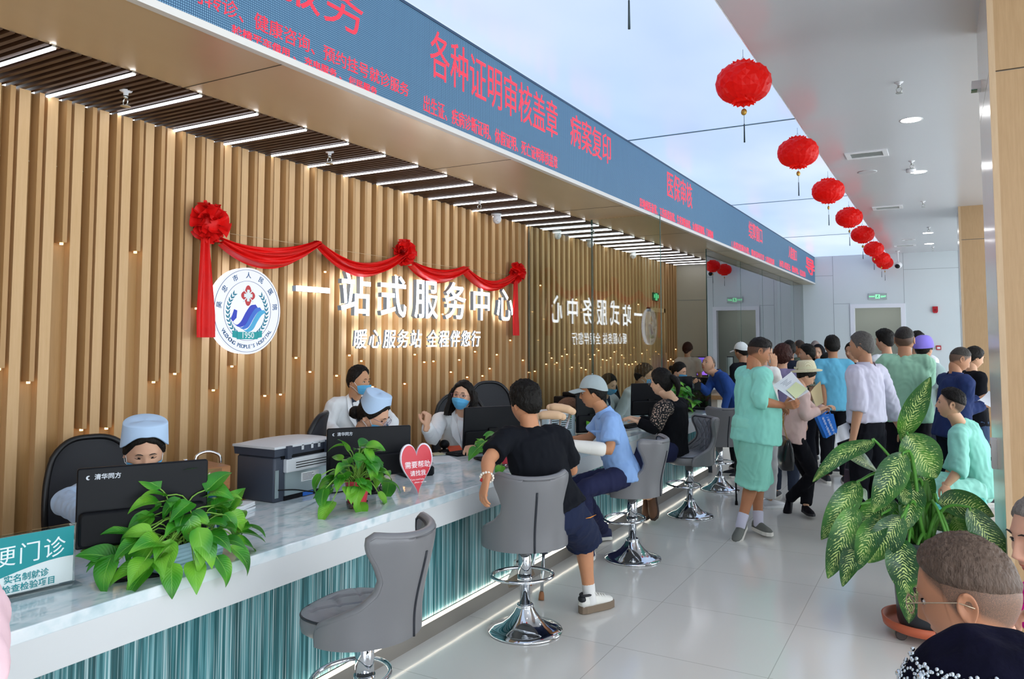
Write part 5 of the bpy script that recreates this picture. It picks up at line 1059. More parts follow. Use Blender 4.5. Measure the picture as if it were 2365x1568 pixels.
person('nurse in pale blue cap and uniform with mask, seated behind the nearest monitor', sit(.44, 22), PD(333, 1040, 3.62), -112, dict(st='woman', th=.012, ths=.010, acc=[('bun', (0, -.105, -.03), .036)]), '#dcae91', '#b3cbe8', '#b3cbe8', 'long', 'long', head=(-8, 20, 0), eyes='closed', vox=.009, hi=True, extra=staff(True), k=.99, wr=.009, hv=JP(elR=(150, 1160, 3.35), wrR=(205, 1195, 3.1)), fixz=None, ho=dict(w=1.04))
person('doctor in white coat and mask standing behind the nurse with glasses, leaning in', lean(stand(), 16), PD(828, 880, 5.55), -112, dict(st='recede', th=.022, ths=.010, c='#191512'), '#c4936f', WC, '#232733', 'long', 'long', head=(26, 4, 0), vox=.010, hi=True, extra=staff(inner='#1f2a3c'), wr=.010, loose=1.06, hv=JP(elR=(757, 985, 5.45), wrR=(800, 1025, 5.2), elL=(905, 975, 5.5), wrL=(900, 1020, 5.3)))
person('nurse in pale blue cap, mask and round glasses, seated behind the second monitor', sit(.51, 29), PD(862, 958, 4.85), -96, dict(st='woman', th=.014, ths=.012, acc=[('bun', (-.01, -.118, -.045), .042)]), '#dfae8f', WC, '#dfe6ee', 'long', 'long', head=(22, 26, 4), eyes='closed', vox=.010, hi=True, k=1., extra=staff(True, '#8a6f9a'))
person('woman doctor with shoulder-length black hair, glasses and mask, raising her fist', sit(.46, 15), PD(1069, 916, 6.2), -142, dict(st='woman', th=.020, ths=.018, c='#17120f', acc=[('curtain', 66, -.165, .045, 3)]), '#dfb192', WC, '#20242c', 'long', 'long', head=(-24, -10, -6), vox=.010, hi=True, k=1., wr=.010, extra=staff(gl='#7a4a6a', inner='#e9e4e4'),
    hv=JP(elR=(1000, 1012, 5.85), wrR=(985, 985, 5.6), elL=(1110, 1020, 6.0), wrL=(1090, 1030, 5.6)), foot=dict(handR=dict(d=V((-.15, -.05, 1)), n=V((.75, -.6, .1)), curl=1.0, thumb=.9)))
person('person with brown hair bent low behind the grey printer stack at the counter', sit(.40, 30), PD(1311, 948, 7.3), -90, dict(st='woman', th=.018, ths=.016, c='#6a4a36'), '#dcb08f', '#d9dde2', '#20242c', 'long', 'long', head=(0, 45, 0), vox=.012, k=1.)
person('woman doctor with parted black hair and mask, behind the man in the grey cap', sit(.44, 22), PD(1405, 888, 8.8), -118, dict(st='woman', th=.016, ths=.012, c='#15110f', acc=[('bun', (0, -.11, -.03), .035)]), '#e2b799', WC, '#20242c', 'long', 'long', head=(14, 16, 0), eyes='closed', vox=.011, k=1., extra=staff(inner='#2a3350'))
person('man doctor with glasses and mask seated behind the monitor by the ponytailed woman', sit(.475, 22), PD(1487, 868, 8.9), -86, dict(BLKH, th=.03), '#c99a78', WC, '#20242c', 'long', 'long', head=(12, 6, 0), vox=.011, k=1.04, extra=staff(gl='#4a4a52', inner='#f0f0f2'))
person('nurse with hair pulled back and mask at the far end of the counter', sit(.51, 22), PD(1568, 857, 10.4), -112, dict(st='woman', th=.014, ths=.010, c='#15110f', acc=[('bun', (0, -.115, .01), .035)]), '#dcae8f', WC, '#20242c', 'long', 'long', head=(16, 14, 0), eyes='closed', vox=.012, k=1., extra=staff())
person('clerk in beige uniform standing with back turned in the booth behind the counter', stand(), PD(1588, 806, 13.1), 14, dict(st='woman', th=.020, ths=.016, c='#3a2018', acc=[('bun', (0, -.09, -.06), .04)]), '#cfa080', '#d6cdc0', '#cfc6ba', 'short', 'long', head=(-16, 10, 0), vox=.012)
# ================================================================ desk things
PBLK = mat('monitor_black', '#0f1116', .45, spec=.2); PBLK2 = mat('monitor_dark', '#0b0c10', .55, spec=.2); 
def monitor(lab, c, back, w_, h_, logo=None, tilt=.0, zt=None):
    """flat screen seen from behind; c = centre of the panel, back = direction its back faces"""
    b = V(back).normalized(); b.z = 0; b.normalize(); rz = math.atan2(b.x, -b.y); o = thing('monitor', lab, 'monitor', (c.x, c.y, HT), rz, 'computer monitors on the counter'); z = c.z-HT
    # local: -y is the back
    Rt = M.Translation((0, 0, z)) @ M.Rotation(tilt, 4, 'X')
    m = MB(); m.T = Rt; m.rbox((0, 0, 0), (w_, h_, .022), .01, rot=M.Rotation(pi/2, 3, 'X')); m.build('panel', PBLK, o)
    m = MB(); m.T = Rt; m.rbox((0, -.022, -h_*.26), (w_*.96, h_*.44, .026), .02, rot=M.Rotation(pi/2, 3, 'X')); m.build('rear_housing', PBLK2, o)
    m = MB(); m.T = Rt; m.bx((-w_/2+.012, .0112, -h_/2+.02), (w_/2-.012, .0125, h_/2-.012)); m.build('screen', mat('screen_off', '#0b1626', .15), o)
    m = MB(); m.bx((-.035, -.03, .01), (.035, -.012, z)); m.rbox((0, 0, .006), (.24, .17, .012), .03); m.build('stand', PBLK2, o)
    m = MB(); m.T = Rt; m.tube(spline([(.06, -.04, -h_*.38), (.07, -.07, -h_*.5), (.05, -.05, -z+.02), (.12, -.03, -z+.005)], 12), .003, 6); m.build('cable', BLK, o)
    if logo:
        m = MB(); T = Rt @ frame((-w_/2+.028, -.0115, h_/2-.035), (1, 0, 0), (0, 0, 1)); text_mb(m, logo, .022, T @ M.Translation((.028, 0, 0)), .0004, .0004, 'LEFT'); m.T = T
        pts = [(.001+.008*cos(a), .008*sin(a)) for a in [radians(d) for d in range(60, 300, 20)]]+[(.004+.005*cos(a), .005*sin(a)) for a in [radians(d) for d in range(290, 70, -20)]]; m.prism([(x+.008, y) for x, y in pts], 0, .0005); m.build('maker_mark', mat('logo_silver', '#c9ced6', .3), o)
    return o
def mon(lab, tl, dl, tr, dr, h_, logo=None, tilt=0.):
    a, b = PD(*tl, dl), PD(*tr, dr); c = (a+b)/2; w_ = math.hypot(b.x-a.x, b.y-a.y); d = (b-a); back = V((d.y, -d.x, 0)); 
    if back.dot(V((0, 0, HCAM))-c) < 0: back = -back
    c.z = (a.z+b.z)/2-h_/2; return monitor(lab, c, back, w_, h_, logo, tilt)
mon('black monitor nearest the front, back turned, between the nurse and the leafy planter', (178, 1083), 2.80, (480, 1059), 3.03, .29, '清华同方')
mon('black monitor behind the red-potted plant, beside the heart sign', (755, 990), 4.35, (948, 981), 4.54, .28, '清华同方')
mon('black monitor in front of the woman doctor raising her fist', (1070, 941), 5.55, (1200, 935), 5.75, .31, None, .10)
mon('black monitor behind the man in the grey cap', (1330, 912), 6.9, (1400, 909), 7.05, .34)
mon('black monitor facing the man doctor, beside the woman in black', (1457, 885), 7.95, (1545, 884), 8.1, .33, None, .06)
mon('black monitor in front of the nurse at the far end of the counter', (1560, 870), 9.3, (1598, 868), 9.4, .26)
def keyboard(lab, c, rz):
    o = thing('keyboard', lab, 'keyboard', (c.x, c.y, HT), rz, 'keyboards on the counter'); MB().rbox((0, 0, .009), (.42, .14, .018), .008).build('case', PBLK, o)
    m = MB()
    for r in range(5):
        for q in range(15): m.box((-.19+q*.0271, -.05+r*.0245, .020), (.022, .020, .006))
    k = m.build('keys', PBLK2, o); k['kind'] = 'stuff'
keyboard('black keyboard under the third monitor on the counter', PZ(1090, 1046, HT), radians(75)); keyboard('black keyboard under the hands of the woman in black', PZ(1462, 985, HT), radians(80))
def office_chair(lab, c, rz, topz=1.06):
    o = thing('office_chair', lab, 'chair', (c.x, c.y, 0), rz, 'black mesh office chairs behind the counter')
    MESHB = mat('chair_mesh', '#20232a', .6, bump=.4, bs=500, bd=.002); FR = mat('chair_frame', '#0e0f13', .4)
    def bf(off):
        def f(u, v):
            s_ = 2*u-1; t_ = v; wd = .235*(1-.20*(1.7*t_-.75)**2); x = s_*wd; top = 1-.16*abs(s_)**3.2; z = lerp(.56, topz, t_*top); y = -.22-.06*sin(pi*t_)*0+.05*(s_*s_)-.05*sstep(.4, 1, t_)-off; return V((x, y, z))
        return f
    m = MB(); m.grid(bf(0), 25, 20); g = bf(.012); m.grid(lambda u, v: g(1-u, v), 25, 20); m.build('mesh_back', MESHB, o)
    E_ = [bf(.006)(0, j/14) for j in range(15)]+[bf(.006)(i/16, 1) for i in range(1, 17)]+[bf(.006)(1, 1-j/14) for j in range(1, 15)]+[bf(.006)(1-i/16, 0) for i in range(1, 16)]
    m = MB(); m.tube(E_, .016, 8, closed=True); m.tube([(0, -.26, .6), (0, -.25, .45), (0, -.1, .42)], .022, 8); m.build('back_frame', FR, o)
    m = MB(); m.rbox((0, 0, .44), (.48, .46, .08), .1); m.build('seat', MESHB, o)
    for sg in (-1, 1): m = MB(); m.tube([(sg*.24, -.1, .43), (sg*.28, -.08, .5), (sg*.28, -.05, .63)], .016, 8); m.rbox((sg*.28, .02, .645), (.07, .24, .03), .02); m.build('armrest', FR, o)
    m = MB(); m.tube([(0, 0, .1), (0, 0, .41)], .025, 10)
    for k in range(5): a = 2*pi*k/5; m.tube([(0, 0, .11), (.27*cos(a), .27*sin(a), .07)], .018, 6); m.ell((.28*cos(a), .28*sin(a), .03), (.03, .03, .03), 10, 6)
    m.build('star_base', FR, o)
office_chair('black mesh office chair behind the nearest nurse', PD(262, 1075, 4.0)+V((-.05, 0, 0)), radians(-104), 1.12)
office_chair('empty black office chair, its back to the printer, beside the second monitor', PD(716, 1010, 4.85)-V((.15, .1, 0)), radians(120), 1.19)
office_chair('black mesh office chair under the woman doctor raising her fist', PD(1070, 960, 6.5), radians(-140), 1.17)
office_chair('empty black office chair behind the third monitor', PD(1150, 930, 7.1), radians(-130), 1.24)
office_chair('black office chair behind the woman doctor with parted hair', PD(1424, 910, 9.0), radians(-118), 1.17)
# ---------------------------------------------------------------- printers
def printer(lab, A, L_, Rr, h_, full=True):
    """box whose bottom corner A is nearest; L_ and Rr are the neighbouring corners"""
    dx = (Rr-A); dy = (L_-A); w_ = dx.length; d_ = dy.length; rz = math.atan2(dx.y, dx.x); o = thing('printer', lab, 'printer', (A.x, A.y, HT), rz); W_, D_ = w_, d_
    DK = mat('printer_slate', '#3b4250', .5); LG = mat('printer_light', '#ccd0d4', .45); SV = mat('printer_steel', '#a3b3b8', .35, .5)
    m = MB(); m.rbox((W_/2, D_/2, h_*.39), (W_, D_, h_*.78), .015); m.build('body', DK, o)
    m = MB(); q = [( -.012, -.012), (W_+.012, -.012), (W_+.012, D_+.012), (-.012, D_+.012)]
    m.add([V((x*.97+.005, y*.97+.005, h_*.80)) for x, y in q]+[V((x, y, h_*.97)) for x, y in q], [(0, 1, 5, 4), (1, 2, 6, 5), (2, 3, 7, 6), (3, 0, 4, 7), (4, 5, 6, 7)], False); m.bx((.01, .01, h_*.77), (W_-.01, D_-.01, h_*.81)); m.build('scanner_unit', DK, o)
    def lid(u, v): x = lerp(-.016, W_+.016, u); y = lerp(-.016, D_+.016, v); return V((x, y, h_*.975+.022*sin(pi*min(1, max(0, u)))**.6*sin(pi*v)**.5))
    m = MB(); m.grid(lid, 16, 12); m.rings([[lid(i/15, 0) for i in range(16)], [lid(i/15, 0)-V((0, 0, .012)) for i in range(16)]], False, False, closed=False); m.rings([[lid(0, i/11) for i in range(12)], [lid(0, i/11)-V((0, 0, .012)) for i in range(12)]], False, False, closed=False); m.build('lid', LG, o)
    # rear face at y=0: tray cover, steel plate, label, hinges, sockets
    m = MB(); m.bx((.06*W_/.45, -.03, h_*.50), (W_*.93, -.0, h_*.74)); p = m.build('rear_cover', LG, o, bevel=.006)
    m = MB()
    for i in range(3): m.bx((W_*.28, -.0315, h_*(.56+.045*i)), (W_*.80, -.0295, h_*(.575+.045*i)))
    m.build('vent_slot', PBLK2, p)
    m = MB(); m.bx((W_*.16, -.006, h_*.09), (W_*.92, -.0, h_*.52)); m.build('steel_plate', SV, o)
    m = MB(); m.bx((W_*.42, -.0075, h_*.28), (W_*.72, -.006, h_*.44)); lb = m.build('rating_label', mat('label_white', '#e8ecee', .6), o)
    m = MB()
    for i in range(5): m.bx((W_*.44, -.008, h_*(.30+.026*i)), (W_*(.60+.02*(i % 3)), -.0074, h_*(.308+.026*i)))
    m.build('label_print', PBLK2, lb)
    m = MB(); m.bx((W_*.1, -.004, h_*.74), (W_*.92, .0, h_*.80)); m.build('paper_slot', PBLK2, o)
    for fx in (.18, .84): m = MB(); m.bx((W_*fx-.018, -.03, h_*.80), (W_*fx+.018, -.01, h_*.97)); m.bx((W_*fx-.015, -.028, h_*.66), (W_*fx+.015, -.008, h_*.80)); m.build('hinge', DK, o)
    for fx in (.42, .58, .70): m = MB(); m.bx((W_*fx-.008, -.016, h_*.86), (W_*fx+.008, -.012, h_*.95)); m.build('lid_tab', LG, o)
    m = MB(); m.bx((.005, -.003, h_*.08), (.03, .0, h_*.56)); m.build('side_inlay', SV, o)
    m = MB(); m.bx((W_*.15, -.005, h_*.01), (W_*.75, -.0, h_*.085)); m.build('socket_panel', PBLK2, o); m = MB(); m.bx((W_*.45, -.009, h_*.015), (W_*.62, -.004, h_*.08)); m.build('usb_plug', mat('usb_blue', '#2d6fd0', .4), o)
    m = MB(); m.tube(spline([(.02, -.01, h_*.22), (.1, -.05, h_*.20), (.2, -.07, h_*.12), (.34, -.09, .006), (.45, -.12, .004)], 20), .004, 6); m.build('power_cable', BLK, o)
    return o
PA = PZ(632, 1163, HT); ddx = V((-.12, .99, 0)).normalized(); ddy = V((-.99, -.12, 0)).normalized()
printer('large dark slate and white multifunction printer beside the red-potted plant', PA, PA+V((-.29, .02, 0)), PA+V((.0, .46, 0)), .305)
PB = PZ(1296, 1012, HT)
o = thing('office_printer', 'pale grey printer with vent slots behind the crutch pads on the counter', 'printer', (PB.x, PB.y, HT), radians(70))
m = MB(); m.rbox((0, .14, .10), (.36, .30, .20), .02); m.build('body', mat('printer_pale', '#9fb0b6', .45), o); m = MB()
for i in range(6): m.bx((-.12, -.012, .08+.018*i), (.12, -.009, .086+.018*i))
m.build('vent_slot', PBLK2, o); MB().rbox((0, .14, .215), (.37, .31, .03), .02).build('lid', mat('printer_lid_white', '#d8dcdf', .4), o)
# black deskjet behind
PB = PD(1335, 925, 8.3); o = thing('label_printer', 'black printer on the back edge of the counter, above the bent-down clerk', 'printer', (PB.x, PB.y, 0), radians(70)); MB().rbox((0, 0, .98), (.46, .3, .12), .02).build('body', PBLK, o); MB().rbox((0, 0, 1.06), (.3, .2, .05), .02).build('tray', PBLK2, o); MB().bx((-.2, -.12, 0), (.2, .12, .92)).build('stand', mat('cabinet_beige', '#cfc0a8', .6), o)
# ---------------------------------------------------------------- signs on the counter
a, b = PZ(162, 1350, HT), PZ(0, 1388, HT); d = (b-a); d = d.normalized(); rz = math.atan2(-d.y, -d.x); C0 = a
o = thing('acrylic_sign', 'teal and white clear acrylic sign stand at the near end of the counter', 'sign', (C0.x, C0.y, HT), rz)
Wd, Hh = .42, .205
m = MB(); m.bx((-Wd, -.004, .012), (.012, .004, Hh+.012)); m.build('acrylic_sheet', glass('acrylic', '#eef6f6', .05, .7), o); m = MB(); m.bx((-Wd, -.05, 0), (.02, .05, .010)); m.build('acrylic_foot', glass('acrylic', '#eef6f6', .05, .7), o)
m = MB(); m.bx((-Wd+.005, -.0062, .016), (.004, -.0042, Hh+.004)); m.build('card', mat('card_white', '#e4eeee', .5), o)
m = MB(); top = [(-Wd+.005, Hh+.004), (.004, Hh+.004), (.004, .105)]+[(lerp(.004, -Wd+.005, t_), .105-.042*sstep(0, .8, t_)+.006*sin(t_*5)) for t_ in [i/16 for i in range(1, 17)]]; m.prism(top[::-1], 0, .0012, T=frame((0, -.0063, 0), (1, 0, 0), (0, 0, 1))); m.build('teal_panel', mat('card_teal', '#0c9095', .45), o)
Tf = frame((0, -.0078, 0), (1, 0, 0), (0, 0, 1)); m = MB(); text_mb(m, '便门诊', .074, Tf @ M.Translation((-.022, .140, 0)), .0005, .0, 'RIGHT', spacing=1.12); m.build('headline', mat('card_print_white', '#eef6f6', .5), o)
m = MB(); text_mb(m, '实名制就诊', .028, Tf @ M.Translation((-.075, .064, 0)), .0005, .0003, 'RIGHT'); text_mb(m, '检查检验项目', .028, Tf @ M.Translation((-.052, .032, 0)), .0005, .0003, 'RIGHT'); m.build('small_print', mat('card_teal_print', '#0f8f96', .5), o)
a = PZ(966, 1143, HT); o = thing('heart_sign', 'red heart-shaped help sign standing on the counter edge', 'sign', (a.x, a.y, HT), radians(62))
def heart(k): 
    P = []
    for i in range(64):
        t_ = 2*pi*i/64; x = 16*sin(t_)**3; y = 13*cos(t_)-5*cos(2*t_)-2*cos(3*t_)-cos(4*t_); P.append((x/16*.100*k, (y+17)/29*.285*k**.5+(1-k)*.03))
    P.reverse(); return P
Th = frame((0, 0, .0), (1, 0, 0), (-.0, .12, 1)); m = MB(); m.prism(heart(1.), -.014, 0, T=Th); m.build('backing', mat('heart_white', '#e9e3ee', .4), o); m = MB(); m.prism(heart(.93), 0, .0012, T=Th); m.build('face', mat('heart_red', '#d4132f', .35), o)
m = MB(); text_mb(m, '需要帮助', .040, Th @ M.Translation((.004, .165, .0015)), .0005, .0003); text_mb(m, '请找我', .033, Th @ M.Translation((.004, .118, .0015)), .0005, .0003); text_mb(m, 'If you need help,', .013, Th @ M.Translation((-.002, .086, .0015)), .0004); text_mb(m, 'please call me', .013, Th @ M.Translation((.016, .070, .0015)), .0004); m.build('writing', mat('heart_print', '#fbf3f5', .5), o)
m = MB(); m.prism([(0, 0), (.09, 0), (0, .12)], -.002, .002, T=frame((0, .014, .0), (0, 1, 0), (0, 0, 1))); m.build('prop', mat('heart_white', '#e9e3ee', .4), o)
# ---------------------------------------------------------------- pothos plants
t = NT('pothos_leaf'); uv = t.n('ShaderNodeUVMap').outputs[0]; s2 = t.n('ShaderNodeSeparateXYZ', {0: uv}); vv = t.math('ABSOLUTE', t.math('SUBTRACT', s2.outputs[1], .5)); 
oi = t.n('ShaderNodeTexNoise', {'Vector': t.co(), 'Scale': 7., 'Detail': 1.}).outputs[0]; base = t.ramp(oi, [(.36, '#1f6a1c'), (.5, '#3f9628'), (.66, '#86c93e')]); t.base(t.mix(t.ramp(vv, [(.0, (1, 1, 1, 1)), (.025, (0, 0, 0, 1))]), base, '#8fcf55'))
t.set(Roughness=.3); tr = t.n('ShaderNodeBsdfTranslucent', {'Color': lin('#6fbf2c')}); mx = t.n('ShaderNodeMixShader', {0: .22, 1: t.b.outputs[0], 2: tr.outputs[0]}); t.l(mx.outputs[0], t.out.inputs[0]); vs = t.math('SINE', t.math('MULTIPLY', t.math('ADD', t.math('MULTIPLY', s2.outputs[0], 1.), t.math('MULTIPLY', vv, -.8)), 60.)); t.bump(vs, .18, .002); POTH = t.m
STEM = mat('stem_green', '#7fae45', .5)
def leafmesh(m, b, d, up, L, wd, droop=.35, fold=.25, heart_=True, nu=13, nv=9, wave=.0, seed=0):
    d = V(d).normalized(); up = V(up); up = (up-d*up.dot(d)); up = up.normalized() if up.length > 1e-4 else d.orthogonal().normalized(); s_ = d.cross(up); b = V(b)
    def prof(t): return (math.sin(pi*min(1, t**.62*1.0))**.85)*(1-.25*t) if heart_ else math.sin(pi*t**.85)**.75
    def f(u, v):
        t_ = u; q = 2*v-1; w_ = wd*.5*max(.0, prof(t_*.985+.008))*min(1, t_/.07)**.6; back = (-.16*L*(abs(q)**1.5)*(1-t_)**3) if heart_ else 0
        ang = -droop*t_*t_*1.6; x = L*(t_*cos(ang*.5)); z = L*t_*sin(ang*.6); return b+d*(x+back)+up*(z+abs(q)*w_*fold*(1)-.02*L*0+wave*sin(t_*9+seed)*abs(q))+s_*q*w_
    m.grid(f, nu, nv, uv=True)
def pothos(lab, c, pot, leaves, seed, spread, up=.18, trail=(), size=(.075, .12), rim=.08, bias=(0, 0), name='potted_pothos', grp='pothos plants on the counter', flat=None, nofront=1.):
    o = thing(name, lab, 'plant', c, 0, grp); zt = pot(o); rg = random.Random(seed); m = MB(); st = MB()
    def put(p0, p1, L, drp, face):
        mid = (V(p0)+V(p1))/2+V((0, 0, .25*(V(p1)-V(p0)).length)); st.tube(spline([p0, mid, p1], 8), [.0028]*7+[.0016], 5)
        out = V((p1[0]-p0[0], p1[1]-p0[1], 0)); out = out.normalized() if out.length > .01 else V((rg.uniform(-1, 1), rg.uniform(-1, 1), 0)).normalized(); dd = (out*rg.uniform(.5, 1)+V((rg.uniform(-.5, .5), rg.uniform(-.5, .5), drp))); leafmesh(m, p1, dd, V((0, 0, 1))+out*rg.uniform(-.2, .8)+V((.45, -.35, 0))*rg.uniform(0, 1.3), L, L*rg.uniform(.68, .85), rg.uniform(.2, .7), rg.uniform(.15, .4))
    for i in range(leaves):
        a = rg.uniform(0, 2*pi); r = spread*math.sqrt(rg.uniform(.04, 1)); p0 = V((rg.uniform(-1, 1)*rim*.4, rg.uniform(-1, 1)*rim*.4, zt-.01))
        if flat: p0.x *= flat[0]; p0.y *= flat[1]
        x, y = r*cos(a)*(flat[2] if flat else 1)+bias[0], r*sin(a)*(flat[3] if flat else 1)+bias[1]; h = up*(1-(r/spread)**2*.9)*rg.uniform(.45, 1.1)
        put(p0, (x, y, max(.03, zt+h-.05*(r/spread))), rg.uniform(*size), rg.uniform(-.75, .55), a)
    for (x, y, z, L) in trail:
        p0 = V((x*.15, y*.15, zt)); put(p0, (x, y, z), L, -.6, 0)
    m.build('foliage', POTH, o); st.build('stems', STEM, o); return o
SOIL = mat('soil', '#2a211b', .95, bump=.6, bs=90)
def redpot(o, r=.066, h=.13):
    t_ = mat('pot_red', '#d0394a', .3); 
    MB().lathe([(r*.68, .004), (r*.72, .02), (r*.98, h), (r*1.06, h+.004), (r*1.06, h+.012), (r*.96, h+.012), (r*.9, h-.01)], n=28).build('pot', t_, o); MB().lathe([(r*.66, 0), (r*.80, .002), (r*.86, .03), (r*.84, .031), (r*.78, .006)], n=28, cap=False).build('clear_cover', glass('pot_clear', '#efe6ea', .08, .8), o); MB().lathe([(r*.9, h-.006)], n=4) if False else MB().lathe([(r*.92, h-.012), (.001, h-.008)], n=20).build('soil', SOIL, o); return h
def trough(o):
    t_ = NT('trough_blue'); wv = t_.math('SINE', t_.math('MULTIPLY', t_.n('ShaderNodeSeparateXYZ', {0: t_.co()}).outputs[2], 420.)); t_.base('#a9cde2'); t_.bump(wv, .6, .004); t_.set(Roughness=.4)
    m = MB(); w_, d_, h_ = .10, .30, .105; rs = []
    for k, z in ((.86, 0), (1., h_), (.93, h_), (.85, h_-.02)): rs.append([V((sx_*w_/2*k, sy_*d_/2*(k if k < 1 else 1), z)) for sx_, sy_ in ((1, 1), (-1, 1), (-1, -1), (1, -1))])
    m.rings(rs, True, True, smooth=False); m.build('planter', t_.m, o); m = MB(); m.bx((-.04, -.125, h_-.02), (.04, .125, h_-.012)); m.build('soil', SOIL, o); return h_
q = PZ(455, 1318, HT)
pothos('large leafy pothos in a pale blue trough beside the nearest monitor', (-2.575, 2.03, HT), trough, 105, 3, .27, .27, trail=[(.08, -.22, .06, .12), (.10, -.14, .05, .11), (.11, -.05, .04, .115), (.12, .05, .035, .11), (.07, .2, .06, .12), (.02, .28, .1, .1), (-.02, -.3, .10, .12), (.02, .24, .14, .1), (.0, -.2, .18, .11), (.1, -.25, .10, .1), (.10, .14, .05, .12)], size=(.075, .125), flat=(1, 3., .62, 1.0), bias=(-.02, -.01))
pothos('leafy pothos in a red pot in front of the second monitor', (-2.70, 3.17, HT), redpot, 58, 7, .15, .25, trail=[(.02, -.22, .06, .13), (.0, .26, .09, .14), (.05, .12, .05, .10), (.06, -.05, .03, .10), (-.05, -.23, .19, .09), (-.03, -.22, .12, .1)], size=(.07, .11))
pothos('pothos plant half hidden behind the man in the black T-shirt', (-2.66, 4.62, HT), redpot, 22, 11, .17, .18, trail=[(.08, -.15, .03, .09), (-.05, -.25, .15, .1), (.05, -.22, .18, .09)], size=(.07, .10))
pothos('pothos plant half hidden behind the man in the grey cap', (-2.84, 6.6, HT), redpot, 34, 13, .20, .22, trail=[(-.1, -.3, .2, .1), (.1, .25, .1, .12), (.12, .22, .04, .13)], size=(.08, .12))
pothos('pothos plant in a red pot at the far end of the counter', (-2.80, 9.0, HT), redpot, 60, 17, .22, .27, trail=[(.1, .2, .05, .1), (.12, .1, .04, .1)], size=(.08, .12))
# ---------------------------------------------------------------- small desk things
def paper(lab, c, w_, d_, rz, n=3, tint='#e8ebee', name='paper_stack'):
    o = thing(name, lab, 'paper', (c.x, c.y, c.z), rz); rg = random.Random(len(lab))
    for i in range(n): m = MB(); m.box((0, 0, .003+.006*i), (w_, d_, .005), M.Rotation(rg.uniform(-.12, .12), 3, 'Z')); m.build('sheet_pile', mat('paper_'+tint, tint, .8), o)
paper('stack of papers between the nearest monitor and the slate printer', V((-3.2, 2.72, HT)), .21, .29, .3, 6); paper('loose papers on the counter by the second monitor', PZ(1020, 1062, HT), .2, .28, 1.0, 1)
g_ = PZ(1018, 1047, HT); o = thing('card', 'orange card with white print beside the third monitor', 'card', (g_.x+.03, g_.y+.15, HT), .9); m = MB(); m.box((0, 0, .02), (.11, .09, .003), M.Rotation(.35, 3, 'X')); m.build('face', mat('card_orange', '#e2562c', .5), o)
o = thing('leaflet', 'cream leaflet with red stripes beside the desk lamp base', 'leaflet', (g_.x-.02, g_.y-.08, HT), 1.1); MB().box((0, 0, .003), (.16, .11, .004)).build('sheet', mat('cream', '#e8dfb8', .7), o); m = MB(); m.bx((-.05, -.05, .0052), (-.035, .05, .0058)); m.bx((-.025, -.05, .0052), (-.01, .05, .0058)); m.build('stripe', RED, o)
g_ = PD(958, 1020, 5.0); o = thing('desk_phone', 'black desk telephone beside the second monitor', 'telephone', (g_.x, g_.y, HT), radians(60)); MB().rbox((0, 0, .03), (.2, .2, .06), .02).build('base', PBLK, o); m = MB(); m.tube(spline([(-.07, .1, .08), (-.075, 0, .13), (-.07, -.1, .10)], 10), .022, 8); m.build('handset', PBLK2, o)
g_ = PZ(1026, 1042, HT); o = thing('scanner', 'small black round-headed code scanner on the counter', 'scanner', (g_.x, g_.y, HT), 0); MB().lathe([(.05, 0), (.05, .01), (.014, .016), (.012, .03)], n=16).build('foot', PBLK2, o); MB().ell((0, 0, .055), (.042, .042, .034), 14, 10).build('head', PBLK, o)
g_ = PD(428, 1052, 3.9); o = thing('document_tray', 'brown wooden box with chrome clips behind the nearest monitor', 'tray', (g_.x, g_.y, 0), radians(78)); MB().rbox((0, 0, .95), (.36, .26, .12), .01).build('box', wood('tray_wood', '#8a5a35', '#a5713f', 'X', .5), o); MB().bx((-.17, -.12, 0), (.17, .12, .89)).build('cabinet', mat('cabinet_beige', '#cfc0a8', .6), o); m = MB(); m.tube(spline([(.05, 0, 1.01), (.06, 0, 1.06), (.12, 0, 1.075), (.18, 0, 1.05), (.19, 0, 1.01)], 14), .008, 6); m.tube([(.0, 0, 1.02), (.0, 0, 1.05)], .012, 8); m.build('chrome_clip', CHR, o)
g_ = PD(488, 1080, 3.4); o = thing('leaflet_holder', 'clear leaflet holder with blue leaflets beside the nearest monitor', 'holder', (g_.x, g_.y, HT), radians(60)); m = MB(); m.bx((-.05, -.03, 0), (.05, -.027, .22)); m.bx((-.05, .027, 0), (.05, .03, .3)); m.build('acrylic', glass('acrylic', '#eef6f6', .05, .7), o); MB().bx((-.045, -.02, .005), (.045, .02, .24)).build('leaflets', mat('leaflet_blue', '#3d6ea8', .5), o)
g_ = PZ(70, 1230, HT); o = thing('folder', 'brown folder lying on the counter behind the acrylic sign', 'folder', (-3.05, 1.55, HT), radians(80)); MB().rbox((0, 0, .10), (.42, .3, .035), .006).build('cover', mat('folder_brown', '#8b6a55', .5), o); MB().rbox((0, 0, .045), (.40, .28, .09), .006).build('pages', mat('paper_#e8ebee', '#e8ebee', .8), o)
m = MB()
g_ = PZ(200, 1250, HT)
for i in range(5): m.tube(spline([(g_.x-.12, g_.y+.25+.02*i, HT+.01), (g_.x-.02+.02*i, g_.y+.12, HT+.02), (g_.x+.02*i, g_.y+.03, HT+.012), (g_.x+.06+.015*i, g_.y+.05-.03*i, HT+.006)], 16), .004, 6)
tag(m.build('cable_bundle', BLK), 'tangle of black cables under the nearest monitor', 'cable')
m = MB(); g_ = PZ(1330, 1018, HT)
for i in range(4): m.tube(spline([(g_.x-.1, g_.y+.1*i, HT+.008), (g_.x+.02, g_.y+.1+.05*i, HT+.03), (g_.x+.06, g_.y+.3-.06*i, HT+.006), (g_.x-.05, g_.y+.4, HT+.008)], 18), .0035, 6)
tag(m.build('white_cable', WHT), 'loose white cables on the counter before the man in the grey cap', 'cable')
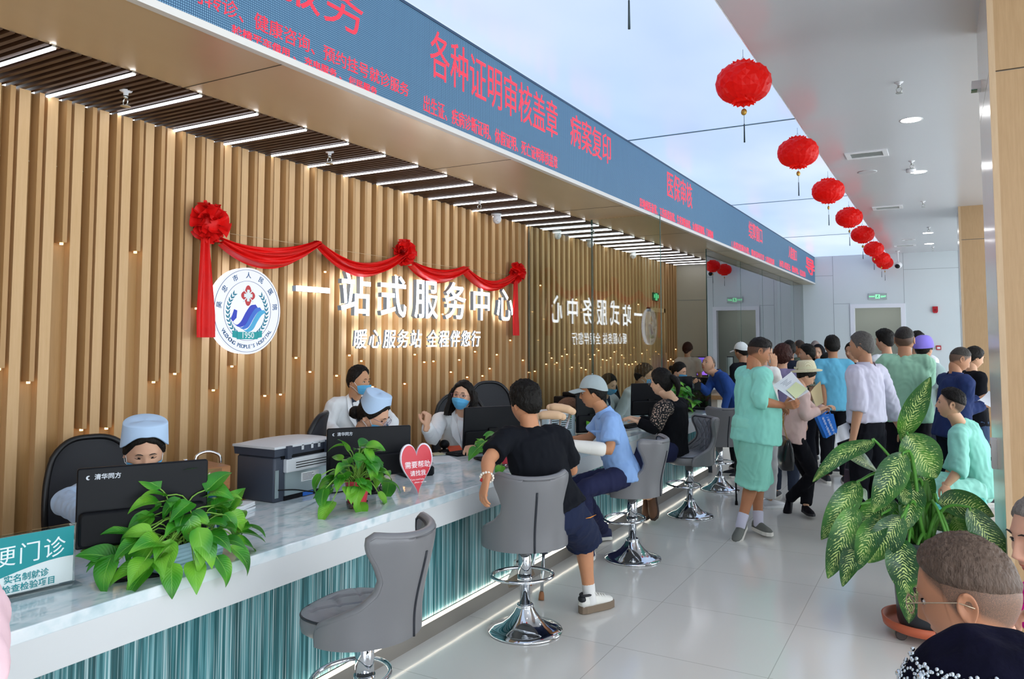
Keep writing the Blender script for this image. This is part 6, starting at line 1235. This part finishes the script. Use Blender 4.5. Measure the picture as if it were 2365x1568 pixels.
# crutches leaning on the counter
PAD = mat('crutch_pad', '#e3bd97', .6); AL = mat('crutch_alu', '#c2c7cb', .25, .9)
def crutch(lab, tip, top):
    o = thing('crutch', lab, 'crutch', tip, 0, 'crutches leaning on the counter'); d = V(top)-V(tip); L = d.length; d.normalize(); s_ = d.cross(V((.3, -1, 0))).normalized()
    m = MB(); m.tube([d*.03, d*.30], .011, 8); m.tube([d*.28, d*.34+s_*.018, d*(L*.72)+s_*.035, d*(L-.02)+s_*.07], .0095, 8); m.tube([d*.28, d*.34-s_*.018, d*(L*.72)-s_*.035, d*(L-.02)-s_*.07], .0095, 8); m.build('frame', AL, o)
    m = MB(); m.lathe([(.018, 0), (.017, .03), (.013, .05)], n=14, ax=tuple(d)); m.build('rubber_tip', mat('rubber_brown', '#a06a45', .7), o)
    m = MB(); m.tube([d*(L)+s_*.085, d*(L+.01)+s_*.05, d*(L+.012), d*(L+.01)-s_*.05, d*L-s_*.085], [.025, .030, .031, .030, .025], 12); m.ell(d*L+s_*.085, (.025,)*3, 10, 8); m.ell(d*L-s_*.085, (.025,)*3, 10, 8); m.build('arm_pad', PAD, o)
    m = MB(); m.tube([d*(L*.66)+s_*.04, d*(L*.66)-s_*.04], .016, 10); m.build('hand_grip', PAD, o); m = MB(); m.box(d*.31, (.05, .04, .06), d.to_track_quat('Z', 'Y').to_matrix()); m.build('height_clamp', mat('clamp_dark', '#3a4150', .5), o)
crutch('aluminium crutch with tan pad leaning on the counter, the nearer one', PZ(1250, 1386, 0)+V((0, 0, .0)), PD(1272, 962, 5.35)); crutch('aluminium crutch with tan pad leaning on the counter, the farther one', PZ(1222, 1352, 0), PD(1296, 946, 5.55))
# low dark screen at the far end of the counter
o = thing('counter_screen', 'low smoked glass screen at the far end of the counter', 'screen', (-2.9, 9.62, 0), 0); m = MB(); m.bx((-.6, 0, .0), (.35, .02, 1.16)); m.build('panel', glass('smoked', '#8f9ba6', .05, .7), o); m = MB(); m.bx((-.6, -.004, 1.16), (.35, .024, 1.17)); m.build('top_edge', PBLK, o)
# booth behind the glass
o = thing('booth_counter', 'wood-topped booth counter under the tall glass front', 'counter', (-3.06, 12.6, 0)); MB().bx((-.35, -1.2, .76), (.25, 1.2, .82)).build('top', wood('booth_wood', '#b08a5c', '#c7a274', 'Y', .4), o); MB().bx((-.02, -1.15, 0), (.12, 7.6, .76)).build('front', mat('booth_front', '#d5d2c8', .4), o)
def bscreen(lab, c, rz, w_, h_, col):
    o = thing('booth_monitor', lab, 'monitor', c, rz); MB().bx((-w_/2, -.012, .1), (w_/2, .012, .1+h_)).build('panel', PBLK, o); m = MB(); m.bx((-w_/2+.015, -.0135, .115), (w_/2-.015, -.012, .085+h_)); m.build('screen', col, o); m = MB(); m.bx((-.03, 0, 0), (.03, .02, .12)); m.bx((-.1, -.06, 0), (.1, .06, .01)); m.build('stand', PBLK2, o)
t = NT('violet_screen'); t.base('#000000'); t.l(t.ramp(t.noise(t.co(), 4, 2), [(.3, '#2b3fae'), (.6, '#9a62d8')]), t.b.inputs['Emission Color']); t.b.inputs['Emission Strength'].default_value = .30
bscreen('booth monitor with violet screen beside the clerk in beige', PD(1618, 842, 13.75)-V((0, 0, .3)), radians(35), .5, .34, t.m)
bscreen('black framed booth monitor behind the glass near the white cap', PD(1664, 840, 12.6)-V((0, 0, .3)), radians(20), .42, .32, mat('screen_grey', '#9aa6a2', .3))
MB().bx((WX+.09, 13.38, .0), (-3.2, 13.82, .78)).build('booth_desk', mat('desk_pale', '#c9bfae', .5)); tag(bpy.data.objects['booth_desk'], 'pale desk in the booth under the violet monitor', 'desk')
# ================================================================ right side: plant, bench, things held
t = NT('dieffenbachia_leaf'); uv = t.n('ShaderNodeUVMap').outputs[0]; s2 = t.n('ShaderNodeSeparateXYZ', {0: uv}); q = t.math('ABSOLUTE', t.math('SUBTRACT', s2.outputs[1], .5))
wob = t.noise(t.co(), 30, 2); ph = t.math('ADD', t.math('SUBTRACT', t.math('MULTIPLY', s2.outputs[0], 120.), t.math('MULTIPLY', q, 55.)), t.math('MULTIPLY', wob, 14.)); st = t.math('SINE', ph)
fld = t.noise(t.co(), 55, 3, .7); msk = t.math('ADD', t.math('SUBTRACT', t.math('ADD', st, .12), t.math('MULTIPLY', q, 3.0)), t.math('MULTIPLY', t.math('SUBTRACT', fld, .5), 4.4)); br_ = t.ramp(msk, [(.12, (0, 0, 0, 1)), (.5, (1, 1, 1, 1))])
g_ = t.ramp(t.noise(t.co(), 5, 2), [(.35, '#173d24'), (.52, '#27592a'), (.72, '#5a9430')]); t.base(t.mix(br_, g_, '#c9dc86')); t.set(Roughness=.28); t.bump(t.math('SINE', ph), .12, .003); tr = t.n('ShaderNodeBsdfTranslucent', {'Color': lin('#5fa82a')}); mx = t.n('ShaderNodeMixShader', {0: .18, 1: t.b.outputs[0], 2: tr.outputs[0]}); t.l(mx.outputs[0], t.out.inputs[0]); DIEF = t.m
P0 = PZ(2138, 1470, 0); P0.z = 0; PC = V((P0.x, P0.y, .56))
o = thing('dieffenbachia', 'tall variegated leafy plant in a dark grey pot on a wheeled terracotta saucer', 'plant', P0)
MB().lathe([(.135, .07), (.14, .09), (.165, .5), (.172, .51), (.172, .535), (.16, .535), (.155, .50)], n=32).build('pot', mat('pot_dark', '#3f4347', .35, bump=.15, bs=40), o); MB().lathe([(.155, .50), (.001, .505)], n=24).build('soil', SOIL, o)
MB().lathe([(.0, .052), (.17, .052), (.205, .065), (.212, .105), (.222, .105), (.214, .058), (.18, .042), (.0, .042)], n=36).build('saucer', mat('terracotta', '#b85a3a', .5), o)
for k in range(4): a = pi/4+k*pi/2; m = MB(); m.lathe([(.026, -.014), (.03, -.01), (.03, .01), (.026, .014)], (.165*cos(a), .165*sin(a), .03), 14, ax=(cos(a+1), sin(a+1), 0)); m.build('caster', mat('caster_dark', '#3a2d2a', .5), o)
LV = [((2080, 1012), (2147, 878), .11, .0, .05, 0), ((2094, 1000), (2160, 1105), .19, -.12, .15, 1), ((2088, 1045), (2036, 1172), .14, -.25, .5, 0), ((2022, 1018), (1896, 1090), .10, -.1, .5, 0), ((2030, 1090), (1968, 1052), .13, -.02, .2, 0), ((1985, 1110), (1918, 1240), .13, -.08, .5, 0), ((1978, 1165), (1926, 1330), .13, -.15, .5, 0), ((1998, 1235), (1950, 1338), .11, -.2, .5, 0),
      ((2062, 1150), (1990, 1215), .13, -.1, .4, 0), ((2040, 1185), (1985, 1300), .12, -.22, .4, 0), ((2085, 1190), (2018, 1300), .14, -.28, .4, 1), ((2078, 1240), (2092, 1370), .15, -.3, .5, 0), ((2098, 1260), (2102, 1440), .12, -.22, .6, 0), ((2165, 1160), (2295, 1185), .17, -.12, .4, 0), ((2190, 1245), (2295, 1280), .13, -.3, .4, 0), ((2235, 1170), (2322, 1330), .13, -.28, .6, 0), ((2115, 1110), (2098, 1215), .12, -.1, .3, 0), ((2062, 1085), (2095, 1165), .10, -.12, .2, 0), ((2200, 1190), (2235, 1275), .13, .06, .3, 0), ((2120, 1175), (2145, 1085), .12, .08, .2, 1), ((2150, 1215), (2195, 1190), .12, .05, .3, 1), ((2110, 1290), (2160, 1330), .12, -.2, .5, 0), ((2010, 1180), (1995, 1130), .1, .1, .3, 0), ((2210, 1290), (2300, 1385), .13, -.3, .5, 0)]
D0 = 4.33
for i, (b, e, wd, dd, drp, f_) in enumerate(LV):
    pb = PD(*b, D0+dd+.05)-P0; pe = PD(*e, D0+dd-(.0 if f_ else .08))-P0; d = pe-pb; L = d.length; m = MB(); up = V((0, 0, 1)) if abs(d.normalized().z) < .75 else V((.1, -1, .2))
    view = (V((0, 0, HCAM))-(pb+P0)).normalized(); n_ = (up*.6+view*(.9 if f_ else .7)); leafmesh(m, pb, d+V((0, 0, L*drp*.32)), n_, L*1.04, wd*1.12, drp*.8, .16, False, 17, 11, .006, i)
    lf = m.build('leaf', DIEF, o)
    r0 = V((.05*cos(i*2.4), .05*sin(i*2.4), .50)); mid = r0.lerp(pb, .5)+V((0, 0, .10+.06*(i % 3))); m = MB(); m.tube(spline([r0, mid, pb, pb+d*.06], 12), [lerp(.012, .0045, k/11) for k in range(12)], 8); m.build('stalk', mat('stalk_green', '#4f8a34', .4), lf)
m = MB()
for k in range(4): a = k*1.6; m.tube([(.03*cos(a), .03*sin(a), .49), (.05*cos(a), .05*sin(a), .7), (.03*cos(a+.6), .03*sin(a+.6), .86)], [.02, .018, .012], 9)
m.build('cane', mat('cane_green', '#46752e', .5), o)
# teal waiting bench along the right wall
TEALB = mat('bench_teal', '#4fc0b4', .4); o = thing('waiting_bench', 'teal padded waiting bench under the boy in mint', 'bench', (.0, 0, 0))
for i in range(4):
    y = 6.05+.56*i; m = MB(); m.rbox((.02, y+.27, .385), (.46, .53, .06), .03); m.build('seat', TEALB, o)
m = MB(); m.bx((-.05, 6.0, .31), (.05, 8.3, .355)); m.build('beam', AL, o)
for y in (6.3, 7.9): m = MB(); m.tube([(-.2, y, .02), (0, y, .06), (.25, y, .02)], .018, 8); m.tube([(0, y, .06), (0, y, .32)], .02, 8); m.build('leg', CHR, o)
# sheets of paper and bags people hold
def sheet(lab, pts, col='#e9ecf0', name='paper_sheet', cat='paper', th=.0012, par=None, nm='sheet'):
    c = sum((V(p) for p in pts), V())/len(pts); o = par or thing(name, lab, cat, c); c = V(o.location); n = (V(pts[1])-V(pts[0])).cross(V(pts[2])-V(pts[0])).normalized(); m = MB(); a = [V(p)-c for p in pts]; N = 9
    def f(off): return lambda u, v: a[0].lerp(a[1], u).lerp(a[3].lerp(a[2], u), v)+n*(off+.010*sin(pi*u)*(1-v*.6))
    m.grid(f(0), N, N); m.grid(lambda u, v: f(th)(1-u, v), N, N)
    for k in (0, 1): m.rings([[f(0)(k, j/(N-1)) for j in range(N)], [f(th)(k, j/(N-1)) for j in range(N)]], False, False, closed=False); m.rings([[f(0)(j/(N-1), k) for j in range(N)], [f(th)(j/(N-1), k) for j in range(N)]], False, False, closed=False)
    m.build(nm, mat('sheet_'+col, col, .75), o); return o, a, n
def qd(D, *p): return [PD(u, v, D+(0 if i < 2 else -.0)) for i, (u, v) in enumerate(p)]
P = [PD(1784, 890, 6.35), PD(1828, 858, 6.5), PD(1868, 904, 6.35), PD(1834, 924, 6.15)]
o, a, n = sheet('white form with yellow slip held by the man in mint', P); tw = -1 if n.dot(V((0, 0, HCAM))-P[0]) < 0 else 1
sheet('', [V(P[0]).lerp(P[2], .28).lerp(P[3], .3)+n*tw*.012, V(P[1]).lerp(P[2], .55).lerp(P[0], .2)+n*tw*.014, V(P[2]).lerp(P[1], .1)+n*tw*.010, V(P[3]).lerp(P[2], .1)+n*tw*.006], '#dfe6b4', par=o, nm='yellow_slip')
Tq = frame(V(P[0]).lerp(P[1], .25).lerp(P[3], .18)-o.location+n*tw*.012, V(P[1])-V(P[0]), (V(P[0])-V(P[3]))*1.)
m = MB()
for i in range(5): m.T = Tq; m.bx((.0+.01*(i % 2), -.012*i, 0), (.10-.02*(i % 3), -.012*i+.003, .0006))
m.T = None; m.build('printed_lines', mat('print_grey', '#7d8496', .7), o)
sheet('buff envelope held under the chin of the woman in straw hat', qd(7.2, (1872, 905), (1895, 880), (1902, 930), (1885, 940)), '#d8c79a', 'envelope', 'envelope', .004)
o, a, n = sheet('bright blue cloth bag with white lettering held by the woman in straw hat', [PD(1887, 962, 7.05), PD(1925, 956, 7.1), PD(1935, 998, 7.1), PD(1909, 1012, 7.05)], '#1f78dc', 'cloth_bag', 'bag', .05)
tw = -1 if n.dot(V((0, 0, HCAM))-V(o.location)) < 0 else 1
m = MB(); ax = (a[3]-a[0]).normalized(); ay = (a[1]-a[0]).normalized(); 
for i, ch in enumerate('吴忠市人民医院'): text_mb(m, ch, .026, frame(a[0].lerp(a[1], .28)+ax*(.028+.026*i)+n*(.014 if tw > 0 else -.004), ay, -ax), .001)
for i, ch in enumerate('一站式服务中心'): text_mb(m, ch, .026, frame(a[0].lerp(a[1], .55)+ax*(.024+.026*i)+n*(.014 if tw > 0 else -.004), ay, -ax), .001)
m.build('lettering', mat('bag_print', '#eef4fb', .6), o); m = MB(); m.tube(spline([a[0].lerp(a[1], .2), V((0, 0, .13)), a[0].lerp(a[1], .8)], 12), .006, 6); m.build('handle', mat('sheet_#1f78dc', '#1f78dc', .75), o)
# black handbag with chain
HB = PD(1815, 1045, 6.95); o = thing('handbag', 'black leather handbag on a gold chain beside the woman in straw hat', 'bag', HB, radians(-70)); m = MB(); rs = []
for z, w_, d_ in ((-.15, .085, .05), (-.14, .10, .06), (-.05, .13, .065), (.06, .15, .05), (.13, .155, .02), (.135, .15, .012)): rs.append([V((w_*math.copysign(abs(cos(a_))**.6, cos(a_)), d_*math.copysign(abs(sin(a_))**.6, sin(a_)), z-.03*(cos(a_))*(z+.15))) for a_ in [2*pi*j/28 for j in range(28)]])
m.rings(rs, True, True); m.build('body', mat('bag_black', '#101116', .25), o); m = MB(); q0 = V((.13, 0, .10)); q1 = V((-.13, 0, .12)); top = V((-.10, .02, .40)); Q = spline([q1, V((-.14, .01, .26)), top, V((.0, -.02, .28)), q0], 46)
for i in range(0, 45): d = (Q[i+1]-Q[i]).normalized(); m.tube([Q[i]+(d.orthogonal().normalized()*cos(b_)+d.cross(d.orthogonal().normalized())*sin(b_))*.0 + d*.009*cos(b_)+(d.orthogonal().normalized() if i % 2 else d.cross(d.orthogonal()).normalized())*.006*sin(b_) for b_ in [2*pi*j/10 for j in range(10)]], .0022, 5, closed=True)
m.build('chain_strap', mat('gold_chain', '#b08f4a', .3, .8), o)
sheet('folded white papers held by the grey-haired man in lilac', [PD(1935, 985, 6.2), PD(1962, 972, 6.3), PD(1968, 1010, 6.2), PD(1930, 1024, 6.1)], '#dfe2ea'); 
o, a, n = sheet('dark plum shopping bag hanging from the hand of the man in lilac', [PD(1950, 1085, 6.25), PD(1984, 1092, 6.2), PD(1986, 1150, 6.2), PD(1948, 1128, 6.25)], '#3a2a38', 'shopping_bag', 'bag', .05); m = MB(); m.tube(spline([a[0]+V((0, 0, .0)), V((.0, 0, .27)), a[1]], 10), .004, 6); m.build('handle', mat('sheet_#3a2a38', '#3a2a38', .75), o)
sheet('white papers read by the man in navy', [PD(2258, 925, 6.85), PD(2284, 902, 7.0), PD(2296, 912, 6.9), PD(2288, 940, 6.75)], '#e6e9ef')
o = thing('phone', 'black phone held up by the bald man at the counter end', 'phone', PD(1611, 886, 9.22), .4); MB().rbox((0, 0, 0), (.075, .16, .01), .008, rot=M.Rotation(1.3, 3, 'X')).build('case', PBLK, o)
o = thing('walking_stick', 'thin dark walking stick standing behind the man in mint', 'stick', PZ(1701, 1166, 0)); m = MB(); m.tube([(0, 0, .02), (-.01, .01, .85)], .009, 8); m.build('shaft', PBLK, o); MB().lathe([(.016, 0), (.013, .04)], n=10).build('rubber_tip', PBLK2, o)
# ---------------------------------------------------------------- people in the foreground
def xf1(o, H, J, k, Rz, root):
    H.glasses(o, '#b9a58c', .0013)
person('seated man with grey-brown cropped hair and thin glasses, bottom right, facing left', sit(.42, 10), PD(2236, 1378, 1.62), 78, dict(st='top', th=.016, ths=.008, c='#5a4a40', fade=1), '#b98263', '#171b2c', '#20232c', 'long', 'long', head=(0, 14, 0), vox=.009, hi=2, extra=xf1, fixz=None, k=1.0, eyes='open')
def xf2(o, H, J, k, Rz, root):
    t = NT('velvet_black'); t.base(t.mix(t.noise(t.co(), 12, 4), '#07080f', '#14132a')); t.set(Roughness=.95); t.b.inputs['Specular IOR Level'].default_value = .08; t.bump(t.noise(t.co(), 40, 4), .6, .01)
    m = H.shell(lambda a: .05+.25*max(0, cos(a)), .030, fn=lambda p, a, v, o_: V((p.x*1.12, p.y*1.1, p.z+.012*NZ.noise(p*22)))); hat = m.build('velvet_hat', t.m, o)
    bd = MB(); rg = random.Random(4); SV_ = mat('bead_silver', '#c9d3dc', .12, .9)
    def on(a, v): el = lerp(.12, pi/2, v); p = H.surf(a, el, .034); return H.T @ V((p.x*1.12, p.y*1.1, p.z))
    for i in range(26): a = -radians(lerp(-20, 100, i/25)); bd.ell(on(a, .02+.02*sin(i)), (.0042,)*3, 8, 6)
    for i in range(26): a = -radians(lerp(-20, 100, i/25)); bd.ell(on(a, .42+.02*sin(i*2)), (.0036,)*3, 8, 6)
    for (a, v, r) in ((-15, .2, .022), (-42, .22, .026), (-70, .2, .024), (-30, .34, .012), (-56, .34, .012), (-95, .25, .018), (10, .22, .018)):
        for j in range(18): q = 2*pi*j/18; bd.ell(on(radians(a)+r*cos(q)/.1, v+r*sin(q)/.14), (.0030,)*3, 7, 5)
        for j in range(8): q = 2*pi*j/8; bd.ell(on(radians(a)+r*.5*cos(q)/.1, v+r*.5*sin(q)/.14), (.0030,)*3, 7, 5)
        bd.ell(on(radians(a), v), (.007, .007, .007), 8, 6)
    b_ = bd.build('bead_embroidery', SV_, hat); b_['kind'] = 'stuff'
person('person in black velvet hat with silver bead embroidery, lower right corner', sit(.42, 6), PD(2290, 1668, 1.24), 100, dict(st='woman', th=.014, ths=.012), '#c99f82', '#14131f', '#14131c', 'long', 'long', head=(0, 6, 0), vox=.010, extra=xf2, k=.99)
person('elderly person with lined face at the right edge, in magenta and cream', sit(.42, 8), PD(2425, 1244, 2.02), 112, dict(st='short', th=.010, ths=.006, c='#7a7470'), '#d6a58d', '#d8138f', '#d9d2a8', 'long', 'long', head=(10, 6, 0), vox=.010, hi=True, k=.98, hv=JP(elL=(2440, 1450, 1.98), wrL=(2392, 1425, 1.86)), foot=dict(handL=dict(d=V((-.8, .2, .3)), n=V((-.2, .3, -.9)), curl=.35)))
person('person in pale pink sleeve at the left edge, leaning on the counter', lean(stand(), 10), PD(-420, 930, 1.45), 88, dict(st='woman', th=.02, ths=.015), '#dcb090', '#e6c3cb', '#2a2c36', 'long', 'long', vox=.010, hi=False, wr=.012, loose=1.12, hv=JP(elR=(-88, 1440, 1.12), wrR=(-90, 1600, 1.0), shR=(-270, 1180, 1.3)))
sheet('white sheet with blue line drawing held low in the right foreground', [PD(2090, 1600, 1.5), PD(2140, 1480, 1.62), PD(2210, 1500, 1.6), PD(2180, 1620, 1.5)], '#dde4f0')
